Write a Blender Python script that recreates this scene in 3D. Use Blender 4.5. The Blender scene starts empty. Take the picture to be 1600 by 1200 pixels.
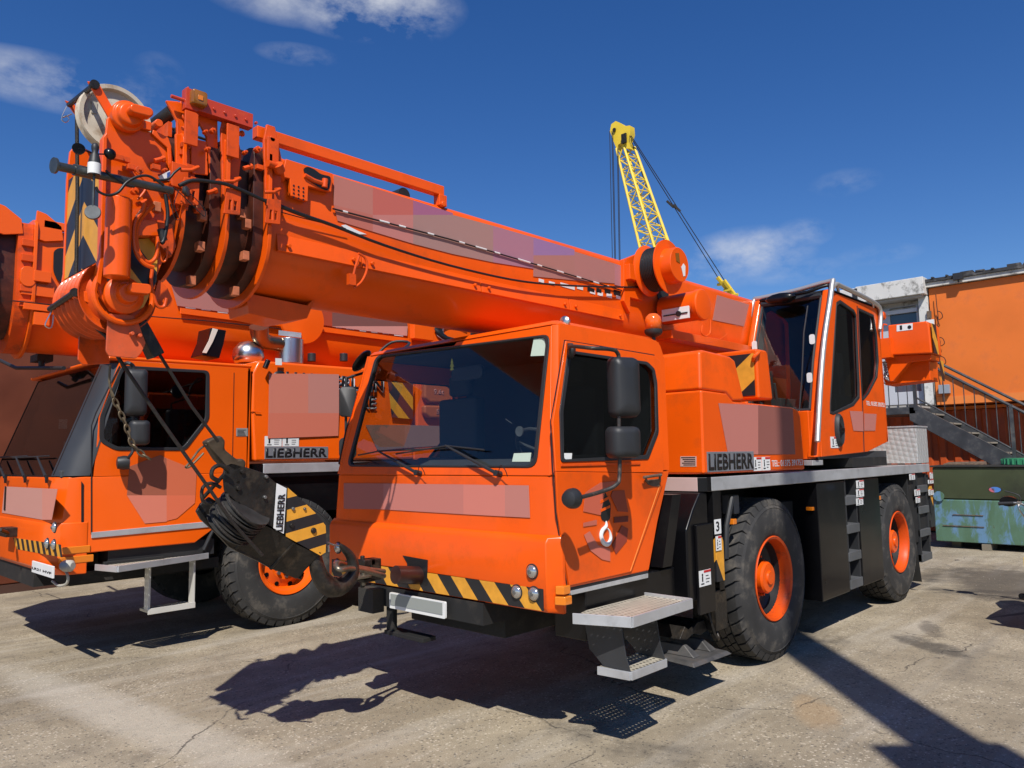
import bpy, bmesh, math, random
from mathutils import Vector, Matrix
random.seed(7)
R = math.radians
SC = bpy.context.scene
COL = SC.collection

# ---------------------------------------------------------------- camera
CP = Vector((-3.4688, -4.1675, 1.7731)); YAW, PITCH, ROLL, F = .7571, .096, -.017, 1183.05
_f = Vector((math.cos(YAW)*math.cos(PITCH), math.sin(YAW)*math.cos(PITCH), math.sin(PITCH)))
_r0 = Vector((math.sin(YAW), -math.cos(YAW), 0)); _u0 = _r0.cross(_f)
_r = math.cos(ROLL)*_r0 + math.sin(ROLL)*_u0
_u = -math.sin(ROLL)*_r0 + math.cos(ROLL)*_u0
cam = bpy.data.cameras.new('camera'); cam.sensor_width = 36; cam.lens = F*36/1600; cam.clip_end = 2000; cam.clip_start = .05
camo = bpy.data.objects.new('camera', cam); COL.objects.link(camo); SC.camera = camo
m = Matrix((_r, _u, -_f)).transposed().to_4x4(); m.translation = CP; camo.matrix_world = m

# ---------------------------------------------------------------- light
SUN_AZ, SUN_EL = R(43), R(50)          # the light travels towards +X +Y, down
sd = bpy.data.lights.new('sun', 'SUN'); sd.energy = 5; sd.angle = R(.5); sd.color = (1, .955, .89)
so = bpy.data.objects.new('sun', sd); COL.objects.link(so)
SUNV = Vector((math.cos(SUN_AZ)*math.cos(SUN_EL), math.sin(SUN_AZ)*math.cos(SUN_EL), -math.sin(SUN_EL)))
so.rotation_euler = SUNV.to_track_quat('-Z', 'Y').to_euler(); so.location = (-20, -20, 30)
SC.view_settings.view_transform = 'Standard'; SC.view_settings.look = 'None'
SC.cycles.diffuse_bounces = 1; SC.cycles.glossy_bounces = 4; SC.cycles.transparent_max_bounces = 16
SC.view_settings.exposure = 0; SC.view_settings.gamma = 1

def ray(u, v):
    return (_f + _r*((u-800)/F) + _u*((600-v)/F)).normalized()

w = bpy.data.worlds.new('World'); SC.world = w; w.use_nodes = True
wn = w.node_tree.nodes; wl = w.node_tree.links; wn.clear()
def wnode(t, **k):
    n = wn.new(t)
    for a, b in k.items(): setattr(n, a, b)
    return n
sky = wnode('ShaderNodeTexSky', sky_type='NISHITA', sun_disc=False, sun_elevation=SUN_EL,
            sun_rotation=math.atan2(-SUNV.x, -SUNV.y), altitude=60, air_density=1.0, dust_density=.05, ozone_density=4.5)
tc = wnode('ShaderNodeTexCoord')
noise = wnode('ShaderNodeTexNoise'); noise.inputs['Scale'].default_value = 7.0; noise.inputs['Detail'].default_value = 9; noise.inputs['Roughness'].default_value = .62
mp = wnode('ShaderNodeMapping'); mp.inputs['Scale'].default_value = (1, 1, 1.8)
wl.new(tc.outputs['Generated'], mp.inputs['Vector']); wl.new(mp.outputs['Vector'], noise.inputs['Vector'])
def wmath(op, a, b=None, clamp=False):
    n = wnode('ShaderNodeMath', operation=op, use_clamp=clamp)
    for i, x in enumerate((a, b)):
        if x is None: continue
        if isinstance(x, (int, float)): n.inputs[i].default_value = x
        else: wl.new(x, n.inputs[i])
    return n.outputs[0]
acc = None
for (cu, cv, a, b, dens) in ((575, 5, 140, 52, 1.4), (450, -12, 120, 44, .8), (640, 30, 70, 34, .7), (85, 130, 150, 38, .8), (248, 112, 34, 26, .25), (1168, 396, 100, 42, 1.0), (1090, 430, 110, 30, .55), (1240, 425, 90, 20, .4), (1253, 365, 46, 24, .62), (1320, 285, 50, 20, .32), (1372, 398, 60, 16, .3), (465, 85, 60, 16, .5),
                             (-900, 300, 500, 120, 1), (-2600, 200, 900, 260, 1), (3300, 150, 800, 200, 1)):
    if abs(cu) > 1700: d = ray(800, 500); d = Matrix.Rotation(R(150 if cu > 0 else -140), 3, 'Z') @ d; a, b = 420, 120
    else: d = ray(cu, cv)
    rr = d.cross(Vector((0, 0, 1))).normalized(); uu = rr.cross(d)
    def dot(vec):
        n = wnode('ShaderNodeVectorMath', operation='DOT_PRODUCT'); wl.new(tc.outputs['Generated'], n.inputs[0]); n.inputs[1].default_value = vec; return n.outputs['Value']
    x = wmath('MULTIPLY', dot(rr), F/a); y = wmath('MULTIPLY', dot(uu), F/b)
    q = wmath('ADD', wmath('MULTIPLY', x, x), wmath('MULTIPLY', y, y))
    q = wmath('SUBTRACT', 1, q, True)
    q = wmath('MULTIPLY', q, wmath('GREATER_THAN', dot(d), .2))
    q = wmath('MULTIPLY', q, dens*1.5)
    acc = q if acc is None else wmath('MAXIMUM', acc, q)
nz = wmath('SUBTRACT', noise.outputs['Fac'], .43); nz = wmath('MULTIPLY', nz, 3.3, True)
fac = wmath('MULTIPLY', wmath('MULTIPLY', acc, nz), .62, True)
mix = wnode('ShaderNodeMix', data_type='RGBA'); wl.new(fac, mix.inputs['Factor'])
hs = wnode('ShaderNodeHueSaturation'); hs.inputs['Saturation'].default_value = 1.27; hs.inputs['Value'].default_value = 1.52; hs.inputs['Hue'].default_value = .512; wl.new(sky.outputs[0], hs.inputs['Color'])
wl.new(hs.outputs[0], mix.inputs['A']); mix.inputs['B'].default_value = (10.5, 10.8, 11.4, 1)
bg = wnode('ShaderNodeBackground'); bg.inputs['Strength'].default_value = .07
out = wnode('ShaderNodeOutputWorld'); wl.new(mix.outputs['Result'], bg.inputs['Color']); wl.new(bg.outputs[0], out.inputs['Surface'])

# ---------------------------------------------------------------- materials
def mat(name, col, rough=.5, metal=0, coat=0, var=.0, vscale=3, bump=0, bscale=60, emit=None, spec=.5, dirt=None, dscale=2.5, damt=.5):
    m = bpy.data.materials.new(name); m.use_nodes = True; n = m.node_tree.nodes; l = m.node_tree.links
    p = n['Principled BSDF']; p.inputs['Base Color'].default_value = (*col, 1); p.inputs['Roughness'].default_value = rough
    p.inputs['Metallic'].default_value = metal; p.inputs['Coat Weight'].default_value = coat; p.inputs['Coat Roughness'].default_value = .08
    p.inputs['Specular IOR Level'].default_value = spec
    g = n.new('ShaderNodeNewGeometry')
    src = None
    if var or dirt:
        t = n.new('ShaderNodeTexNoise'); t.inputs['Scale'].default_value = vscale; t.inputs['Detail'].default_value = 6; l.new(g.outputs['Position'], t.inputs['Vector'])
        r = n.new('ShaderNodeMapRange'); r.inputs['From Min'].default_value = .3; r.inputs['From Max'].default_value = .7; r.inputs['To Min'].default_value = 1-var; r.inputs['To Max'].default_value = 1+var
        l.new(t.outputs['Fac'], r.inputs['Value'])
        v = n.new('ShaderNodeVectorMath'); v.operation = 'SCALE'; v.inputs[0].default_value = col; l.new(r.outputs[0], v.inputs['Scale']); src = v.outputs[0]
        rr = n.new('ShaderNodeMapRange'); rr.inputs['To Min'].default_value = rough*.75; rr.inputs['To Max'].default_value = min(1, rough*1.3); l.new(t.outputs['Fac'], rr.inputs['Value']); l.new(rr.outputs[0], p.inputs['Roughness'])
        if dirt:
            t2 = n.new('ShaderNodeTexNoise'); t2.inputs['Scale'].default_value = dscale; t2.inputs['Detail'].default_value = 10; t2.inputs['Roughness'].default_value = .68; l.new(g.outputs['Position'], t2.inputs['Vector'])
            r2 = n.new('ShaderNodeMapRange'); r2.inputs['From Min'].default_value = .52; r2.inputs['From Max'].default_value = .68; r2.inputs['To Max'].default_value = damt; l.new(t2.outputs['Fac'], r2.inputs['Value'])
            mx = n.new('ShaderNodeMix'); mx.data_type = 'RGBA'; l.new(r2.outputs[0], mx.inputs['Factor']); l.new(src, mx.inputs['A']); mx.inputs['B'].default_value = (*dirt, 1); src = mx.outputs['Result']
        l.new(src, p.inputs['Base Color'])
    if bump:
        t = n.new('ShaderNodeTexNoise'); t.inputs['Scale'].default_value = bscale; t.inputs['Detail'].default_value = 4; l.new(g.outputs['Position'], t.inputs['Vector'])
        b = n.new('ShaderNodeBump'); b.inputs['Strength'].default_value = bump; b.inputs['Distance'].default_value = .01; l.new(t.outputs['Fac'], b.inputs['Height']); l.new(b.outputs[0], p.inputs['Normal'])
    if emit: p.inputs['Emission Color'].default_value = (*emit[:3], 1); p.inputs['Emission Strength'].default_value = emit[3]
    return m
ORANGE = mat('orange_paint', (.88, .102, .0025), .33, 0, .15, spec=.35, var=.07, vscale=1.7, bump=.03, bscale=5, dirt=(.50, .075, .012), dscale=3, damt=.4)
ORANGE_B = mat('orange_paint_fresh', (.90, .115, .003), .33, 0, .2, spec=.35, var=.05, vscale=1.5, bump=.02, bscale=5)
ORANGE_WORN = mat('orange_paint_greasy', (.74, .080, .004), .45, 0, .1, spec=.35, var=.10, vscale=6, bump=.08, bscale=30, dirt=(.12, .04, .02), dscale=9, damt=.55)
BLACK = mat('black_gloss_paint', (.004, .004, .005), .30, 0, .12, spec=.3, var=.15, dirt=(.018, .017, .016), dscale=3, damt=.3)
BLACKM = mat('black_plastic', (.022, .023, .025), .5, 0, 0, var=.1, bump=.05, bscale=200)
DARK = mat('dark_underbody', (.012, .012, .012), .75, dirt=(.06, .05, .04), dscale=5)
GREASE = mat('greasy_black_steel', (.022, .019, .016), .42, .3, 0, var=.4, vscale=14, bump=.35, bscale=45, dirt=(.11, .08, .05), dscale=12, damt=.5)
STEEL = mat('grey_steel', (.30, .30, .29), .38, .85, 0, var=.2, vscale=10, dirt=(.2, .15, .1), dscale=10, damt=.4)
RUST = mat('rusty_steel', (.16, .11, .075), .7, .3, 0, var=.4, vscale=20, bump=.3, bscale=80)
ALU = mat('aluminium', (.62, .63, .64), .42, .55, 0, var=.08, vscale=6, dirt=(.32, .32, .32), dscale=5, damt=.4)
ALUPINK = mat('aluminium_pink', (.72, .50, .46), .45, .2, 0, var=.05)
CHROME = mat('stainless_steel', (.66, .64, .60), .28, 1, 0)
TUBE = mat('brushed_tube', (.62, .60, .56), .42, .7, 0)
WHITE = mat('white_sticker', (.78, .78, .76), .45, var=.04)
RED = mat('red_sticker', (.55, .02, .02), .45)
INK = mat('black_ink', (.012, .012, .013), .45)
GREYP = mat('grey_plate', (.21, .22, .24), .45, .2, 0, var=.05)
RUBBER = mat('tyre_rubber', (.034, .033, .032), .82, var=.25, vscale=5, bump=.12, bscale=90, dirt=(.17, .145, .115), dscale=5, damt=.6)
ROPE = mat('steel_rope', (.035, .030, .026), .55, .4, 0, var=.3, vscale=60, bump=.5, bscale=250)
CABLE = mat('black_cable', (.012, .012, .012), .45)
AMBER = mat('amber_lens', (.75, .20, .01), .12, 0, .6, emit=(.9, .2, .01, .05))
LENS = mat('clear_lens', (.55, .55, .53), .12, .75, .5)
YEL = mat('yellow_paint', (.78, .50, .04), .4, 0, .15, var=.06, vscale=3)
NYLON = mat('cream_nylon', (.62, .54, .42), .5, var=.08, vscale=8, dirt=(.30, .18, .09), dscale=11, damt=.75)
YELCR = mat('crane_yellow', (.80, .56, .04), .45, var=.08, vscale=1)
INTER = mat('cab_interior', (.05, .052, .055), .7, var=.1)
SEATM = mat('seat_fabric', (.045, .048, .055), .9)
PINK = mat('faded_pink_panel', (.52, .20, .16), .6)
def stripes(name, a, b, ky, kz, kx=0, scale=1., chevron=None):
    m = mat(name, a, .45); n = m.node_tree.nodes; l = m.node_tree.links; p = n['Principled BSDF']
    g = n.new('ShaderNodeNewGeometry'); s = n.new('ShaderNodeSeparateXYZ'); l.new(g.outputs['Position'], s.inputs[0])
    def M(op, x, y):
        q = n.new('ShaderNodeMath'); q.operation = op
        for i, t in enumerate((x, y)):
            if isinstance(t, (int, float)): q.inputs[i].default_value = t
            elif t is not None: l.new(t, q.inputs[i])
        return q.outputs[0]
    yy = s.outputs['Y']
    if chevron is not None: yy = M('ABSOLUTE', M('SUBTRACT', yy, chevron), None)
    t = M('ADD', M('ADD', M('MULTIPLY', yy, ky), M('MULTIPLY', s.outputs['Z'], kz)), M('MULTIPLY', s.outputs['X'], kx))
    fr = M('FRACT', M('MULTIPLY', t, scale), None); gt = M('GREATER_THAN', fr, .5)
    nz = n.new('ShaderNodeTexNoise'); nz.inputs['Scale'].default_value = 14; nz.inputs['Detail'].default_value = 8; l.new(g.outputs['Position'], nz.inputs['Vector'])
    mr = n.new('ShaderNodeMapRange'); mr.inputs['From Min'].default_value = .2; mr.inputs['From Max'].default_value = .75; mr.inputs['To Min'].default_value = 1.12; mr.inputs['To Max'].default_value = .8; l.new(nz.outputs['Fac'], mr.inputs['Value'])
    mx = n.new('ShaderNodeMix'); mx.data_type = 'RGBA'; l.new(gt, mx.inputs['Factor']); mx.inputs['A'].default_value = (*a, 1); mx.inputs['B'].default_value = (*b, 1)
    v = n.new('ShaderNodeVectorMath'); v.operation = 'SCALE'; l.new(mx.outputs['Result'], v.inputs[0]); l.new(mr.outputs[0], v.inputs['Scale']); l.new(v.outputs[0], p.inputs['Base Color'])
    return m
YB, KB = (.80, .36, .035), (.018, .018, .02)
STR_FRONT = stripes('hazard_stripes_front', YB, KB, 1, -.95, scale=3.65)
STR_HEAD = stripes('hazard_chevrons_head', YB, (.02, .022, .03), -.85, -1, scale=2.9, chevron=-.02)
STR_SIDE = stripes('hazard_stripes_side', YB, KB, 1, .8, kx=1, scale=2.6)
STR_BLOCK = stripes('hazard_stripes_block', YB, KB, 0, 1, kx=-.18, scale=7.4)
def glass(name, tint=(.5, .56, .55), refl=1.0):
    m = bpy.data.materials.new(name); m.use_nodes = True; n = m.node_tree.nodes; l = m.node_tree.links; n.clear()
    t = n.new('ShaderNodeBsdfTransparent'); t.inputs[0].default_value = (*[c**.5 for c in tint], 1)   # two faces per pane
    g = n.new('ShaderNodeBsdfGlossy'); g.inputs['Roughness'].default_value = .015; g.inputs['Color'].default_value = (refl, refl, refl, 1)
    fr = n.new('ShaderNodeFresnel'); fr.inputs['IOR'].default_value = 1.55
    geo = n.new('ShaderNodeNewGeometry')
    mr = n.new('ShaderNodeMath'); mr.operation = 'MULTIPLY'; mr.inputs[1].default_value = 1.05; mr.use_clamp = True
    l.new(fr.outputs[0], mr.inputs[0])
    inv = n.new('ShaderNodeMath'); inv.operation = 'SUBTRACT'; inv.inputs[0].default_value = 1; l.new(geo.outputs['Backfacing'], inv.inputs[1])
    m2 = n.new('ShaderNodeMath'); m2.operation = 'MULTIPLY'; l.new(mr.outputs[0], m2.inputs[0]); l.new(inv.outputs[0], m2.inputs[1]); mr = m2
    mx = n.new('ShaderNodeMixShader'); l.new(mr.outputs[0], mx.inputs[0]); l.new(t.outputs[0], mx.inputs[1]); l.new(g.outputs[0], mx.inputs[2])
    o = n.new('ShaderNodeOutputMaterial'); l.new(mx.outputs[0], o.inputs[0]); return m
GLASS = glass('tinted_glass', (.72, .76, .75)); GLASSD = glass('dark_tinted_glass', (.24, .26, .26)); GLASSB = glass('bronze_glass', (.40, .27, .15))
def chequer(name, col, scale, metal=.8, rough=.35, holes=False):
    m = mat(name, col, rough, metal); n = m.node_tree.nodes; l = m.node_tree.links; p = n['Principled BSDF']
    g = n.new('ShaderNodeNewGeometry'); v = n.new('ShaderNodeTexVoronoi'); v.inputs['Scale'].default_value = scale; v.inputs['Randomness'].default_value = 0
    mp = n.new('ShaderNodeMapping'); mp.inputs['Rotation'].default_value = (R(45), R(45), R(45)); l.new(g.outputs['Position'], mp.inputs['Vector']); l.new(mp.outputs[0], v.inputs['Vector'])
    b = n.new('ShaderNodeBump'); b.inputs['Strength'].default_value = .8; b.inputs['Distance'].default_value = .012; b.invert = True
    l.new(v.outputs['Distance'], b.inputs['Height']); l.new(b.outputs[0], p.inputs['Normal'])
    return m
CHEQ = chequer('chequer_plate', (.62, .62, .60), 18, .45, .45)
def tread_mat():
    m = mat('step_tread_metal', (.58, .53, .42), .5, .3, var=.1, vscale=20); n = m.node_tree.nodes; l = m.node_tree.links; p = n['Principled BSDF']
    g = n.new('ShaderNodeNewGeometry'); mp = n.new('ShaderNodeMapping'); mp.inputs['Scale'].default_value = (28, 22, 0); l.new(g.outputs['Position'], mp.inputs['Vector'])
    v = n.new('ShaderNodeTexVoronoi'); v.inputs['Scale'].default_value = 1; v.inputs['Randomness'].default_value = 0; l.new(mp.outputs[0], v.inputs['Vector'])
    lt = n.new('ShaderNodeMath'); lt.operation = 'GREATER_THAN'; lt.inputs[1].default_value = .22; l.new(v.outputs['Distance'], lt.inputs[0]); l.new(lt.outputs[0], p.inputs['Alpha'])
    return m
TREAD = tread_mat()

# ---------------------------------------------------------------- mesh helpers
class MB:
    def __init__(s): s.bm = bmesh.new()
    def poly(s, pts, vec=None):
        vs = [s.bm.verts.new(p) for p in pts]
        f = s.bm.faces.new(vs)
        if vec is not None:
            r = bmesh.ops.extrude_face_region(s.bm, geom=[f])
            bmesh.ops.translate(s.bm, vec=Vector(vec), verts=[g for g in r['geom'] if isinstance(g, bmesh.types.BMVert)])
        return s
    def holed(s, outer, holes, vec):
        b = bmesh.new(); es = []
        for lp in [outer]+list(holes):
            vs = [b.verts.new(p) for p in lp]
            es += [b.edges.new((vs[i], vs[(i+1) % len(vs)])) for i in range(len(vs))]
        bmesh.ops.triangle_fill(b, edges=es, use_beauty=True)
        r = bmesh.ops.extrude_face_region(b, geom=b.faces[:])
        bmesh.ops.translate(b, vec=Vector(vec), verts=[g for g in r['geom'] if isinstance(g, bmesh.types.BMVert)])
        me = bpy.data.meshes.new('tmp'); b.to_mesh(me); b.free(); s.bm.from_mesh(me); bpy.data.meshes.remove(me); return s
    def box(s, lo, hi, mtx=None):
        x0, y0, z0 = lo; x1, y1, z1 = hi
        vs = [Vector(p) for p in ((x0, y0, z0), (x1, y0, z0), (x1, y1, z0), (x0, y1, z0), (x0, y0, z1), (x1, y0, z1), (x1, y1, z1), (x0, y1, z1))]
        if mtx: vs = [mtx @ v for v in vs]
        vs = [s.bm.verts.new(v) for v in vs]
        for q in ((3, 2, 1, 0), (4, 5, 6, 7), (0, 1, 5, 4), (1, 2, 6, 5), (2, 3, 7, 6), (3, 0, 4, 7)): s.bm.faces.new([vs[i] for i in q])
        return s
    def split(s, name, m, parent=None, **k):
        # every loose piece becomes a part of its own
        left = set(s.bm.verts); outs = []
        while left:
            st = [left.pop()]; isl = set(st)
            while st:
                for e in st.pop().link_edges:
                    for q in e.verts:
                        if q not in isl: isl.add(q); left.discard(q); st.append(q)
            b = MB(); mp = {q: b.bm.verts.new(q.co) for q in isl}
            for f in {f for q in isl for f in q.link_faces}: b.bm.faces.new([mp[q] for q in f.verts])
            outs.append(b.build(name, m, parent, **k))
        s.bm.free(); return outs
    def loft(s, rings, cap=True, close=True):
        rv = [[s.bm.verts.new(p) for p in r] for r in rings]
        n = len(rv[0])
        for a, b in zip(rv, rv[1:]):
            for i in range(n if close else n-1):
                j = (i+1) % n; s.bm.faces.new((a[i], a[j], b[j], b[i]))
        if cap: s.bm.faces.new(rv[0][::-1]); s.bm.faces.new(rv[-1])
        return s
    def cyl(s, p0, p1, r0, r1=None, n=24):
        return s.lathe([(r0, 0), (r0 if r1 is None else r1, 1)], p0, p1, n, True)
    def lathe(s, prof, p0, p1, n=32, unit=False, cap=True):
        """profile (radius, t): t along p0->p1, in metres unless unit"""
        p0 = Vector(p0); p1 = Vector(p1); ax = p1-p0; L = ax.length; ax = ax/L
        a = ax.orthogonal().normalized(); b = ax.cross(a)
        rings = []
        for r, t in prof:
            c = p0+ax*(t*L if unit else t)
            rings.append([c+(a*math.cos(2*math.pi*k/n)+b*math.sin(2*math.pi*k/n))*max(r, .0004) for k in range(n)])
        return s.loft(rings, cap=cap)
    def tube(s, pts, r, n=8, close=False, smooth=0):
        pts = [Vector(p) for p in pts]
        if smooth: pts = spline(pts, smooth, close)
        rs = r if isinstance(r, (list, tuple)) else None
        rings = []; N = len(pts); up = None
        for i, p in enumerate(pts):
            d = (pts[(i+1) % N]-pts[i-1]) if close else (pts[min(i+1, N-1)]-pts[max(i-1, 0)])
            d.normalize()
            if up is None: up = d.orthogonal().normalized()
            up = (up-d*up.dot(d)).normalized(); b = d.cross(up)
            if rs:
                t = i/(N-1)*(len(rs)-1); k = min(int(t), len(rs)-2); q = rs[k]+(rs[k+1]-rs[k])*(t-k)
            else: q = r
            rings.append([p+(up*math.cos(2*math.pi*k/n)+b*math.sin(2*math.pi*k/n))*q for k in range(n)])
        if close: rings.append(rings[0]); return s.loft(rings, cap=False)
        return s.loft(rings)
    def build(s, name, m, parent=None, bevel=0, smooth=40, label=None, seg=2):
        bmesh.ops.remove_doubles(s.bm, verts=s.bm.verts[:], dist=1e-5)
        bmesh.ops.recalc_face_normals(s.bm, faces=s.bm.faces[:])
        lo = Vector((min(v.co.x for v in s.bm.verts), min(v.co.y for v in s.bm.verts), min(v.co.z for v in s.bm.verts)))
        hi = Vector((max(v.co.x for v in s.bm.verts), max(v.co.y for v in s.bm.verts), max(v.co.z for v in s.bm.verts)))
        c = (lo+hi)/2
        if parent is None: c.z = lo.z
        for v in s.bm.verts: v.co -= c
        me = bpy.data.meshes.new(name); s.bm.to_mesh(me); s.bm.free(); me.materials.append(m)
        o = bpy.data.objects.new(name, me); COL.objects.link(o)
        o['wc'] = list(c); o.location = c
        if parent: o.parent = parent; o.location = c-Vector(parent['wc'])
        if smooth:
            for f in me.polygons: f.use_smooth = True
            if smooth < 180: me.set_sharp_from_angle(angle=R(smooth))
        if bevel:
            b = o.modifiers.new('bevel', 'BEVEL'); b.width = bevel; b.segments = seg; b.limit_method = 'ANGLE'; b.angle_limit = R(35); b.harden_normals = True
        if label: o['label'] = label
        return o
def spline(P, k, close=False):
    out = []; N = len(P)
    rng = range(N) if close else range(N-1)
    for i in rng:
        a, b, c, d = (P[(i-1) % N], P[i], P[(i+1) % N], P[(i+2) % N]) if close else (P[max(i-1, 0)], P[i], P[i+1], P[min(i+2, N-1)])
        for j in range(k):
            t = j/k; out.append(.5*((2*b)+(c-a)*t+(2*a-5*b+4*c-d)*t*t+(-a+3*b-3*c+d)*t**3))
    if not close: out.append(P[-1])
    return out
def thing(name, label, cat, loc, group=None):
    o = bpy.data.objects.new(name, None); COL.objects.link(o); o.location = loc; o['wc'] = list(loc); o['label'] = label; o['category'] = cat
    if group: o['group'] = group
    o.empty_display_size = .3; return o
def tag(o, label, cat, group=None):
    o['label'] = label; o['category'] = cat
    if group: o['group'] = group
    return o
def struct(o): o['kind'] = 'structure'; return o
def part_group(name, parent, loc):
    return None
# a point of the photograph carried onto a real plane of the scene (survey helper)
def on(u, v, x=None, y=None, z=None, plane=None):
    d = ray(u, v)
    if plane: p0, nn = plane; t = (Vector(p0)-CP).dot(Vector(nn))/d.dot(Vector(nn))
    elif x is not None: t = (x-CP.x)/d.x
    elif y is not None: t = (y-CP.y)/d.y
    else: t = (z-CP.z)/d.z
    return CP+d*t
def ons(pts, **k): return [on(u, v, **k) for u, v in pts]
def rounded(c, hx, hy, r, ax, ay, n=5):
    """rounded rectangle in plane spanned by unit vectors ax, ay"""
    c = Vector(c); ax = Vector(ax); ay = Vector(ay); out = []
    for sx, sy, a0 in ((1, 1, 0), (-1, 1, 90), (-1, -1, 180), (1, -1, 270)):
        for k in range(n+1):
            a = R(a0+90*k/n); out.append(c+ax*(sx*(hx-r)+r*math.cos(a))+ay*(sy*(hy-r)+r*math.sin(a)))
    return out
def round_poly(pts, r, n=4):
    """round the corners of a planar polygon"""
    pts = [Vector(p) for p in pts]; out = []; N = len(pts)
    for i in range(N):
        p = pts[i]; a = pts[i-1]-p; b = pts[(i+1) % N]-p; q = min(r, a.length*.45, b.length*.45)
        A = p+a.normalized()*q; B = p+b.normalized()*q
        for k in range(n+1):
            t = k/n; out.append(A*(1-t)**2+p*2*t*(1-t)+B*t*t)
    return out
def shrink(pts, d):
    pts = [Vector(p) for p in pts]; c = sum(pts, Vector())/len(pts); return [p+(c-p).normalized()*d for p in pts]
def text(s, name, m, parent, origin, right, up, width, height, depth=.003, bold=0, shear=0, label=None):
    cu = bpy.data.curves.new('t', 'FONT'); cu.body = s; cu.offset = bold; cu.shear = shear; cu.space_character = 1+bold*1.6; cu.resolution_u = 3
    ob = bpy.data.objects.new('t', cu); me = bpy.data.meshes.new_from_object(ob); bpy.data.objects.remove(ob); bpy.data.curves.remove(cu)
    xs = [v.co.x for v in me.vertices]; ys = [v.co.y for v in me.vertices]; x0, x1, y0, y1 = min(xs), max(xs), min(ys), max(ys)
    b = MB(); b.bm.from_mesh(me); bpy.data.meshes.remove(me)
    right = Vector(right).normalized(); up = Vector(up).normalized(); nn = right.cross(up)
    for v in b.bm.verts: v.co = Vector(origin)+right*((v.co.x-x0)/(x1-x0)*width)+up*((v.co.y-y0)/(y1-y0)*height)
    r = bmesh.ops.extrude_face_region(b.bm, geom=b.bm.faces[:]); bmesh.ops.translate(b.bm, vec=nn*depth, verts=[g for g in r['geom'] if isinstance(g, bmesh.types.BMVert)])
    return b.build(name, m, parent, smooth=0, label=label)
def decal(name, quad, m, parent, n, th=.003, off=.0, label=None):
    n = Vector(n).normalized(); b = MB(); b.poly([Vector(p)+n*off for p in quad], n*th); return b.build(name, m, parent, smooth=0, label=label)
NS = Vector((0, -1, 0)); NF = Vector((-1, 0, 0)); UP = Vector((0, 0, 1)); XR = Vector((1, 0, 0))
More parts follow.
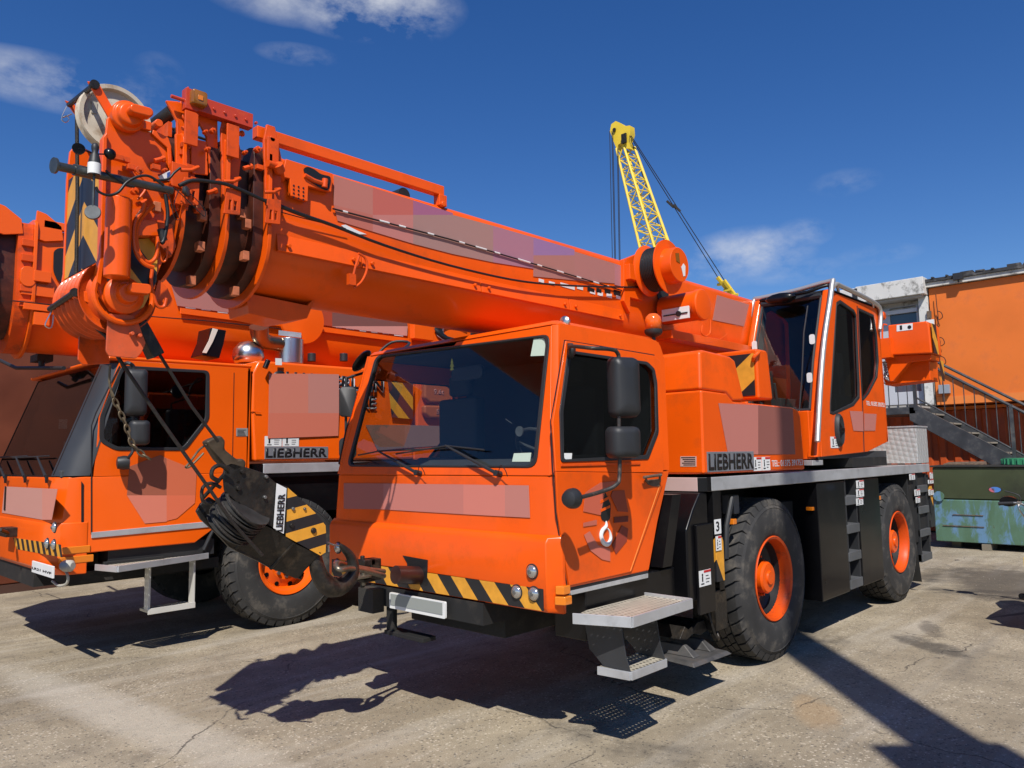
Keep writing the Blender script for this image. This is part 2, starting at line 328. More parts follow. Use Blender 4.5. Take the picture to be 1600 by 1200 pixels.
# ================================================================ ground
gb = MB(); gb.poly([(-400, -400, 0), (400, -400, 0), (400, 400, 0), (-400, 400, 0)])
def ground_mat():
    m = bpy.data.materials.new('worn_yard_concrete'); m.use_nodes = True; n = m.node_tree.nodes; l = m.node_tree.links; p = n['Principled BSDF']; p.inputs['Roughness'].default_value = .88; p.inputs['Specular IOR Level'].default_value = .25
    g = n.new('ShaderNodeNewGeometry')
    def nz(s, d=8, r=.6, vec=None, dist=0):
        t = n.new('ShaderNodeTexNoise'); t.inputs['Scale'].default_value = s; t.inputs['Detail'].default_value = d; t.inputs['Roughness'].default_value = r; t.inputs['Distortion'].default_value = dist
        l.new(vec or g.outputs['Position'], t.inputs['Vector']); return t.outputs['Fac']
    def ramp(f, a, b, c0=0., c1=1.):
        r = n.new('ShaderNodeMapRange'); r.inputs['From Min'].default_value = a; r.inputs['From Max'].default_value = b; r.inputs['To Min'].default_value = c0; r.inputs['To Max'].default_value = c1; l.new(f, r.inputs['Value']); return r.outputs[0]
    def mixc(f, a, b):
        x = n.new('ShaderNodeMix'); x.data_type = 'RGBA'; l.new(f, x.inputs['Factor'])
        for k, c in (('A', a), ('B', b)):
            if isinstance(c, tuple): x.inputs[k].default_value = (*c, 1)
            else: l.new(c, x.inputs[k])
        return x.outputs['Result']
    def M(op, a, b=None):
        q = n.new('ShaderNodeMath'); q.operation = op
        for i, t in enumerate((a, b)):
            if isinstance(t, (int, float)): q.inputs[i].default_value = t
            elif t is not None: l.new(t, q.inputs[i])
        return q.outputs[0]
    c = mixc(ramp(nz(.55, 10, .65), .35, .65), (.245, .200, .135), (.405, .340, .240))
    c = mixc(ramp(nz(2.6, 8, .7, dist=.6), .45, .72, 0, .6), c, (.175, .145, .104))
    v = n.new('ShaderNodeTexVoronoi'); v.inputs['Scale'].default_value = 52; l.new(g.outputs['Position'], v.inputs['Vector'])
    hs = n.new('ShaderNodeSeparateColor'); l.new(v.outputs['Color'], hs.inputs[0])
    grain = ramp(nz(140, 4), .3, .7, .72, 1.28)
    stone = M('MULTIPLY', M('GREATER_THAN', hs.outputs[0], .80), M('LESS_THAN', v.outputs['Distance'], .42))
    expo = ramp(nz(1.1, 6), .38, .58)
    c = mixc(M('MULTIPLY', M('MULTIPLY', stone, expo), .85), c, (.58, .50, .38))
    stone2 = M('MULTIPLY', M('LESS_THAN', hs.outputs[0], .17), M('LESS_THAN', v.outputs['Distance'], .45))
    c = mixc(M('MULTIPLY', stone2, .65), c, (.09, .08, .066))
    sm = n.new('ShaderNodeMapping'); sm.inputs['Rotation'].default_value = (0, 0, .5); sm.inputs['Scale'].default_value = (.25, 2.2, 1); l.new(g.outputs['Position'], sm.inputs['Vector'])
    c = mixc(ramp(nz(1.3, 7, .62, sm.outputs[0]), .50, .72, 0, .55), c, (.50, .45, .37))
    c = mixc(ramp(nz(1.1, 7, .62, sm.outputs[0]), .47, .30, 0, .5), c, (.19, .165, .13))
    # oil stains
    c = mixc(M('MULTIPLY', ramp(nz(.35, 6, .6, dist=.4), .60, .70), ramp(nz(4, 6), .3, .55)), c, (.075, .066, .055))
    sx = n.new('ShaderNodeSeparateXYZ'); l.new(g.outputs['Position'], sx.inputs[0])
    def blob(x, y, a, b, ang=0, soft=.5, wob=.6, wsc=3):
        ca, sa = math.cos(ang), math.sin(ang)
        dx = M('SUBTRACT', sx.outputs[0], x); dy = M('SUBTRACT', sx.outputs[1], y)
        p1 = M('DIVIDE', M('ADD', M('MULTIPLY', dx, ca), M('MULTIPLY', dy, sa)), a); p2 = M('DIVIDE', M('SUBTRACT', M('MULTIPLY', dy, ca), M('MULTIPLY', dx, sa)), b)
        d = M('ADD', M('MULTIPLY', p1, p1), M('MULTIPLY', p2, p2)); d = M('ADD', d, M('MULTIPLY', M('SUBTRACT', nz(wsc, 7, .7), .5), wob*4))
        return ramp(d, 1+soft, 1-soft)
    # pale worn concrete repair lower left, thin strip, dark oil marks and a wide dark patch on the right
    c = mixc(M('MULTIPLY', blob(-1.35, 1.75, .22, 1.9, .12, .7, .45, 5), .45), c, (.56, .51, .42))
    c = mixc(M('MULTIPLY', blob(-2.1, .2, .22, .5, .3, .7, .6, 6), .35), c, (.52, .48, .40))
    c = mixc(M('MULTIPLY', blob(4.25, -2.05, .40, .16, .9, .6, 1.0, 6), .75), c, (.065, .058, .05))
    c = mixc(M('MULTIPLY', blob(5.0, -1.85, .35, .09, .4, .6, 1.0, 6), .6), c, (.07, .06, .052))
    c = mixc(M('MULTIPLY', blob(8.4, -1.9, 1.6, .6, .3, .5, .7), .75), c, (.075, .062, .05))  # wide dark patch on the ground
    c = mixc(M('MULTIPLY', blob(6.7, -2.55, .9, .045, -.45, .4, .35), .8), c, (.06, .05, .045))
    c = mixc(M('MULTIPLY', blob(1.85, -1.95, .3, .14, .5, .5, .8), .35), c, (.42, .26, .12))
    # cracks and slab joints
    v2 = n.new('ShaderNodeTexVoronoi'); v2.feature = 'DISTANCE_TO_EDGE'; v2.inputs['Scale'].default_value = .33
    wv = n.new('ShaderNodeVectorMath'); wv.operation = 'ADD'; t3 = n.new('ShaderNodeTexNoise'); t3.inputs['Scale'].default_value = 3.2; t3.inputs['Detail'].default_value = 7; l.new(g.outputs['Position'], t3.inputs['Vector'])
    sc = n.new('ShaderNodeVectorMath'); sc.operation = 'SCALE'; sc.inputs['Scale'].default_value = .35; l.new(t3.outputs['Color'], sc.inputs[0]); l.new(g.outputs['Position'], wv.inputs[0]); l.new(sc.outputs[0], wv.inputs[1]); l.new(wv.outputs[0], v2.inputs['Vector'])
    crack = M('MULTIPLY', ramp(v2.outputs['Distance'], .003, .001), ramp(nz(.8), .47, .6))
    c = mixc(M('MULTIPLY', crack, .75), c, (.05, .045, .04))
    vs = n.new('ShaderNodeVectorMath'); vs.operation = 'SCALE'; l.new(c, vs.inputs[0]); l.new(grain, vs.inputs['Scale']); l.new(vs.outputs[0], p.inputs['Base Color'])
    b = n.new('ShaderNodeBump'); b.inputs['Strength'].default_value = .5; b.inputs['Distance'].default_value = .008
    h = M('ADD', M('ADD', M('MULTIPLY', nz(110, 4), .8), M('MULTIPLY', nz(9, 6), 2.2)), M('MULTIPLY', crack, -3)); l.new(h, b.inputs['Height']); l.new(b.outputs[0], p.inputs['Normal'])
    return m
g_ = struct(gb.build('ground', ground_mat(), None, smooth=0)); 
# scattered grit and pebbles
pb = MB(); rp = random.Random(3)
for i in range(1500):
    if rp.random() < .6: x, y = rp.uniform(-3, 4), rp.uniform(-3, 4)
    else: x, y = rp.uniform(4, 13), rp.uniform(-5, 1)
    s = rp.uniform(.0025, .008)
    a = rp.uniform(0, 6.28); c0 = Vector((x, y, s*.3)); q = []
    for k in range(4): q.append(pb.bm.verts.new(c0+Vector((math.cos(a+k*1.57)*s*rp.uniform(.7, 1.2), math.sin(a+k*1.57)*s, 0))))
    top = pb.bm.verts.new(c0+Vector((0, 0, s*.8)))
    for k in range(4): pb.bm.faces.new((q[k], q[(k+1) % 4], top))
o = pb.build('gravel', mat('grit', (.30, .27, .22), .9, var=.5, vscale=30), None, smooth=0); o['kind'] = 'stuff'; o['label'] = 'loose grit scattered over the concrete yard'

# ================================================================ wheels
def wheel(parent, cx, yo, s, Rt=.69, wd=.37, style='dish', paint=None, rot=.0, steer=0):
    """s=-1: outer face looks to -Y"""
    paint = paint or ORANGE
    p0 = Vector((cx, yo, Rt)); ax = Vector((0, -s, 0)); p1 = p0+ax
    rim = MB()
    if style == 'dish':
        prof = [(.352, .028), (.362, .004), (.355, -.004), (.335, .006), (.328, .03), (.318, .05), (.318, .17), (.27, .215), (.20, .22), (.145, .21), (.13, .21)]
    else:
        prof = [(.352, .028), (.362, .004), (.355, -.004), (.335, .006), (.325, .035), (.30, .05), (.28, .09), (.235, .075), (.20, .05), (.12, .05)]
    prof2 = prof+[(.0, prof[-1][1])]
    rings = []
    a = Vector((1, 0, 0)); b = Vector((0, 0, 1)); n = 56
    for r, t in prof2: rings.append([p0+ax*t+(a*math.cos(6.28319*k/n)+b*math.sin(6.28319*k/n))*max(r, .0005) for k in range(n)])
    rim.loft(rings, cap=False)
    w_ = rim.build('wheel', ORANGE_WORN if style == 'dish' else paint, parent, smooth=30)
    if style == 'dish':
        kk = MB(); kk.lathe([(.312, .10), (.306, .166), (.272, .196), (.20, .201), (.142, .186), (.142, .195), (.20, .21), (.28, .205), (.318, .17), (.318, .10)], p0, p1, 48, cap=False).build('wheel_disc', BLACKM, w_)  # black wheel centre; shade inside the dish is put into its colour
    hub = MB()
    if style == 'dish':
        hub.lathe([(.135, .19), (.135, .07), (.12, .055), (.06, .05), (.055, .035), (0, .035)], p0, p1, 40)
        for k in range(10):
            t = k*.628+rot; q = p0+a*math.cos(t)*.175+b*math.sin(t)*.175; hub.cyl(q+ax*.20, q+ax*.155, .018, n=6); hub.cyl(q+ax*.16, q+ax*.135, .010, n=8)
    else:
        hub.lathe([(.115, .05), (.115, -.02), (.09, -.05), (.05, -.055), (0, -.055)], p0, p1, 40)
    hub.build('hub', paint, w_, smooth=40)
    if style != 'dish':
        for k in range(10):
            t = k*.628+rot; q = p0+a*math.cos(t)*.165+b*math.sin(t)*.165
            MB().cyl(q+ax*.05, q+ax*.02, .019, n=6).build('wheel_nut', STEEL, w_, smooth=0)
            t += .314; q = p0+a*math.cos(t)*.262+b*math.sin(t)*.262
            MB().cyl(q+ax*.083, q+ax*.074, .024, n=14).build('hand_hole', BLACK, w_, smooth=0)
    ty = MB()
    R0 = Rt
    prof = [(.34, .03), (.362, .012), (.39, -.004), (.44, -.016), (.50, -.020), (.56, -.014), (.60, -.006), (.604, -.010), (.625, .004), (R0-.028, .03), (R0-.022, .05), (R0-.022, wd-.05), (R0-.028, wd-.03), (.61, wd-.005), (.50, wd+.018), (.40, wd), (.34, wd-.03)]
    ty.lathe([(r, t) for r, t in prof], p0, p1, 96, cap=False)
    N = 40; da = 6.28319/N
    def P(r, t, an): return p0+ax*t+a*r*math.cos(an)+b*r*math.sin(an)
    for k in range(N):
        for (t0, t1, off, sk) in ((.012, .115, 0, .32), (wd-.012, wd-.115, .5, -.32)):
            a0 = (k+off)*da; g = .40*da
            vs = []
            for (rr, tt, aa) in ((R0-.06, t0-(.010 if t0 < .1 else -.010), 0), (R0-.006, t0+(.012 if t0 < .1 else -.012), 0), (R0, t0+(.03 if t0 < .1 else -.03), .1), (R0, t1, sk)):
                vs.append((rr, tt, aa))
            low = [(R0-.035, t0+(.03 if t0 < .1 else -.03), .1), (R0-.03, t1, sk)]
            rows = [[P(rr, tt, a0+sgn*g+aa*da*1.5) for (rr, tt, aa) in vs+low[::-1]] for sgn in (-1, 1)]
            ty.loft(rows)
        for (t0, t1, off) in ((.130, .180, .25), (.190, .240, .75)):
            a0 = (k+off)*da; g = .42*da
            rows = [[P(R0-.03, t0, a0+s1*g), P(R0-.001, t0, a0+s1*g), P(R0-.001, t1, a0+s1*g+.3*da), P(R0-.03, t1, a0+s1*g+.3*da)] for s1 in (-1, 1)]
            ty.loft(rows)
    ty.build('tyre', RUBBER, w_, smooth=35)
    return w_

# ================================================================ crane A (the near crane)
A = thing('mobile_crane', 'near orange two-axle crane with boom over its cab and black hook emblem on the door', 'mobile crane', (3.6, 0, 0), 'orange mobile cranes')
YC = -1.185
PF = ((.075, 0, 1.68), (-.95, 0, .195)); PS = ((0, YC, 1.68), (0, -.95, .13))
NPF = Vector(PF[1]).normalized(); NPS = Vector(PS[1]).normalized()
# --- driver's cab
def ring(z, xf, yc, ys, xr, ch=.11): return [(xr, -ys, z), (xf+ch, -ys, z), (xf+.015, -yc-.03, z), (xf, -yc+.02, z), (xf, yc-.02, z), (xf+.015, yc+.03, z), (xf+ch, ys, z), (xr, ys, z)]
c = MB(); c.loft([ring(.975, .03, 1.12, -YC, on(1012, 894, y=YC).x+.02, .03), ring(1.30, .045, 1.12, -YC, on(1026, 820, y=YC).x+.02, .03), ring(1.655, .073, 1.12, -YC, on(1047, 748, y=YC).x, .03)])
cab = c.build('driver_cab', ORANGE, A, bevel=.012)
c = MB()
def zf(z): return .075+(z-1.68)*.195/.95
def ysd(z): return -YC-(z-1.68)*.13/.95
ws_out = round_poly(ons([(587, 556), (860, 522), (838, 731), (542, 729)], plane=PF), .07)
fr = [(zf(1.655), 1.13, 1.655), (zf(1.655), -1.13, 1.655), (zf(2.625), -1.0, 2.625), (zf(2.625), 1.0, 2.625)]
c.holed(fr, [ws_out], -NPF*.035)
c.build('windscreen_surround', ORANGE, cab, bevel=.004)
for s in (-1, 1):   # corner pillars
    c = MB(); c.loft([[(zf(z)-.0, s*(1.13-(z-1.655)*.134), z), (zf(z)+.010, s*(1.155-(z-1.655)*.134), z), (zf(z)+.03, s*ysd(z), z), (zf(z)+.06, s*(ysd(z)-.05), z), (zf(z)+.04, s*(1.08-(z-1.655)*.134), z)] for z in (1.657, 2.15, 2.63)])
    c.build('corner_pillar', ORANGE, cab, bevel=.008)
# side frames above the waist, window hole
win = [(885, 549), (1008, 567), (1019, 578), (1023, 600), (1025, 676), (1009, 717), (874, 722), (872, 644)]
W3 = round_poly(ons(win, plane=PS), .02)
def side_pt(x, z): return Vector((x, -ysd(z), z))
XR0, XR1 = on(1047, 742, plane=PS).x, on(1038, 560, plane=PS).x
so_ = [side_pt(zf(1.66)+.02, 1.66), side_pt(XR0, 1.66), side_pt(XR1, 2.50), side_pt(XR1-.03, 2.6), side_pt(XR1-.08, 2.635), side_pt(zf(2.635)+.02, 2.635)]
for s in (1, -1):
    mir = Vector((1, s, 1))
    c = MB(); c.holed([p*mir for p in so_], [[p*mir for p in shrink(W3, -.002)]], -NPS*mir*.04)
    c.build('side_frame', ORANGE, cab, bevel=.006)
# roof
c = MB(); c.loft([[(zf(2.63)+.0, -1.0, 2.632), (zf(2.63)+.03, -ysd(2.63), 2.632), (XR1-.08, -1.05, 2.632), (XR1, -.98, 2.632), (XR1, .98, 2.632), (XR1-.08, 1.05, 2.632), (zf(2.63)+.03, 1.05, 2.632), (zf(2.63), 1.0, 2.632)],
                  [(zf(2.63)+.03, -.96, 2.665), (zf(2.63)+.06, -1.0, 2.665), (XR1-.1, -1.0, 2.665), (XR1-.04, -.94, 2.665), (XR1-.04, .94, 2.665), (XR1-.1, 1.0, 2.665), (zf(2.63)+.06, 1.0, 2.665), (zf(2.63)+.03, .96, 2.665)]])
c.build('roof', ORANGE, cab, bevel=.012)
c = MB(); c.poly([(XR0, 1.16, 1.655), (XR0, -1.16, 1.655), (XR1, -1.03, 2.63), (XR1, 1.03, 2.63)], (-.03, 0, 0)); MB().poly([(XR0-.04, 1.12, 1.66), (XR0-.04, -1.12, 1.66), (XR1-.04, -1.0, 2.61), (XR1-.04, 1.0, 2.61)], (-.01, 0, 0)).build('rear_lining', SEATM, cab)
c.build('rear_wall', ORANGE, cab)
# windscreen with seal
ws_in = shrink(ws_out, .032)
MB().holed([p+NPF*.006 for p in ws_out], [[p+NPF*.006 for p in ws_in]], -NPF*.03).build('windscreen_seal', BLACKM, cab, bevel=.004)
MB().poly([p-NPF*.012 for p in shrink(ws_out, .02)], -NPF*.006).build('windscreen', GLASS, cab, smooth=0)
decal('paper_permit', ons([(833, 529), (859, 527), (854, 555), (828, 556)], plane=PF), mat('pale_green_paper', (.50, .60, .50), .6), cab, NPF, .002, -.008)
decal('paper_permit', ons([(802, 708), (829, 707), (827, 721), (799, 721)], plane=PF), bpy.data.materials['pale_green_paper'], cab, NPF, .002, -.008)
# interior
c = MB(); c.box((.15, -1.10, 1.657), (XR0-.06, 1.10, 1.668)); c.loft([[(.17, -1.08, 1.66), (.50, -1.08, 1.66), (.50, -1.08, 1.74), (.36, -1.08, 1.76), (.2, -1.08, 1.69)], [(.17, 1.08, 1.66), (.50, 1.08, 1.66), (.50, 1.08, 1.74), (.36, 1.08, 1.76), (.2, 1.08, 1.69)]])
c.build('dashboard', INTER, cab, bevel=.01)
wc_ = Vector((.60, -.62, 1.80)); wn_ = Vector((.75, 0, .66)).normalized(); wa = Vector((0, 1, 0)); wb = wn_.cross(wa)
c = MB(); c.tube([wc_+(wa*math.cos(t*.2618)+wb*math.sin(t*.2618))*.22 for t in range(24)], .014, 8, close=True); c.cyl(wc_-wn_*.02, wc_+wn_*.01, .06)
for t in (0, 2.1, 4.2): c.tube([wc_, wc_+(wa*math.cos(t+.5)+wb*math.sin(t+.5))*.22], .012)
c.tube([wc_, wc_-wn_*.2], .03); c.build('steering_wheel', INTER, cab)
for y in (-.62, .62):
    c = MB(); c.box((.65, y-.25, 1.66), (1.0, y+.25, 1.78)); c.box((.9, y-.24, 1.72), (1.02, y+.24, 2.28)); c.box((.92, y-.13, 2.3), (1.0, y+.13, 2.48)); c.build('seat', SEATM, cab, bevel=.03)
MB().box((.34, -.97, 2.585), (XR1-.05, .97, 2.62)).build('headlining', INTER, cab)
c = MB(); c.cyl(on(690, 640, x=.55), on(690, 640, x=.55)+Vector((.004, 0, 0)), .001); 
c = MB(); pm = on(728, 583, x=.42); c.loft([rounded(pm+Vector((x, 0, 0)), .17, .055, .04, (0, 1, 0), (0, 0, 1)) for x in (0, .03)]); c.build('interior_mirror', BLACKM, cab, bevel=.01)
MB().tube(ons([(790, 655), (800, 662)], x=.3), .004).build('gadget_arm', INTER, cab)
c = MB(); q = on(811, 674, x=.24); c.lathe([(.0, 0), (.034, 0), (.034, .012), (0, .012)], q, q+Vector((1, 0, 0))); c.build('suction_cup', STEEL, cab)
c = MB(); q = on(706, 570, x=.33); 
# air freshener: little yellow fir
MB().poly([q+Vector((0, a_*.028, b_*.05)) for a_, b_ in ((0, 1), (-.5, .3), (-.25, .3), (-.8, -.3), (-.3, -.3), (-.8, -.8), (.8, -.8), (.3, -.3), (.8, -.3), (.25, .3), (.5, .3))], (.003, 0, 0)).build('air_freshener', mat('yellow_card', (.75, .68, .1), .7), cab, smooth=0)
# door: lower skin, upper frame, glass
dl = [(866, 737), (869, 800), (887, 915), (984, 893), (1033, 757), (1034, 739)]
DL = ons(dl, y=YC)
door = MB().poly([p+NS*.001 for p in DL], NS*.013).build('door', ORANGE, A, bevel=.004)
du = [(866, 737), (861, 660), (882, 533), (1020, 556), (1030, 566), (1034, 739)]
DU = ons(du, plane=PS)
MB().holed([p+NPS*.001 for p in DU], [shrink([p+NPS*.001 for p in W3], -.004)], NPS*.013).build('door_frame', ORANGE, door, bevel=.004)
MB().holed([p+NPS*.010 for p in shrink(W3, -.006)], [[p+NPS*.010 for p in shrink(W3, .028)]], NPS*.012).build('window_seal', BLACKM, door, bevel=.004)
MB().poly([p-NPS*.01 for p in shrink(W3, .0)], NPS*.006).build('side_window', GLASSD, door, smooth=0)
mm = Vector((1, -1, 1))
MB().poly([(p-NPS*.01)*mm for p in W3], NPS*mm*.006).build('side_window', GLASS, cab, smooth=0)
MB().holed([(p+NPS*.002)*mm for p in shrink(W3, -.01)], [[(p+NPS*.002)*mm for p in shrink(W3, .02)]], NPS*mm*.012).build('window_seal', BLACKM, cab)
decal('window_sticker', ons([(876, 708), (894, 708), (893, 720), (876, 721)], plane=PS), WHITE, door, NPS, .002, -.002)
# handle and details on door
c = MB(); c.tube(ons([(1006, 746), (1018, 744), (1033, 742)], y=YC-.05), .011); c.tube([on(1008, 745, y=YC-.04), on(1012, 755, y=YC-.015)], .008); c.tube([on(1031, 743, y=YC-.05), on(1031, 752, y=YC-.012)], .009); c.poly(ons([(1006, 750), (1030, 748), (1030, 760), (1020, 760), (1012, 757)], y=YC-.016), NS*.004)
c.build('door_handle', RUST, door, bevel=.002)
MB().poly(ons([(876, 725), (1000, 722), (1000, 726), (876, 729)], y=YC-.014), NS*.006).build('waist_seal', ORANGE_WORN, door, bevel=.002)
MB().tube(ons([(1031, 758), (985, 892)], y=YC-.0145), .0022, 6).build('door_crease', mat('crease_pale', (.8, .3, .06), .4), door)
# gap lines round the door
MB().tube(ons([(882, 532), (1022, 555)], plane=((0, YC-.002, 1.68), PS[1])), .005, 6).tube(ons([(882, 532), (860, 660), (864, 738)], plane=((0, YC-.002, 1.68), PS[1])), .004, 6).tube(ons([(864.5, 738), (868, 800), (886, 916)], y=YC-.002), .004, 6).build('door_gap', INK, A, label='dark gap line round the door')
# added redaction mosaic patches + hook emblem on door
def patch(px, parent, cols, name='faded_panel', **k):
    """a faded sticker made of flat tinted panels (each its own polygon of the panel's plane)"""
    nn = k.pop('n'); off = k.pop('off', .001)
    for i, (poly, col) in enumerate(zip(px, cols)):
        mname = 'faded_%02x%02x%02x' % col
        mt = bpy.data.materials.get(mname) or mat(mname, tuple((v/255)**2.2*.93 for v in col), .6)
        decal(name, ons(poly, **k), mt, parent, nn, .002, off)
FX = ((.045, 0, 1.30), (-.997, 0, .079))
NFX = Vector(FX[1]).normalized()
patch([[(538, 755), (600, 755.5), (600, 796), (538, 795)], [(600, 755.5), (725, 757), (725, 803.5), (600, 796)], [(725, 757), (790, 758), (790, 807), (725, 803.5)], [(790, 758), (827, 758.5), (829, 809), (790, 807)]], cab, [(185, 105, 90), (196, 120, 108), (210, 125, 110), (192, 124, 112)], plane=FX, n=NFX, off=.004, name='faded_name_panel')
yb_ = YC-.016
patch([[(938, 754), (968, 751), (945, 766), (938, 805), (911, 799), (914, 770), (925, 762)], [(957, 767), (975, 766), (981, 800), (965, 799), (954, 775)], [(911, 817), (932, 812), (932, 820), (911, 823)], [(959, 808), (981, 806), (981, 815), (959, 817)], [(912, 836), (921, 830), (934, 852), (953, 858), (953, 877), (940, 874), (922, 860)], [(971, 821), (981, 826), (979, 845), (962, 866), (956, 852)]], door, [(205, 100, 75), (170, 75, 50), (200, 105, 85), (120, 50, 40), (210, 115, 95), (150, 65, 50)], y=yb_, n=NS, name='faded_emblem')
c = MB(); c.poly(round_poly(ons([(937, 772), (946, 770), (954, 788), (953, 810), (947, 816), (940, 812), (936, 795)], y=yb_), .01), NS*.002); c.build('hook_emblem', INK, door, smooth=0)
c = MB(); c.poly(ons([(938, 782), (952, 775), (952, 779), (938, 787)], y=yb_-.003), NS*.002); c.poly(ons([(938, 796), (953, 789), (953, 793), (939, 800)], y=yb_-.003), NS*.002); c.build('hook_emblem_bands', ORANGE, door, smooth=0)
MB().tube(ons([(947, 814), (947, 822), (941, 829), (939, 838), (943, 848), (950, 850), (954, 842), (953, 832), (950, 826)], y=yb_-.002), [.004, .012, .014, .015, .016, .015, .012, .008, .004], 8, smooth=5).build('hook_emblem_hook', WHITE, door)
# silver sill strip & dark rocker
MB().poly(ons([(889, 924), (1013, 896), (1013, 903), (893, 930)], y=YC), (0, .02, 0)).build('sill_trim', ALU, A, bevel=.003)
MB().poly(ons([(888, 917), (1013, 891), (1013, 897), (889, 925)], y=YC+.005), (0, .02, 0)).build('sill', BLACKM, A)
# --- bumper
c = MB(); bz = [(.835, .06, 1.10, .09), (.845, .02, 1.13, .09), (.875, 0, 1.14, .08), (1.25, 0, 1.14, .08), (1.285, .02, 1.14, .08), (1.30, .05, 1.13, .085)]
c.loft([[(.11, -1.205, z), (ch, -1.205, z), (xf, -yc, z), (xf, yc+.02, z), (ch, 1.23, z), (.11, 1.23, z)] for z, xf, yc, ch in bz])
bump = c.build('front_bumper', ORANGE, A, bevel=.015)
c = MB(); c.holed([(0, 1.12, .985), (0, 1.12, .856), (0, -1.12, .856), (0, -1.12, .985)], [[on(u, v, x=0) for u, v in ((636, 888.5), (668, 894), (667, 915), (636, 908))]], (-.003, 0, 0)).build('hazard_stripe_band', STR_FRONT, bump, smooth=0)
def lamp(name, u, v, r, parent, x=0., pos=None):
    q = pos or on(u, v, x=x); c = MB(); c.lathe([(r*1.18, 0), (r*1.18, .006), (r, .008), (r, .0)], q, q+NF, 28); a_ = c.build(name, BLACKM, parent)
    c = MB(); c.lathe([(r, .0), (r*.98, .012), (r*.8, .020), (r*.4, .026), (0, .028)], q, q+NF, 28); c.build('lens', LENS, a_, smooth=60)
    c = MB(); c.lathe([(r*.35, .0), (r*.3, .032), (0, .034)], q, q+NF, 20); c.build('bulb', STEEL, a_)
    return a_
for u, v in ((832, 893), (808, 925), (835, 928)):
    lamp('headlight', u, v, .040, bump); q = on(u, v, x=0); q.y = -q.y; lamp('headlight', 0, 0, .040, bump, pos=q)
for i, (z0, z1) in enumerate(((.955, 1.005), (.895, .945))):
    c = MB(); q0 = on(868, 930, x=.09); c.loft([[(.03-i*.008, -1.185, z), (.05, -1.235-i*.01, z), (.115, -1.235-i*.01, z), (.115, -1.19, z), (.05, -1.18, z)] for z in (z0, z1)]); c.build('indicator_lamp', AMBER, bump, bevel=.006)
# tow jaw in the bumper, number plate
q = on(652, 905, x=0)
c = MB(); c.poly(ons([(629, 868), (668, 875), (667, 915), (636, 908), (636, 880)], x=-.005), (.003, 0, 0)); c.build('jaw_recess', INK, bump, smooth=0)
c = MB(); c.cyl(on(658, 899, x=.02), on(618, 898, x=-.20), .062, n=24); c.build('tow_drum', ORANGE_WORN if False else mat('oxide_red_steel', (.035, .012, .010), .35, var=.3, vscale=15), bump)
c = MB(); c.box((-.24, .30-.03, .925), (-.15, .30+.07, 1.075)); c.box((-.3, .27, 1.03), (-.2, .38, 1.075)); c.box((-.3, .27, .92), (-.2, .40, .945)); c.tube([(-.27, .33, 1.10), (-.27, .33, .88)], .018); c.build('tow_jaw', GREASE, bump, bevel=.008)
c = MB(); c.loft([rounded((-.05, -.0+.01, .765), .30, .055, .01, (0, 1, 0), (0, 0, 1)), rounded((-.035, .01, .765), .30, .055, .01, (0, 1, 0), (0, 0, 1))]); c.build('number_plate_backing', WHITE, A)
decal('number_plate', [(-.052, .295, .812), (-.052, .295, .735), (-.052, -.265, .735), (-.052, -.265, .812)], mat('plate_grey', (.30, .32, .30), .5), A, NF, .002)
MB().box((.0, -.6, .70), (.3, .6, .84)).build('bumper_underside', DARK, A)
MB().box((-.1, .44, .66), (.0, .62, .83)).build('brush_flap', mat('brush_bristle', (.035, .032, .027), .9, bump=.6, bscale=120), A)
MB().box((.02, .36, .52), (.06, .44, .83)).box((.0, .0, .50), (.12, .44, .53)).build('front_foot_step', DARK, A, bevel=.004)
# --- wipers
for (a_, b_, c_, d_) in (((657, 740), (597, 706), (563, 712), (700, 701)), ((782, 741), (703, 698), (622, 710), (760, 704))):
    k = MB(); pa = on(*a_, plane=PF)+NPF*.04; pb_ = on(*b_, plane=PF)+NPF*.045; k.tube([pa, pb_], [.013, .007]); k.cyl(on(*a_, plane=PF), pa+NPF*.01, .02)
    wi = k.build('wiper', BLACKM, cab)
    k = MB(); k.tube([on(*c_, plane=PF)+NPF*.02, pb_-NPF*.015, on(*d_, plane=PF)+NPF*.02], .006); k.build('wiper_blade', BLACKM, wi)
    MB().tube([pa+Vector((0, -.02, 0)), pa+Vector((-.02, -.06, .05)), pa+Vector((-.02, -.10, .02)), pa+Vector((0, -.1, -.02))], .003, 6, smooth=5).build('washer_hose', CABLE, wi)
# --- mirrors (near side): arm tube, big + small head, low bump mirror on the door
def mirror_head(p, hw, hh, dp, m, parent, name='mirror_head', yawdeg=0, tilt=0):
    ax = Vector((math.cos(R(yawdeg)), math.sin(R(yawdeg)), 0)); up = Vector((0, math.sin(R(tilt)), math.cos(R(tilt)))); nn = ax.cross(up)
    k = MB(); k.loft([rounded(p+nn*d, hw*s_, hh*(1-(1-s_)*.6), .04*s_, ax, up, 6) for d, s_ in ((-dp*.5, .93), (-dp*.38, 1.0), (dp*.1, .98), (dp*.38, .88), (dp*.5, .62), (dp*.55, .3))])
    return k.build(name, m, parent, smooth=60)
arm = MB(); ym = -1.42
arm.tube([on(889, 545, y=-1.10), on(893, 541, y=-1.20), on(925, 544, y=ym), on(955, 546, y=ym-.02), on(965, 552, y=ym-.02), on(967, 570, y=ym-.02), on(967, 660, y=ym-.02), on(968, 740, y=ym-.02), on(962, 758, y=ym-.02), on(940, 768, y=ym+.02), on(908, 777, y=-1.40)], .0125, 10, smooth=5)
ma = arm.build('mirror_arm', mat('worn_black_tube', (.03, .028, .026), .5, dirt=(.16, .10, .07), dscale=14, damt=.8), A)
mirror_head(on(976, 605, y=ym-.03), .098, .19, .11, BLACKM, ma, yawdeg=-20)
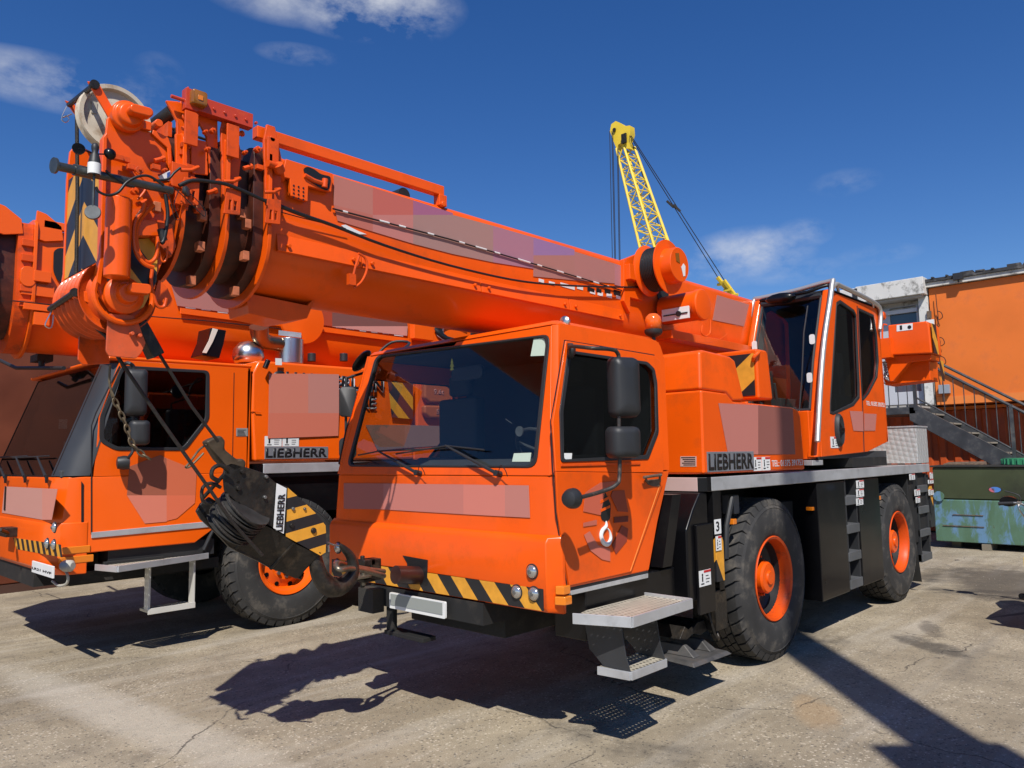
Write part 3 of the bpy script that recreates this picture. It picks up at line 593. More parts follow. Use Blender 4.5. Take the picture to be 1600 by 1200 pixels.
mirror_head(on(975, 691, y=ym-.03), .105, .098, .12, BLACKM, ma, yawdeg=-20)
c = MB(); c.lathe([(.02, 0), (.045, .01), (.058, .04), (.06, .07), (.05, .085), (0, .088)], on(895, 779, y=-1.40)+Vector((-.05, 0, .0)), on(895, 779, y=-1.40)+Vector((.3, .05, 0)), 24); c.build('bump_mirror', BLACKM, ma)
c = MB(); c.lathe([(.0, 0), (.05, 0), (.05, .03), (.02, .05)], on(887, 548, y=-1.10), on(887, 548, y=-1.10)+Vector((1, -.9, 0)), 20); c.build('mirror_bracket', BLACKM, ma)
# far side mirrors
fa = MB(); fa.tube([(.45, .9, 2.64), on(640, 536, y=1.2), on(612, 535, y=1.35), on(588, 556, y=1.42), on(578, 578, y=1.45), on(545, 590, y=1.5), on(541, 600, y=1.5), on(541, 690, y=1.5), on(547, 720, y=1.4)], .012, 10, smooth=4)
fma = fa.build('mirror_arm', BLACKM, A)
k = MB(); q = on(566, 562, y=1.42); ax = Vector((.2, -.75, .75)).normalized(); k.loft([[q+(ax*math.cos(t*.3927)*.12*s_+Vector((.9, .1, -.15)).normalized()*math.sin(t*.3927)*.07*s_)+Vector((-.5, -.4, -.6)).normalized()*d for t in range(16)] for d, s_ in ((0, .95), (.03, 1), (.05, .7), (.06, .3))]); k.build('ramp_mirror', BLACK, fma, smooth=60)
mirror_head(on(543, 628, y=1.5), .075, .135, .09, BLACKM, fma, yawdeg=150)
mirror_head(on(543, 700, y=1.5), .075, .09, .09, BLACKM, fma, yawdeg=150)
# roof lamp and beacon
q = on(883, 512, y=-1.0)+Vector((0, -.01, .035)); c = MB(); c.lathe([(.0, -.012), (.02, -.01), (.036, .01), (.036, .03), (.030, .036), (0, .04)], q, q+Vector((-1, -.3, .1))); rl = c.build('roof_lamp', CHROME, A); MB().cyl(q-Vector((0, 0, .06)), q-Vector((0, 0, .02)), .008).build('lamp_stalk', STEEL, rl)
q = on(1022, 545, y=-.95)
c = MB(); c.cyl(q-UP*.03, q+UP*.04, .022); c.cyl(q+UP*.04, q+UP*.09, .015); c.lathe([(.02, .09), (.06, .11), (.07, .13), (.07, .15)], q, q+UP, 28); bc = c.build('beacon', BLACKM, A)
c = MB(); c.lathe([(.062, .15), (.064, .22), (.058, .25), (.035, .275), (0, .28)], q, q+UP, 28); c.build('beacon_lens', mat('orange_lens', (.85, .13, .01), .1, 0, .5, emit=(.9, .15, .01, .05)), bc, smooth=180)
MB().cyl(q+UP*.15, q+UP*.235, .025).build('beacon_bulb', AMBER, bc)
# wooden chock on roof
q = on(939, 522, y=-.6); c = MB(); c.poly([Vector((q.x-.1, -.65, 2.665)), Vector((q.x+.1, -.65, 2.665)), Vector((q.x+.05, -.65, 2.76)), Vector((q.x-.05, -.65, 2.76))], (0, .12, 0)); tag(c.build('wooden_chock', mat('pale_wood', (.55, .48, .30), .7, var=.15), None, bevel=.004), 'pale wooden chock lying on the near crane cab roof under the boom', 'chock')
# --- chassis, deck, engine hood
YN = -1.25
c = MB(); c.box((1.45, -.45, .62), (8.0, .45, 1.45)); c.box((.3, -.5, .55), (1.5, .5, .9)); c.cyl((2.93, -1.0, .66), (2.93, 1.0, .66), .13); c.cyl((6.33, -1.0, .66), (6.33, 1.0, .66), .13); c.box((2.7, -.3, .42), (3.2, .3, .9)); c.box((3.6, -1.0, .55), (5.6, 1.0, 1.3))
c.build('chassis', DARK, A, bevel=.01)
c = MB(); c.box((1.74, -1.235, 1.50), (7.55, 1.235, 1.585)); c.build('deck', mat('deck_plate', (.28, .27, .25), .6, .3, var=.2), A)
c = MB(); c.box((1.80, -1.262, 1.487), (7.56, -1.236, 1.592)); rail = c.build('deck_rail', ALU, A, bevel=.006)
c = MB(); c.loft([[(1.70, -1.20, z), (1.74, -1.262, z), (1.80, -1.264, z), (1.80, -1.20, z)] for z in (1.485, 1.594)]); c.build('rail_corner', BLACK, rail, bevel=.004)
c = MB(); c.box((1.70, -1.20, 1.487), (1.74, 1.2, 1.592)); c.build('front_rail', ALUPINK, rail, bevel=.004)
MB().box((1.80, 1.236, 1.487), (7.56, 1.262, 1.592)).build('deck_rail', ALU, A, bevel=.006)
# hood: side profiles from the photo carried onto the side plane
hx0 = 1.72
lowp = ons([(1100, 741), (1096, 609), (1136, 614.5), (1146, 627), (1238, 636), (1247, 640), (1251, 650), (1258, 734)], y=YN)
c = MB()
L0 = [Vector((p.x, YN, p.z)) for p in lowp]; 
c.poly(L0, (0, 2.4, 0))
hood = c.build('engine_hood', ORANGE, A, bevel=.02, seg=3)
upp = ons([(1096, 608.5), (1098, 547), (1104, 545), (1148, 556), (1155, 562), (1164, 626), (1146, 626.5), (1136, 614)], y=YN)
c = MB(); U0 = [Vector((p.x, YN+(p.z-2.2)*.10, p.z)) for p in upp]; U1 = [Vector((p.x, 1.15-(p.z-2.2)*.10, p.z)) for p in upp]
for p in U0+U1:
    if p.x < 1.9: p.x += (p.z-2.2)*.06
c.loft([U0, U1]); c.build('hood_top', ORANGE, hood, bevel=.025, seg=3)
q = on(1075, 548, y=-.85); c = MB(); c.cyl((2.05, -.95, 2.48), (2.05, -.95, 2.60), .085, n=32); c.lathe([(.088, 0), (.088, .02)], (2.05, -.95, 2.585), (2.05, -.95, 3)); c.box((2.08, -1.05, 2.53), (2.15, -.9, 2.58)); c.build('air_intake', ORANGE, hood, bevel=.004)
# badges on the hood
def onside(u, v): return on(u, v, y=YN)
a, b_ = onside(1105, 738), onside(1176.5, 712)
MB().box((a.x, YN-.008, a.z), (b_.x, YN, a.z+.155)).build('maker_plate', GREYP, hood, bevel=.002)
text('LIEBHERR', 'maker_lettering', INK, hood, (a.x+.012, YN-.008, a.z+.014), XR, UP, b_.x-a.x-.03, .126, .003, bold=.03)
def sticker(x0, z0, wd, h, parent, n='warning_sticker', y=YN, flip=False, red=True):
    s = MB().box((x0, y-.003, z0), (x0+wd, y-.0005, z0+h)).build(n, WHITE, parent, smooth=0)
    if red: MB().box((x0+wd*.4, y-.005, z0+h*.84), (x0+wd*.98, y-.003, z0+h*.98)).build('red_band', RED, s, smooth=0)
    k = MB(); rr_ = random.Random(int(x0*100))
    for i in range(3): zz = z0+h*(.2+.2*i); k.box((x0+wd*.55, y-.0045, zz), (x0+wd*(.75+.15*rr_.random()), y-.003, zz+h*.05))
    k.lathe([(wd*.06, 0), (wd*.06, .0015)], (x0+wd*.27, y-.003, z0+h*.72), (x0+wd*.27, y-1, z0+h*.72), 10); k.box((x0+wd*.22, y-.0045, z0+h*.3), (x0+wd*.32, y-.003, z0+h*.62)); k.box((x0+wd*.14, y-.0045, z0+h*.12), (x0+wd*.40, y-.003, z0+h*.2))
    k.build('sticker_print', INK, s, smooth=0); return s
p = onside(1177, 736); sticker(p.x, p.z, .155, .115, hood); sticker(p.x+.165, p.z, .155, .115, hood)
p = onside(1206, 731); p2 = onside(1254, 729)
text('TEL: 01375 391753', 'phone_lettering', WHITE, hood, (p.x, YN-.002, p.z+.01), XR, UP, p2.x-p.x, .055, .0015, bold=.0)
patch([[(1122, 630), (1184, 633), (1184, 710), (1137, 709)], [(1184, 633), (1238, 639), (1242, 710), (1184, 710)]], hood, [(196, 122, 110), (150, 92, 82)], y=YN, n=NS, off=.002, name='faded_logo_panel')
s = MB(); pts = ons([(1063, 713), (1088, 713), (1088, 729), (1063, 729)], x=hx0-.004); s.poly(pts, (.003, 0, 0)); st = s.build('data_sticker', mat('pink_sticker', (.62, .38, .32), .6), hood, smooth=0)
k = MB()
for i in range(5): z = pts[0].z-.012-i*.014; k.box((hx0-.0065, pts[1].y+.01, z), (hx0-.004, pts[0].y-.008-(i*37 % 5)*.006, z+.005))
k.build('sticker_print', INK, st, smooth=0)
# storage box with chevrons behind the hood
c = MB(); c.loft([[(2.72, -1.18, z), (3.10+dx, -1.18, z), (3.10+dx, -.45, z), (2.72, -.45, z)] for z, dx in ((2.22, .06), (2.50, 0), (2.56, -.03))])
def boxcorner(u, v, y=-1.18): return on(u, v, y=y)
b0 = boxcorner(1186, 621); b1 = boxcorner(1208, 617); b2 = boxcorner(1200, 548)
c = MB(); c.loft([[(b0.x+.0, -1.18, z), (b1.x+dx, -1.18, z), (b1.x+dx, -.5, z), (b0.x, -.5, z)] for z, dx in ((b0.z-.01, .0), (b2.z-.03, -.06), (b2.z, -.1))])
sb = c.build('storage_box', ORANGE, A, bevel=.02, seg=3)
decal('chevron_panel', [(b0.x-.004, -1.15, b0.z+.02), (b0.x-.004, -.55, b0.z+.02), (b0.x-.004, -.55, b2.z-.04), (b0.x-.004, -1.15, b2.z-.04)], stripes('hazard_stripes_box', YB, KB, 1, 1.25, scale=1.6), sb, NF, .002)
c = MB(); q = on(1174, 566, y=-1.1); c.cyl(q+Vector((.0, 0, -.05)), q+Vector((0, 0, .06)), .05); c.tube([q+Vector((-.03, -.03, 0)), q+Vector((-.09, -.07, .03)), q+Vector((-.05, -.1, .08)), q+Vector((.04, -.03, .07))], .018, smooth=4); c.box((q.x-.05, q.y-.02, q.z-.07), (q.x+.1, q.y+.12, q.z-.03)); c.build('towing_eye', ORANGE, sb, bevel=.004)
# black outrigger box between cab and front wheel
f0 = 1.46
c = MB(); c.loft([[(f0, -.62, z), (f0, y, z), (1.78, y, z), (1.78, -.62, z)] for z, y in ((.70, -1.235),)]+[[(f0, -.62, 1.22), (f0, -1.235, 1.22), (1.78, -1.235, 1.22), (1.78, -.62, 1.22)], [(f0+.10, -.62, 1.36), (f0+.10, -1.235, 1.36), (1.78, -1.235, 1.36), (1.78, -.62, 1.36)], [(f0+.21, -.62, 1.48), (f0+.21, -1.235, 1.48), (1.78, -1.235, 1.48), (1.78, -.62, 1.48)]])
ob = c.build('outrigger_cover', BLACK, A, bevel=.015, seg=3)
c = MB(); c.box((1.56, -1.262, .60), (1.80, -1.237, 1.25)).build('side_panel', BLACK, ob, bevel=.006)
p = onside(1088, 918); sticker(p.x+.02, p.z-.0, .17, .115, ob, y=-1.263)
MB().box((1.84, -1.20, .75), (1.90, -1.0, 1.48)).box((1.98, -1.2, .7), (2.06, -.9, 1.48)).build('outrigger_guide', BLACK, A, bevel=.005)
MB().box((1.845, -1.255, .80), (1.965, -1.20, 1.13)).build('outrigger_leg', stripes('hazard_stripes_leg', YB, KB, 1, .8, kx=1.4, scale=1.9), A, bevel=.004)
p = on(1111, 867, y=-1.256); sp = MB().box((1.83, -1.259, 1.16), (1.93, -1.256, 1.27)).build('number_sticker', WHITE, ob, smooth=0)
text('3', 'digit_lettering', INK, sp, (1.85, -1.2595, 1.18), XR, UP, .05, .075, .0015, bold=.02)
MB().box((1.83, -1.255, 1.14), (1.94, -1.2, 1.50)).build('outrigger_housing', BLACK, A, bevel=.004)
p = on(1110, 890, y=-1.257); sticker(1.835, 1.035, .085, .11, ob, y=-1.259)
# outrigger pad assembly below
c = MB(); c.loft([[(1.42, -1.28, .26), (1.95, -1.30, .26), (2.0, -.75, .26), (1.5, -.75, .26)], [(1.45, -1.25, .285), (1.92, -1.27, .285), (1.97, -.78, .285), (1.53, -.78, .285)]])
for x in (1.56, 1.80): c.loft([[(x, -1.2, .285), (x+.10, -1.2, .285), (x+.10, -.85, .285), (x, -.85, .285)], [(x+.03, -1.1, .36), (x+.07, -1.1, .36), (x+.07, -.9, .36), (x+.03, -.9, .36)]])
c.build('outrigger_pad', mat('dull_pad_steel', (.13, .125, .12), .55, .5, var=.3, vscale=9, dirt=(.12, .07, .04), dscale=9), A, bevel=.008)
c = MB(); c.poly([(1.5, -1.12, .42), (1.58, -1.12, .50), (1.66, -1.12, .45), (1.76, -1.12, .50), (1.86, -1.12, .50), (1.9, -1.12, .42), (1.8, -1.12, .40), (1.7, -1.12, .43), (1.6, -1.12, .40)], (0, .35, 0)); c.tube([(1.84, -1.16, .62), (1.86, -1.2, .42), (1.93, -1.2, .36), (1.95, -1.15, .45), (1.86, -1.12, .55)], .012, smooth=4); c.box((1.9, -1.2, .42), (2.08, -1.0, .72)); c.build('pad_bracket', GREASE, A, bevel=.004)
# steps at the cab door
g = [on(895, 950, y=-1.25), on(986, 971, z=.815), on(1080, 941, z=.815)]
c = MB(); x0, x1 = .30, 1.33; yo, yi = -1.62, -1.18; zt = .825
A0 = on(895, 951, y=-1.25); B0 = on(987, 969, z=zt); C0 = on(1080, 940, z=zt); D0 = on(1010, 940, z=zt)
c.holed([A0+Vector((0, 0, 0)), Vector((B0.x, B0.y, A0.z-.03)), Vector((C0.x, C0.y, A0.z-.03)), Vector((C0.x, -1.15, A0.z-.03)), Vector((A0.x+.3, -1.15, A0.z))] if False else [Vector((A0.x, -1.25, zt)), Vector((B0.x, B0.y, zt)), Vector((C0.x, C0.y, zt)), Vector((C0.x, -1.2, zt)), Vector((A0.x+.2, -1.2, zt))], [], (0, 0, -.012))
stp = c.build('entry_step', TREAD, A)
def band(p, q, h, th=.012):
    n = (q-p).cross(UP).normalized()*th; return [p, q, q+n, p+n], Vector((0, 0, -h))
k = MB()
for p, q in ((Vector((A0.x, -1.25, zt+.02)), Vector((B0.x, B0.y, zt+.02))), (Vector((B0.x, B0.y, zt+.02)), Vector((C0.x, C0.y, zt+.02))), (Vector((C0.x, C0.y, zt+.02)), Vector((C0.x, -1.2, zt+.02)))): k.poly(*band(p, q, .062))
k.build('step_frame', ALU, stp, bevel=.002)
S0 = on(985, 1048, y=-1.52); S1 = on(1040, 1033, y=-1.52); S0.z = S1.z = (S0.z+S1.z)/2; ZS = S0.z; S2 = S1+Vector((.0, .24, 0)); S3 = S0+Vector((0, .24, 0))
k = MB(); k.poly([S0, S1, Vector((S1.x, S0.y+.22, ZS)), Vector((S0.x-.02, S0.y+.22, ZS))], (0, 0, -.012)); st2 = k.build('lower_step', TREAD, A)
k = MB()
S2 = Vector((S1.x, S0.y+.22, ZS)); S3 = Vector((S0.x-.02, S0.y+.22, ZS))
for p, q in ((S0, S1), (S1, S2), (S3, S0)): k.poly(*band(p+UP*.004, q+UP*.004, .048))
k.build('step_frame', ALU, st2, bevel=.002)
k = MB()
k.poly([S0+UP*.0, S0+Vector((-.0, .19, 0)), Vector((S0.x, S0.y+.30, .60)), Vector((S0.x, S0.y+.34, .80)), Vector((S0.x, S0.y+.06, .80)), Vector((S0.x, S0.y+.03, .60))], (.008, 0, 0))
k.poly([S1+UP*.0, S1+Vector((0, .19, 0)), Vector((S1.x, S1.y+.30, .60)), Vector((S1.x, S1.y+.34, .80)), Vector((S1.x, S1.y+.06, .80)), Vector((S1.x, S1.y+.03, .60))], (-.008, 0, 0))
k.split('step_hanger', mat('dark_grey_steel', (.05, .052, .056), .4, .3, var=.2), st2, bevel=.002)

# black lining behind the step
c = MB(); c.box((.35, -1.16, .62), (1.40, -.9, .96)); c.build('wheel_arch_liner', BLACK, A, bevel=.01)
MB().loft([[(1.18, -1.2, .98), (1.30, -1.2, .98), (1.46, -1.2, 1.48), (1.34, -1.2, 1.48)], [(1.18, -.9, .98), (1.30, -.9, .98), (1.46, -.9, 1.48), (1.34, -.9, 1.48)]]).build('cab_rear_seal', BLACK, A)
# work lamp + marker lamp by the wheel
p = on(1148, 790, y=-1.1); MB().box((p.x-.04, -1.12, p.z-.07), (p.x+.05, -1.0, p.z+.09)).build('work_lamp', mat('grey_lamp', (.12, .12, .12), .4), A, bevel=.012)
def marker(u, v, w_=.06, h=.045, y=-1.2):
    p = on(u, v, y=y); MB().box((p.x-w_/2, y-.01, p.z-h/2), (p.x+w_/2, y+.06, p.z+h/2)).build('marker_lamp', AMBER, A, bevel=.006)
marker(1147, 815); marker(1270, 795, .045, .035); marker(1374, 778)
# fender edges
c = MB(); c.tube([(2.06, -1.22, .95), (2.09, -1.22, 1.2), (2.2, -1.22, 1.42)], .022); c.build('fender_edge', BLACKM, A)
# wheels
for cx in (2.93, 6.33):
    wheel(A, cx, -1.21, -1, rot=.3+cx); wheel(A, cx, 1.21, 1, rot=.1+cx)
# side boxes, ladder
def xs(u): return on(u, 800, y=YN).x
b0x, b1x, l1x, b2x = xs(1279), xs(1322), xs(1343), xs(1376)
c = MB(); c.box((b0x, -1.248, .36), (b1x, -.7, 1.47)); c.build('side_locker', BLACK, A, bevel=.008)
c = MB(); c.box((l1x, -1.248, .36), (b2x, -.7, 1.47)); c.build('side_locker', BLACK, A, bevel=.008)
c = MB(); c.box((b1x, -1.05, .33), (l1x, -.7, 1.47)); c.build('locker_recess', DARK, A)
def ladder(x0, x1, zs, y=-1.24):
    st = MB().box((x0, y, zs[0]-.05), (x0+.035, y+.16, 1.47)).box((x1-.035, y, zs[0]-.05), (x1, y+.16, 1.47)).build('ladder', BLACKM, A, bevel=.003)
    for z in zs: MB().loft([[(x0+.0, y-.012, z-.045), (x1, y-.012, z-.045), (x1, y-.012, z+.045), (x0, y-.012, z+.045)], [(x0, y+.10, z-.02), (x1, y+.10, z-.02), (x1, y+.10, z+.05), (x0, y+.10, z+.05)]]).build('rung', mat_rung, st, bevel=.004)
mat_rung = mat('grey_rung', (.12, .125, .13), .5, .3, var=.15)
def zon(u, v): return on(u, v, y=YN).z
ladder(b1x+.02, l1x-.02, [zon(1334, 913), zon(1334, 869), zon(1332, 826), zon(1329, 782)])
r0, r1 = xs(1437), xs(1452)
c = MB(); c.box((xs(1425), -1.22, .62), (7.55, -.6, 1.47)); c.build('rear_housing', DARK, A, bevel=.01)
ladder(r0, r1, [zon(1444, 872), zon(1443, 833), zon(1441, 797), zon(1440, 764)])
def stk(u0, v0, u1, v1, parent=None, y=-1.252):
    a = on(u0, v1, y=y); b = on(u1, v0, y=y); sticker(a.x, a.z, b.x-a.x, b.z-a.z, parent or A, y=y)
for q in ((1338, 750, 1349, 763), (1338, 763.5, 1349, 777), (1338, 777.5, 1348, 790), (1421, 740, 1429, 750), (1429, 764, 1437, 775), (1431, 776, 1437, 786), (1453, 738, 1457, 748), (1450, 749, 1458, 756), (1451, 764, 1458, 774)): stk(*q)
c = MB(); c.box((7.72, -1.2, .75), (7.9, -.9, 1.1)); c.box((7.56, -1.15, .55), (7.85, -.4, .75)); c.box((7.56, -1.22, .85), (7.66, -.5, 1.45)); c.build('rear_underframe', BLACKM, A, bevel=.01)
MB().box((7.60, -1.235, .95), (7.72, -1.2, 1.30)).build('rear_outrigger_leg', STR_SIDE, A, bevel=.003)
MB().loft([[(6.98, -1.2, .62), (7.12, -1.2, .12), (7.13, -1.2, .12), (7.0, -1.2, .62)], [(6.98, -.75, .62), (7.12, -.75, .12), (7.13, -.75, .12), (7.0, -.75, .62)]]).build('mud_flap', RUBBER, A)
# aluminium tool box at the rear of the deck
a = on(1334, 712, y=-.2); q = on(1428, 720, y=-1.15); 
c = MB(); c.box((q.x, -1.2, 1.60), (q.x+.48, -.15, 2.07)); tb = c.build('tool_box', CHEQ, A, bevel=.006)
MB().box((q.x-.01, -1.21, 2.07), (q.x+.49, -.14, 2.09)).build('tool_box_lid', ALU, tb, bevel=.003)

# ================================================================ superstructure
c = MB(); c.cyl((5.1, 0, 1.58), (5.1, 0, 1.70), .62, n=48); c.build('slew_ring', DARK, A)
c = MB(); c.box((3.95, -.42, 1.70), (8.0, .42, 2.25)); c.poly([(5.6, -.46, 2.2), (7.6, -.46, 2.2), (7.4, -.46, 3.3), (6.6, -.46, 3.5), (6.2, -.46, 3.0)], (0, .06, 0)); c.poly([(5.6, .40, 2.2), (7.6, .40, 2.2), (7.4, .40, 3.3), (6.6, .40, 3.5), (6.2, .40, 3.0)], (0, .06, 0)); c.build('slewing_platform', ORANGE, A, bevel=.01)
c = MB(); c.box((4.2, .5, 1.7), (7.0, 1.15, 2.5)); c.build('superstructure_engine_box', ORANGE, A, bevel=.02)
MB().cyl((4.2, 0, 2.2), (3.0, 0, 2.75), .12, n=24).build('lifting_cylinder', ORANGE, A)
# counterweight at the back right
def front_rect(u0, v0, u1, v1, x): a = on(u0, v0, x=x); b = on(u1, v1, x=x); return a.y, a.z, b.y, b.z
X8 = 7.9
pts = ons([(1387, 508), (1448, 501.5), (1451, 506), (1456, 552), (1389, 555)], x=X8)
c = MB(); c.poly(pts, (.5, 0, 0)); cw = c.build('counterweight', ORANGE, A, bevel=.02, seg=3)
pts = ons([(1378, 556), (1456, 553), (1455, 562), (1420, 566), (1395, 596), (1390, 596), (1385, 566)], x=X8+.08)
MB().poly(pts, (.4, 0, 0)).build('counterweight_bracket', ORANGE, cw, bevel=.01)
pts = ons([(1380, 590), (1405, 575), (1452, 556), (1454, 594), (1383, 602)], x=X8+.22)
MB().poly(pts, (.4, 0, 0)).build('counterweight_arm', ORANGE, cw, bevel=.01)
a = on(1451, 505, x=X8); b = on(1456, 552, x=X8)
decal('hazard_stripe_band', [(X8+.02, a.y-.006, a.z), (X8+.24, a.y-.006, a.z), (X8+.24, b.y-.004, b.z), (X8+.02, b.y-.004, b.z)], STR_SIDE, cw, NS, .003, .02)
decal('hazard_stripe_band', [(X8+.24, b.y-.03, b.z-.08), (X8+.42, b.y-.03, b.z-.08), (X8+.42, b.y-.03, b.z-.36), (X8+.24, b.y-.03, b.z-.36)], STR_SIDE, cw, NS, .003, .0)
pq = ons([(1401, 508), (1426, 505), (1426, 515), (1401, 518)], x=X8-.004); sk_ = MB().poly(pq, (.002, 0, 0)).build('warning_sticker', WHITE, cw, smooth=0)
k = MB(); q = on(1406, 512, x=X8-.006); k.box((X8-.008, q.y-.03, q.z-.03), (X8-.006, q.y-.0, q.z+.03)); q = on(1421, 511, x=X8-.006); k.lathe([(.025, 0), (.025, .002)], q, q+NF, 14); k.split('sticker_print', INK, sk_, smooth=0)
k = MB(); k.tube(ons([(1386, 550), (1380, 548), (1379, 510), (1386, 508)], x=X8+.1), .012, smooth=3); k.box((X8-.1, on(1382, 530, x=X8).y-.1, on(1382, 560, x=X8).z), (X8+.1, on(1382, 530, x=X8).y+.3, on(1382, 530, x=X8).z)); k.build('counterweight_hose', ORANGE, cw)
k = MB(); rr_ = random.Random(5)
for i in range(7): q = on(1386+rr_.uniform(-3, 5), 575+i*4, x=X8+.1); k.tube([q, q+Vector((0, .06, .05)), q+Vector((0, .0, .12)), q+Vector((.0, -.05, .03))], .012, smooth=3)
k.build('hydraulic_fittings', STEEL, cw)

INTER2 = mat('grey_cab_trim', (.085, .095, .095), .7, var=.15)
# --- operator's cab
Y1 = -1.2; 
C = {k: on(*p, y=Y1) for k, p in dict(bl=(1284, 714), fl=(1281, 640), fm=(1286, 560), ft=(1299, 452), tr=(1372, 480), br=(1388, 690), bm=(1356, 706)).items()}
def prof():   # side outline of the cab: from bottom front, up the pillar, along the roof, down the back
    return [C['bl'], C['fl'], C['fm'], C['ft'], C['tr'], C['br'], C['bm']]
P0 = prof(); Y2 = -.36
xfb = C['fl'].x
# side wall with two glazed openings
dwin = [(1307, 473), (1313, 469), (1334, 484), (1338, 492), (1343, 600), (1343, 622), (1334, 634), (1302, 648), (1297, 646), (1297, 630), (1302, 550)]
qwin = [(1341, 481), (1365, 492), (1370, 520), (1373, 565), (1371, 590), (1358, 615), (1349, 626), (1347, 622)]
dW = ons(dwin, y=Y1); qW = ons(qwin, y=Y1)
c = MB(); c.holed(P0, [dW, qW], (0, .05, 0)); oc = c.build('operator_cab', ORANGE, A, bevel=.008)
for yy_, th_ in ((Y1+.052, .004), (Y2-.052, -.004)):
    MB().holed([Vector((p.x, yy_, p.z)) for p in shrink(P0, .03)], [[Vector((p.x, yy_, p.z)) for p in dW]]+([[Vector((p.x, yy_, p.z)) for p in qW]] if yy_ < -.8 else []), (0, th_, 0)).build('wall_lining', INTER2, oc, smooth=0)
c = MB(); P2 = [Vector((p.x, Y2, p.z)) for p in P0]; dW2 = [Vector((p.x, Y2, p.z)) for p in dW]; c.holed(P2, [dW2], (0, -.05, 0)); c.build('far_wall', ORANGE, oc, bevel=.006)
MB().poly([p+Vector((0, .02, 0)) for p in shrink(dW, -.01)], (0, .005, 0)).build('door_window', GLASSD, oc, smooth=0)
MB().holed([p+NS*.004 for p in dW], [[p+NS*.004 for p in shrink(dW, .035)]], (0, .02, 0)).build('window_seal', BLACKM, oc, bevel=.003)
MB().poly([p+Vector((0, .015, 0)) for p in shrink(qW, -.02)], (0, .005, 0)).build('rear_side_window', GLASSB, oc, smooth=0)
MB().holed([p+NS*.003 for p in qW], [[p+NS*.003 for p in shrink(qW, .03)]], (0, .018, 0)).build('window_seal', BLACKM, oc, bevel=.003)
MB().tube(ons([(1339, 478), (1343, 560), (1348, 640), (1350, 706)], y=Y1-.002), .006, 6).build('door_gap', INK, oc)
# front: curved glazing between pillars, roof, floor, back
fl = [C['fl']+Vector((.0, 0, 0)), C['fm'], C['ft']]
def fx(z):
    a, b, c_ = C['fl'], C['fm'], C['ft']
    if z < b.z: return a.x+(b.x-a.x)*(z-a.z)/(b.z-a.z)
    return b.x+(c_.x-b.x)*(z-b.z)/(c_.z-b.z)
zt_ = C['ft'].z; zb_ = C['bl'].z; zw = on(1283, 640, y=Y1).z
zs = [zw-.0+(zt_-.06-zw)*i/10 for i in range(11)]
for (ya, yb2, nm) in ((Y1-.012, Y1+.085, 'front_pillar'), (Y2-.075, Y2+.012, 'front_pillar')):
    k = MB(); k.loft([[(fx(z)-.028, ya+.02, z), (fx(z)-.035, (ya+yb2)/2, z), (fx(z)-.02, yb2, z), (fx(z)+.06, yb2, z), (fx(z)+.06, ya, z), (fx(z)+.0, ya, z)] for z in [zb_+.0]+zs+[zt_]]); k.build(nm, ORANGE, oc, bevel=.008, smooth=50)
k = MB(); k.loft([[(fx(z)-.012, Y1+.08, z), (fx(z)-.012, Y2-.07, z), (fx(z)-.006, Y2-.07, z), (fx(z)-.006, Y1+.08, z)] for z in zs]); k.build('front_window', glass('cab_glass', (.62, .72, .70)), oc, smooth=0)
k = MB(); k.holed([(fx(z)-.02, Y1+.07, z) for z in (zs[0]-.02, zs[5], zs[-1])]+[(fx(z)-.02, Y2-.06, z) for z in (zs[-1], zs[5], zs[0]-.02)], [[(fx(z)-.02, Y1+.11, z) for z in (zs[0]+.05, zs[5], zs[-1]-.06)]+[(fx(z)-.02, Y2-.10, z) for z in (zs[-1]-.06, zs[5], zs[0]+.05)]], (.02, 0, 0)) if False else None
k = MB()
for y in (Y1+.095, Y2-.085): k.tube([(fx(z)-.014, y, z) for z in zs], .016, 6)
k.tube([(fx(zs[0])-.014, Y1+.09, zs[0]), (fx(zs[0])-.014, Y2-.08, zs[0])], .02); k.tube([(fx(zs[-1])-.014, Y1+.09, zs[-1]), (fx(zs[-1])-.014, Y2-.08, zs[-1])], .035); k.build('front_window_seal', BLACKM, oc)
k = MB(); k.box((fx(zb_)-.0, Y2-.05, zb_-.02), (fx(zw)+.05, Y1+.06, zw-.012)); k.build('front_apron', ORANGE, oc, bevel=.01)
k = MB(); k.poly([C['ft']+UP*.01, C['tr']+UP*.01, C['tr']+Vector((0, -Y1+Y2, .01)), C['ft']+Vector((0, -Y1+Y2, .01))], (0, 0, -.05)); k.build('cab_roof', BLACKM, oc, bevel=.015)
k = MB(); k.poly([C['tr'], C['br'], C['br']+Vector((0, Y2-Y1, 0)), C['tr']+Vector((0, Y2-Y1, 0))], (-.04, 0, 0)); k.build('back_wall', ORANGE, oc); MB().poly([C['tr']+Vector((-.06, .05, -.05)), C['br']+Vector((-.06, .05, .05)), C['br']+Vector((-.06, Y2-Y1-.05, .05)), C['tr']+Vector((-.06, Y2-Y1-.05, -.05))], (-.01, 0, 0)).build('back_lining', INTER2, oc)
k = MB(); k.box((C['bl'].x, Y1+.03, zb_-.02), (C['br'].x, Y2-.03, zb_+.05)); k.build('cab_floor', INTER, oc)
k = MB(); xx = C['fl'].x; k.box((xx+.75, -1.0, 2.15), (xx+1.25, -.55, 2.28)); k.box((xx+1.15, -1.0, 2.2), (xx+1.3, -.55, 2.9)); k.box((xx+1.18, -.88, 2.95), (xx+1.28, -.66, 3.15)); k.build('operator_seat', SEATM, oc, bevel=.03)
k = MB()
for y in (-1.08, -.48): k.box((xx+.6, y-.06, 2.1), (xx+1.1, y+.06, 2.38)); k.tube([(xx+.62, y, 2.35), (xx+.58, y, 2.55)], .02)
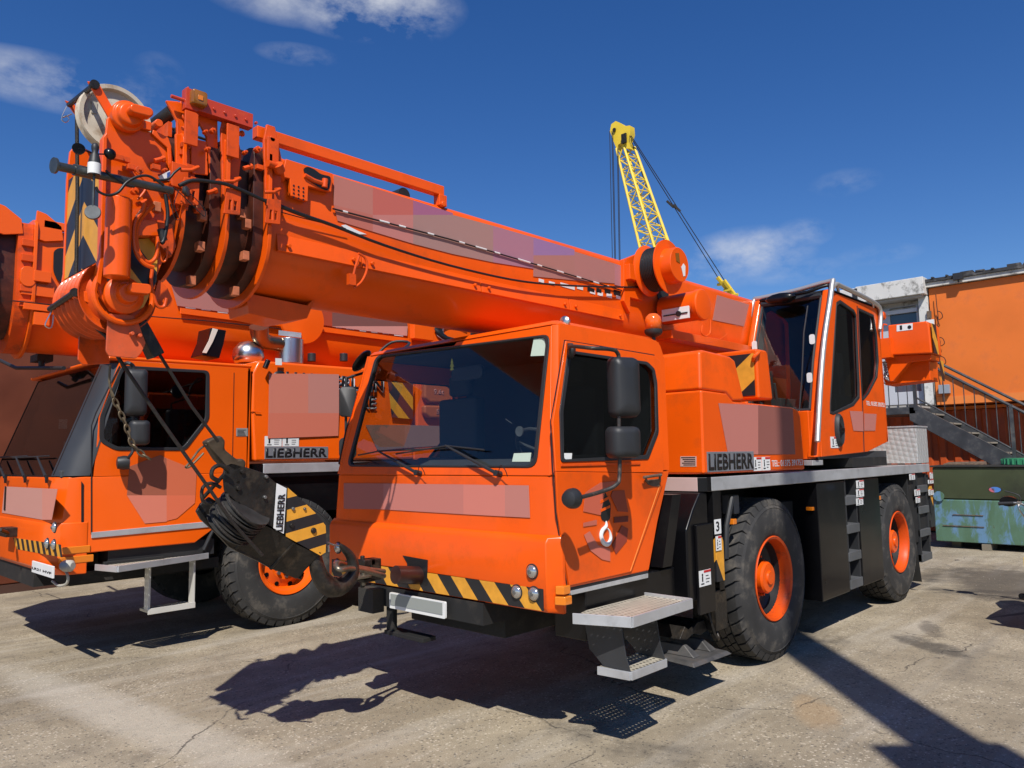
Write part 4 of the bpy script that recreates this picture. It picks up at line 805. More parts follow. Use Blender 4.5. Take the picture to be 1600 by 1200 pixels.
k.box((xx+.15, -.62, 2.35), (xx+.25, -.42, 2.65)); k.tube([(xx+.2, -.5, 1.8), (xx+.2, -.5, 2.4)], .03); k.box((xx+.05, -1.1, 1.75), (xx+.3, -.45, 1.95)); k.build('operator_controls', INTER, oc, bevel=.01)
k = MB(); q0 = on(1262, 530, x=xx+.02); k.tube([on(1250, 690*.0+655, x=xx+.0)+Vector((-.03, 0, 0)), on(1253, 590, x=xx+.05), on(1256, 520, x=xx+.12), on(1262, 478, x=xx+.2)], .008, 6); k.build('wiper', BLACKM, oc)
for u, v in ((1269, 530), (1265, 590), (1179, 540)):
    q = on(u, v, x=xx-.01); MB().loft([rounded(q, .028, .05, .02, (0, 1, 0), (0, 0, 1)), rounded(q+NF*.004, .028, .05, .02, (0, 1, 0), (0, 0, 1))]).build('reflector_label', WHITE, oc)
# guard rail in stainless tube
yg = Y1-.03; T = C['ft']
k = MB(); gl = on(1167, 540, x=T.x-.15)
k.tube([on(1277, 690, y=yg-.02), on(1282, 600, y=yg), on(1288, 530, y=yg), on(1300, 452, y=yg)+Vector((-.0, 0, .03)), on(1301, 447, y=yg)+Vector((.03, .05, .06)), on(1240, 455, x=T.x)+Vector((0, 0, .0)), on(1188, 466, x=T.x), on(1178, 470, x=T.x), on(1170, 500, x=T.x-.1), on(1158, 540, x=T.x-.25)], .027, 10, smooth=4)
k.tube([on(1299, 452, y=yg), on(1306, 444, y=yg), on(1316, 448, y=yg), on(1350, 464, y=yg), on(1371, 477, y=yg), on(1376, 490, y=yg), on(1375, 515, y=yg)], .026, 10, smooth=4)
k.tube([on(1308, 446, y=yg), on(1310, 456, y=yg+.05)], .016); k.tube([on(1364, 474, y=yg), on(1364, 482, y=yg+.05)], .016)
k.build('guard_rail', TUBE, oc)
k = MB(); k.tube([on(1188, 470, x=T.x-.05), on(1230, 462, x=T.x-.12), on(1262, 456, x=T.x-.1), on(1292, 446, x=T.x-.02), on(1297, 452, x=T.x)], .018, smooth=3); mq = on(1222, 470, x=T.x-.15)
k.loft([[mq+Vector((0, s_*math.cos(t*.5236)*.17, s_*math.sin(t*.5236)*.06+.02))+Vector((-d, 0, 0)) for t in range(12)] for d, s_ in ((0, .95), (.05, 1), (.09, .8), (.1, .4))]); k.build('overhead_mirror', BLACK, oc, smooth=60)
k = MB(); q = on(1309, 672, y=Y1); k.loft([[q+Vector((math.cos(t*.3927)*.09*s_, -d, math.sin(t*.3927)*.175*s_)) for t in range(16)] for d, s_ in ((0, 1), (.03, .97), (.045, .85), (.03, .7))]); ho = k.build('door_handle', BLACKM, oc, smooth=60)
k = MB(); k.box((q.x-.06, Y1-.05, q.z-.02), (q.x+.07, Y1-.02, q.z+.02)); k.poly([q+Vector((-.06, -.035, .09)), q+Vector((.05, -.035, .0)), q+Vector((-.06, -.035, -.1))], (0, -.01, 0)); k.build('handle_lever', BLACK, ho, bevel=.004)
a = on(1298, 700, y=Y1); sticker(a.x, a.z, .23, .115, oc, y=Y1-.001)
a = on(1353, 627, y=Y1); text('TEL: 01375 391753', 'phone_lettering', WHITE, oc, (a.x, Y1-.002, a.z-.045), XR, UP, .62, .05, .0015)
patch([[(1327, 642), (1348, 643), (1349, 674), (1333, 673)], [(1350, 646), (1369, 647), (1367, 673), (1350, 673)]], oc, [(196, 122, 110), (194, 120, 108)], y=Y1, n=NS, off=.003, name='faded_logo_panel')
k = MB(); a = on(1349, 700, y=Y1-.02); k.box((a.x-.3, Y1-.0, zb_-.12), (C['br'].x-.1, Y2, zb_-.02)); k.build('cab_mount', DARK, oc)
MB().box((fx(zb_)-.06, Y1+.02, zb_-.08), (fx(zb_)+.2, Y2+.2, zb_-.03)).build('cab_step_plate', ALU, oc, bevel=.004)
k = MB(); q = on(1376, 494, y=Y1); k.lathe([(.05, 0), (.055, .03), (.04, .05)], q, q+Vector((0, -1, 0)), 20); k.build('side_lamp', ORANGE_WORN, oc)
# ================================================================ boom of crane A
def boom_ring(x, k=1.0, cz=3.15, dz=0):
    hw, top, mid, bot = .33*k, .375*k, -.12*k, -.415*k
    pts = []
    for a in (0, 30, 60, 90): pts.append((hw-.06*k+.06*k*math.cos(R(a)), top-.06*k+.06*k*math.sin(R(a))))
    pts += [(-y, z) for y, z in pts[::-1]]
    n = 9
    pts += [(-hw*math.cos(math.pi*i/(2*n)) if True else 0, mid+(bot-mid)*math.sin(math.pi*i/(2*n))) for i in range(n+1)]
    pts += [(hw*math.cos(math.pi*i/(2*n)), mid+(bot-mid)*math.sin(math.pi*i/(2*n))) for i in range(n-1, -1, -1)]
    return [(x, y, cz+z+dz) for y, z in pts]
c = MB(); c.loft([boom_ring(-1.40), boom_ring(6.9)]); boom = c.build('boom', ORANGE, A, smooth=35)
# bolted wear strip along the lower break
yb = -.345
SA, SB = on(433, 357, y=yb), on(1000, 486, y=yb)
xl = [SA.x, on(566, 0+392, y=yb).x, on(752, 440, y=yb).x, on(890, 470, y=yb).x, on(975, 485, y=yb).x]
zt0 = SA.z; 
for i in range(4):
    k = MB(); k.poly([(xl[i]+.004, yb+.012, 3.055), (xl[i+1]-.004, yb+.012, 3.055), (xl[i+1]-.004, yb-.006, 2.955), (xl[i]+.004, yb-.006, 2.955)], (0, .02, -.002))
    for x in (xl[i]+.07, xl[i+1]-.07): k.cyl((x, yb+.0, 2.995), (x, yb-.02, 2.992), .012, n=8)
    k.build('wear_strip', ORANGE, boom, bevel=.003)
# boom side panel: added redaction mosaic blocks, leftover white and black letter edges, thin cable
patch([[(521, 274), (582, 293), (582, 336), (521, 320)], [(582, 293), (645, 313), (645, 336), (582, 336)], [(645, 313), (707, 333), (707, 336), (645, 336)],
       [(521, 320), (582, 336), (582, 362), (527, 345)], [(582, 336), (645, 336), (645, 381), (582, 362)], [(645, 336), (707, 336), (770, 353), (770, 410), (707, 397), (645, 381)],
       [(770, 353), (833, 371), (833, 420), (770, 410)], [(833, 371), (897, 390), (897, 399), (833, 399)], [(833, 399), (897, 399), (897, 438), (833, 432)], [(897, 393), (960, 412), (960, 443), (897, 438)], [(960, 412), (972, 416), (972, 448), (960, 445)]],
      boom, [(190, 118, 105), (195, 102, 90), (165, 100, 130), (192, 110, 95), (196, 124, 115), (168, 128, 120), (172, 120, 135), (155, 118, 160), (176, 120, 110), (178, 120, 112), (180, 122, 125)], y=-.331, n=NS, off=.002, name='faded_name_panel')
k = MB(); P_ = ons([(533, 352), (540, 351), (560, 361), (573, 366), (560, 366), (545, 361)], y=-.334); k.poly(P_, (0, .002, 0))
for u, v, w_, h in ((842, 435, 8, 5), (858, 439, 9, 5), (876, 441, 22, 6), (902, 445, 9, 6), (922, 452, 8, 6), (934, 455, 8, 6), (948, 457, 8, 7), (963, 459, 11, 7)):
    k.poly(ons([(u, v), (u+w_, v+w_*.28), (u+w_, v+w_*.28+h), (u, v+h)], y=-.334), (0, .002, 0))
k.poly(ons([(971.5, 420), (974, 421), (974, 466), (972, 465)], y=-.334), (0, .002, 0))
k.split('letter_outline', WHITE, boom, smooth=0)
k = MB()
for u, v, w_, h in ((918, 448, 11, 6), (932, 450, 8, 6), (945, 451, 9, 6), (959, 452, 12, 8)): k.poly(ons([(u, v), (u+w_, v+w_*.28), (u+w_, v+w_*.28+h), (u, v+h)], y=-.335), (0, .002, 0))
k.split('letter_edge', INK, boom, smooth=0)
MB().tube(ons([(520, 326), (700, 373), (860, 420), (972, 454)], y=-.345), .0055, 6).build('measuring_cable', CABLE, boom)
mc_ = spline(ons([(520, 326), (700, 373), (860, 420), (972, 454)], y=-.3455), 40)
for i_, l_ in ((5, 2), (18, 3), (24, 2), (33, 2), (44, 2), (50, 4), (57, 2), (66, 5), (74, 2), (83, 3), (92, 2), (100, 3), (108, 2)): MB().tube(mc_[i_:i_+l_+1], .0066, 6).build('cable_sleeve', WHITE, boom)  # white dashes set along the cable
MB().tube(ons([(415, 314), (430, 319), (470, 335), (520, 352), (600, 383), (700, 414), (800, 437), (870, 445), (940, 448), (1020, 449)], y=-.38), [.014, .012, .009, .008, .008], 8, smooth=4).build('boom_cable', CABLE, boom)
MB().tube(ons([(415, 325), (470, 340), (540, 357)], y=-.36), .003, 6).build('pull_cord', CABLE, boom)
# lug plate with holes near the front
P1 = ons([(447, 248), (520, 271), (518, 300), (482, 291), (481, 315), (455, 306), (453, 279), (440, 276)], y=-.37)
k = MB(); k.poly(P1, (0, .03, 0)); lug = k.build('lug_plate', ORANGE, boom, bevel=.004)
k = MB(); rr_ = random.Random(2)
for i in range(4):
    for j in range(3): q = on(459+j*7.5, 290+i*6+j*2, y=-.371); k.lathe([(.006, 0), (.006, .002)], q, q+NS, 10)
k.build('plate_hole', INK, lug, smooth=0, label='pattern of small dark holes in the plate')
k = MB(); k.poly(round_poly(ons([(473, 264), (480, 260), (492, 265), (500, 272), (517, 276), (516, 287), (512, 299), (500, 294), (480, 280)], y=-.372), .02), NS*.003); k.build('recess', INK, lug, smooth=0)
k = MB(); k.cyl(on(508, 280, y=-.38), on(507, 293, y=-.38), .018); k.tube(ons([(476, 274), (490, 282), (505, 287)], y=-.375), .014); k.build('recess_pin', ORANGE_WORN, lug)
k = MB(); k.cyl(on(418, 255, y=-.42), on(440, 263, y=-.40), .020); k.cyl(on(433, 257, y=-.42), on(437, 268, y=-.40), .032); k.cyl(on(436, 262, y=-.40), on(440, 280, y=-.34), .02); k.build('hose_coupling', ORANGE_WORN, boom)
# hanging hose loop
k = MB(); k.tube(ons([(560, 396), (571, 404), (573, 422), (565, 440), (553, 450)], y=-.375), .008, smooth=5); k.tube(ons([(561, 400), (556, 415), (552, 430)], y=-.375), .008); k.box(tuple(on(546, 444, y=-.39)), tuple(on(552, 430, y=-.36))); k.build('hose_loop', ORANGE_WORN, boom)
# long bar above the boom
ya = -.30
k = MB()
b0, b1 = on(398, 207, y=ya), on(690, 302, y=ya)
k.box((b0.x, ya-.03, b0.z-.035), (b1.x, ya+.03, b0.z+.035)); k.box((b1.x-.05, ya-.035, b0.z-.11), (b1.x+.02, ya+.03, b0.z-.03)); k.cyl((b1.x-.02, ya-.05, b0.z-.10), (b1.x-.02, ya+.05, b0.z-.10), .02); k.build('top_guide_bar', ORANGE, boom, bevel=.006)
MB().cyl((b1.x-.25, -.2, b0.z-.055), (b1.x-.25, .1, b0.z-.055), .05).build('guide_roller', BLACKM, boom)
MB().tube([(-2.1, -.05, 3.62), (-1.0, -.03, 3.60), (1.0, 0, 3.60), (5.5, 0, 3.64)], .0085, 8).build('hoist_rope', ROPE, A)
mat_inner_shade = mat('inner_section_paint', (.07, .014, .005), .5, var=.4, vscale=12, dirt=(.012, .010, .008), dscale=9, damt=.85)  # orange darkened nearly to black: shade between the collars put into the colour
mat_pad = mat('faded_wear_pad', (.48, .14, .06), .6, var=.3, vscale=20)
# collars of the telescopic sections
def collar(x, k_, ext, band):
    def sc(e, xx): return [(xx, y*(1+e/.33 if abs(y) > .05 else 1), 3.15+(z-3.15)*(1+(e/.42 if z < 3.15 else e*.25/.37))) for _, y, z in boom_ring(0, k_)]
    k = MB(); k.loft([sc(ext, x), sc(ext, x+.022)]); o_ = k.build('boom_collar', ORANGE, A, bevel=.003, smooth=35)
    k = MB(); k.loft([sc(ext*.25, x-band*.7), sc(ext*.25, x-.001)]); k.build('collar_band', mat_inner_shade, o_, bevel=.004, smooth=35)
    k = MB()
    for s_ in (0,):
        for an in (-35, -10, 20, 50):
            y = -(.33*k_+.03)*math.cos(R(an)) ; z = 3.03-.42*k_*max(0, math.sin(R(an)))+.0*k_+(-.02 if an < 0 else 0)+(.12 if an == -35 else .05 if an == -10 else 0)
            k.box((x-band-.035, y-.03, z-.025), (x-band+.0, y+.02, z+.025))
    k.split('wear_pad', mat_pad, o_, bevel=.003)
    # upright bracket plates on top edge
    k = MB(); k.poly([(x, -.34*k_-.035, 3.15), (x-.02, -.34*k_-.035, 3.56), (x+.0, -.34*k_-.03, 3.66), (x+.05, -.34*k_-.03, 3.66), (x+.10, -.34*k_-.035, 3.45), (x+.07, -.34*k_-.035, 3.15)], (0, .02, 0)); k.cyl((x+.03, -.40*k_, 3.42), (x+.03, -.32, 3.42), .022); k.cyl((x+.02, -.40*k_, 3.57), (x+.02, -.32, 3.57), .018); k.box((x-.01, -.40, 3.40), (x+.06, -.385, 3.58)); k.build('collar_bracket', ORANGE_WORN, o_, bevel=.004)
    # cable guide eye
    q = Vector((x+.01, -.43, 3.13)); k = MB(); k.holed([q+Vector((-.045, 0, -.06)), q+Vector((.045, 0, -.05)), q+Vector((.05, 0, .09)), q+Vector((-.03, 0, .08))], [[q+Vector((-.02, 0, -.035)), q+Vector((.025, 0, -.03)), q+Vector((.028, 0, .02)), q+Vector((-.015, 0, .02))]], (0, .012, 0)); k.cyl(q+Vector((.005, .01, -.04)), q+Vector((.005, .01, .03)), .011); k.tube([q+Vector((-.05, 0, .11)), q+Vector((.0, -.01, .12)), q+Vector((.04, 0, .15)), q+Vector((.04, .05, .16))], .010); k.build('cable_guide', ORANGE_WORN, o_, bevel=.002)
    return o_
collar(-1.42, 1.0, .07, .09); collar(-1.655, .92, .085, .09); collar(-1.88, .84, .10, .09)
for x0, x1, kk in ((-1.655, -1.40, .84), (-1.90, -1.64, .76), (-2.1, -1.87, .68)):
    MB().loft([boom_ring(x0, kk), boom_ring(x1, kk)]).build('inner_boom_section', mat_inner_shade, A, smooth=35)
# fin under the first collar
k = MB(); k.poly([(-1.40, -.12, 2.74), (-1.0, -.12, 2.72), (-.93, -.12, 2.80), (-1.0, -.12, 2.64), (-1.15, -.12, 2.60), (-1.38, -.12, 2.62)], (0, .24, 0)); k.build('boom_foot_plate', ORANGE, A, bevel=.004)
# channel with amber lamp at the front of the top bar
q0, q1 = on(296, 152, y=-.36), on(392, 190, y=-.36)
k = MB(); k.box((q0.x, -.385, q1.z-.045), (q1.x, -.375, q1.z+.035)); k.box((q0.x, -.375, q1.z-.045), (q1.x, -.33, q1.z-.037)); k.box((q0.x, -.375, q1.z+.028), (q1.x, -.33, q1.z+.035))
for i in range(6): k.cyl((q0.x+.06+i*.06, -.375, q1.z-.01), (q0.x+.06+i*.06, -.393, q1.z-.01), .008, n=8)
k.tube([on(267, 150, y=-.36), on(282, 155, y=-.36), on(300, 160, y=-.37)], .010); k.tube([on(294, 136, y=-.37), on(294, 160, y=-.37)], .006); k.box(tuple(on(290, 168, y=-.39)), tuple(on(304, 148, y=-.34))); ch_ = k.build('lamp_channel', mat('red_oxide_orange', (.55, .05, .015), .4, 0, .2, dirt=(.75, .12, .02), dscale=7), A, bevel=.002)
q = on(311, 154, y=-.41); MB().loft([rounded(q+NS*d, .040*s_, .040*s_, .012, (1, 0, 0), (0, 0, 1)) for d, s_ in ((-.02, 1), (.01, 1), (.018, .9))]).build('amber_lamp', mat('dirty_amber', (.28, .10, .01), .25, 0, .4, dirt=(.12, .05, .01), dscale=30), ch_, smooth=60)
MB().box((q.x-.012, q.y-.022, q.z-.014), (q.x+.012, q.y-.017, q.z+.010)).build('lamp_bulb', AMBER, ch_)
# ================================================================ boom head
YH = -.31
hp = ons([(163, 232), (168, 185), (178, 172), (215, 192), (228, 203), (260, 216), (268, 228), (272, 260), (276, 330), (258, 345), (262, 392), (232, 462), (212, 486), (196, 494), (172, 486), (158, 465), (150, 440), (158, 395)], y=YH)
k = MB(); k.poly(hp, (0, .022, 0)); head = k.build('boom_head', ORANGE, A, bevel=.005)
k = MB(); k.poly([p+Vector((0, .56, 0)) for p in hp], (0, .022, 0)); k.build('far_head_plate', ORANGE, head, bevel=.005)
# front flange edges (bright vertical strip) and chevron plate between side plates
e0, e1 = on(162, 220, y=YH), on(155, 430, y=YH)
k = MB(); k.poly(ons([(161, 215), (168, 205), (164, 400), (158, 445), (150, 440), (157, 400)], y=YH-.03), (0, .05, 0)); k.build('head_edge', ORANGE, head, bevel=.004)
xf_ = e1.x+.01
c0 = on(158, 262, y=YH+.02); pz0 = on(140, 415, x=xf_).z; pz1 = on(140, 255, x=xf_).z
k = MB(); k.box((xf_, YH+.022, pz0), (xf_+.012, .25, pz1)); k.build('chevron_plate', STR_HEAD, head, smooth=0)
k = MB(); k.poly(ons([(166, 375), (206, 375), (236, 372), (246, 395), (244, 440), (224, 480), (204, 490), (180, 478), (168, 462)], y=YH-.008), NS*.003); k.build('hazard_side_panel', stripes('hazard_head_side', YB, KB, 0, .9, kx=1.1, scale=3.6), head, smooth=0)
# big white sheave on top
sc_ = on(178, 188, y=-.12); 
k = MB(); k.lathe([(0, 0), (.05, .0), (.05, .01), (.075, .012), (.12, .022), (.145, .020), (.152, -.004), (.172, -.006), (.176, .004), (.165, .02), (.165, .035), (.176, .05), (.172, .058), (.152, .056), (.12, .03), (0, .03)], sc_+Vector((-.0, -.03, 0)), sc_+Vector((0, 1, 0)), 56); sh = k.build('top_sheave', NYLON, head, smooth=40)
sq = sc_+Vector((-.10, -.012, .03)); MB().box((sq.x-.012, sq.y-.006, sq.z-.03), (sq.x+.014, sq.y, sq.z+.03)).build('sheave_marking', mat('marking_grey', (.45, .42, .34), .6), sh)
k = MB(); q = on(200, 182, y=YH-.03); k.lathe([(.078, -.05), (.078, .01), (.06, .015), (.055, .04), (.04, .045), (0, .045)], q, q+NS, 32); k.loft([rounded(q+NS*d+Vector((.03, 0, .01)), .055, .024, .023, Vector((1, 0, .05)).normalized(), (0, 0, 1)) for d in (.04, .10)]); k.build('sheave_pin', ORANGE, head, bevel=.008, smooth=50)
k = MB(); q = on(226, 195, y=YH-.015); k.box((q.x-.04, q.y-.01, q.z-.025), (q.x+.03, q.y+.01, q.z+.02)); k.cyl(q+Vector((.06, -.03, .02)), q+Vector((.06, .05, .02)), .02); k.build('pin_lock', ORANGE, head, bevel=.004)
# keeper bar at very top left with arms and spring pin
k = MB(); K0, K1 = on(147, 133, y=YH+.01), on(108, 164, y=.22); k.cyl(K0, K1, .013); k.cyl(K0+NS*.015, K0-NS*.01, .022); k.build('rope_keeper_bar', GREASE, head)
k = MB(); k.poly([K0+Vector((-.03, 0, .01)), K0+Vector((.02, 0, .02)), on(182, 178, y=YH+.01), on(170, 184, y=YH+.01)], (0, .012, 0)); k.poly([K1+Vector((-.02, 0, .02)), K1+Vector((.02, 0, .02)), on(122, 180, y=.22)+Vector((.05, 0, -.02)), on(122, 185, y=.22)], (0, .012, 0)); k.split('keeper_arm', ORANGE, head, bevel=.003)
k = MB(); k.tube([on(u, v, y=.2) for u, v in ((104, 166), (97, 181), (97, 188), (103, 191), (108, 186), (104, 181), (98, 184)) ]+[on(112, 178, y=.2)], .003, 6, smooth=3); k.build('spring_pin', CHROME, head)
# rollers on top
for (u0, v0, u1, v1, r_) in ((232, 190, 272, 172, .035), (300, 205, 312, 184, .032)):
    a, b = on(u0, v0, y=-.05), on(u1, v1, y=-.28); b.z = a.z; b.x = a.x
    zc = on(u1, v1, y=-.30).z; xc = on(u1, v1, y=-.30).x
    MB().cyl((xc, -.30, zc), (xc, .25, zc), r_).build('rope_roller', BLACKM, head)
    k = MB(); k.poly([(xc-.05, -.32, zc+.03), (xc+.01, -.32, zc+.045), (xc+.09, -.32, zc+.03), (xc+.10, -.32, zc-.26), (xc+.05, -.32, zc-.30), (xc+.03, -.32, zc-.1)], (0, .02, 0)); k.build('roller_bracket', ORANGE, head, bevel=.005)
    MB().box((xc-.02, -.28, zc-.14), (xc+.0, .25, zc-.06)).build('cross_bar', ORANGE_WORN, head)
# boxy sections of the head side (raised frames, blocks)
k = MB(); k.poly(ons([(238, 203), (262, 216), (266, 228), (268, 262), (262, 264), (260, 232), (236, 210)], y=YH-.005), NS*.012); k.poly(ons([(272, 210), (292, 214), (292, 330), (274, 330)], y=YH-.01), NS*.02); k.poly(ons([(296, 216), (322, 222), (324, 275), (298, 272)], y=YH-.01), NS*.012); k.poly(ons([(204, 345), (240, 348), (243, 372), (205, 372)], y=YH-.02), NS*.05); k.split('head_casting', ORANGE, head, bevel=.005)
k = MB(); rr_ = random.Random(11)
for (u, v) in ((185, 247), (195, 250), (205, 262), (243, 262), (248, 250), (255, 268), (288, 228), (291, 200), (286, 240), (318, 208), (322, 235), (330, 206), (278, 268), (296, 262), (303, 282), (215, 268), (220, 318), (226, 330), (208, 300), (218, 290), (290, 300), (300, 312), (310, 330), (262, 300), (330, 300), (338, 285), (372, 210), (380, 240), (386, 262), (366, 300), (400, 235), (405, 262)):
    q = on(u, v, y=YH-.03+rr_.uniform(-.03, .0)); t_ = rr_.random()
    if t_ < .4: k.cyl(q, q+Vector((0, -.03, .0)), rr_.uniform(.010, .020), n=10); k.cyl(q, q+Vector((0, -.045, 0)), .007, n=6)
    elif t_ < .7: k.box(tuple(q-Vector((.02, .015, .012))), tuple(q+Vector((.02, .015, .014))))
    else: k.cyl(q-Vector((.02, 0, .01)), q+Vector((.02, 0, .012)), .012, n=8); k.cyl(q+Vector((.015, 0, .008)), q+Vector((.03, 0, .015)), .017, n=6)
k.split('fitting', ORANGE_WORN, head, bevel=.002)
k = MB(); k.tube(ons([(226, 318), (222, 330), (212, 345), (209, 370), (213, 395), (225, 412), (240, 418)], y=-.40), .011, smooth=5); k.tube(ons([(240, 320), (226, 334), (216, 350), (213, 372), (218, 396), (232, 410), (244, 400), (247, 370)], y=-.39), .010, smooth=5); k.tube(ons([(215, 312), (225, 300), (230, 288), (222, 278), (212, 270)], y=-.38), .006, smooth=5); k.tube(ons([(249, 392), (253, 408), (260, 405), (262, 385)], y=-.38), .005, smooth=5); k.build('hydraulic_hoses', ORANGE, head)
k = MB(); k.poly(ons([(238, 345), (270, 350), (276, 385), (268, 402), (238, 372)], y=-.36), (0, .04, 0)); k.build('valve_block', ORANGE_WORN, head, bevel=.006)
k = MB(); k.box(tuple(on(274, 318, y=-.36)), tuple(on(292, 300, y=-.33))); k.box(tuple(on(268, 290, y=-.37)), tuple(on(290, 262, y=-.33))); k.build('sensor_box', ORANGE_WORN, head, bevel=.004)
decal('blue_white_sticker', ons([(247, 276), (268, 265), (268, 282), (252, 283)], y=-.345), WHITE, head, NS, .002); decal('sticker_symbol', ons([(261, 270), (266, 268), (267, 280), (261, 281)], y=-.348), mat('blue_print', (.03, .10, .35), .5), head, NS, .002)
# vertical tube beside the pulleys
k = MB(); a, b = on(184, 312, y=-.40), on(182, 498*.0+428, y=-.40); k.cyl((a.x, -.42, a.z), (a.x, -.42, on(182, 434, y=-.42).z), .057, n=32); k.build('vertical_tube', ORANGE, head, bevel=.006)
# lower pulley pack
pc = on(150, 462, y=-.10)
k = MB()
prof = []
for i in range(6):
    t = i*.066; prof += [(.175, t), (.178, t+.005), (.150, t+.022), (.146, t+.032), (.150, t+.042), (.178, t+.060), (.175, t+.064)]
pc0 = Vector((on(195, 462, y=YH).x-.02, YH+.03, on(195, 462, y=YH).z))
k.lathe([(0, 0), (.12, .0), (.14, .02), (.18, .0)]+prof+[(0, .40)], pc0, pc0+Vector((0, 1, 0)), 56); pl = k.build('lower_pulleys', ORANGE_WORN, head, smooth=40)
q = on(192, 462, y=YH); k = MB(); k.lathe([(.092, -.01), (.092, .022), (.078, .028), (.065, .04), (.06, .045), (.05, .045), (.046, .09), (0, .09)], q, q+NS, 36); k.loft([rounded(q+NS*d+Vector((.035, 0, .02)), .05, .025, .018, Vector((1, 0, .05)).normalized(), UP) for d in (.06, .13)]); k.build('pulley_pin', ORANGE, pl, bevel=.006, smooth=45)
k = MB(); k.tube([q+NS*.015+Vector((math.cos(R(a_))*.135, 0, math.sin(R(a_))*.135)) for a_ in range(150, 400, 15)], .014, 8); k.build('pin_guard', ORANGE, pl)
k = MB(); K2, K3 = on(116, 457, y=YH+.05), on(78, 483, y=.16); k.cyl(K2, K3, .014); k.cyl(K2+Vector((0, -.012, 0)), K2, .02); pb2 = k.build('pulley_keeper_bar', GREASE, head)
k = MB(); k.poly([K2+Vector((0, 0, .022)), on(150, 460, y=YH+.04), on(150, 478, y=YH+.04), K2+Vector((0, 0, -.022))], (0, .015, 0)); k.build('keeper_arm', ORANGE, head, bevel=.003)
k = MB(); k.tube([on(u, v, y=.14) for u, v in ((82, 484), (71, 505), (73, 511), (81, 511), (84, 492))], .003, 6, smooth=3); k.build('spring_pin', CHROME, head)
# skirt plates
k = MB(); k.poly(round_poly(ons([(169, 490), (207, 492), (215, 500), (228, 536), (221, 552), (213, 560), (170, 556), (166, 548)], y=YH), .01), (0, .014, 0)); q = on(204, 522, y=YH); k.cyl(q, q+NS*.03, .01, n=8); q = on(216, 525, y=YH); k.cyl(q, q+NS*.03, .01, n=8); k.build('skirt_plate', mat('scuffed_orange', (.68, .10, .025), .5, var=.12, vscale=8, dirt=(.35, .10, .05), dscale=14), head, bevel=.003)
k = MB(); k.poly(ons([(124, 524), (166, 530), (172, 568), (130, 570), (122, 562)], y=.05), (0, .014, 0)); k.build('far_skirt_plate', ORANGE_WORN, head, bevel=.003)
k = MB(); k.poly(ons([(215, 507), (228, 497), (258, 551), (240, 560)], y=YH+.03), (0, .09, 0)); wed = k.build('rope_wedge_socket', GREASE, head, bevel=.006)
k = MB(); k.holed(ons([(232, 472), (240, 462), (248, 436), (262, 450), (270, 468), (266, 478), (256, 481), (236, 478)], y=YH+.02), [ons([(256, 466), (260, 467), (261, 472), (257, 474), (254, 471)], y=YH+.02)], (0, .02, 0)); k.build('lug_ear', ORANGE, head, bevel=.003)
k = MB(); k.tube(ons([(238, 421), (236, 440), (240, 462), (246, 478), (256, 479), (260, 466)], y=YH-.02), .009, smooth=5); k.build('strap', ORANGE_WORN, head)
# rope falling in front of the chevrons, chain, ropes down to hook block
MB().tube([on(120, 178, x=xf_-.05), on(121, 300, x=xf_-.03), on(119, 435, x=xf_-.02)], .0095, 8).build('hoist_rope', ROPE, A)
MB().tube([on(137, 500, y=-.2), on(165, 525, y=-.2), on(187, 562, y=-.2), on(250, 655, y=-.18), on(330, 768, y=-.2), on(362, 815, y=-.19), on(410, 868, y=-.19)], .0095, 8).build('hoist_rope', ROPE, A)
MB().tube([on(250, 555, y=-.25), on(300, 636, y=-.22), on(341, 690, y=-.2)], .0085, 8).build('hoist_rope', ROPE, A)
k = MB(); ch = ons([(172, 570), (171, 596), (176, 618), (186, 640), (197, 665), (205, 690), (218, 706), (232, 716)], y=-.10)
cs = spline(ch, 12); 
def at_len(d):
    acc_ = 0
    for a, b in zip(cs, cs[1:]):
        l_ = (b-a).length
        if acc_+l_ >= d: return a+(b-a)*((d-acc_)/l_), (b-a).normalized()
        acc_ += l_
    return cs[-1], (cs[-1]-cs[-2]).normalized()
tot = sum((b-a).length for a, b in zip(cs, cs[1:])); i = 0; d = .16
k.tube(cs[:26], .006)
while d < tot:
    p, t = at_len(d); s1 = t.cross(Vector((0, 1, 0))).normalized(); s1 = (s1 if i % 2 else t.cross(s1)).normalized()
    k.tube([p+t*(.024*math.cos(a_))+s1*(.0115*math.sin(a_)) for a_ in [j*.5236 for j in range(12)]], .0045, 6, close=True); d += .036; i += 1
tag(k.build('chain', mat('bronze_chain', (.17, .13, .08), .5, .6, var=.3, vscale=30), A), 'x', 'x'); del bpy.data.objects['chain']['category'], bpy.data.objects['chain']['label']
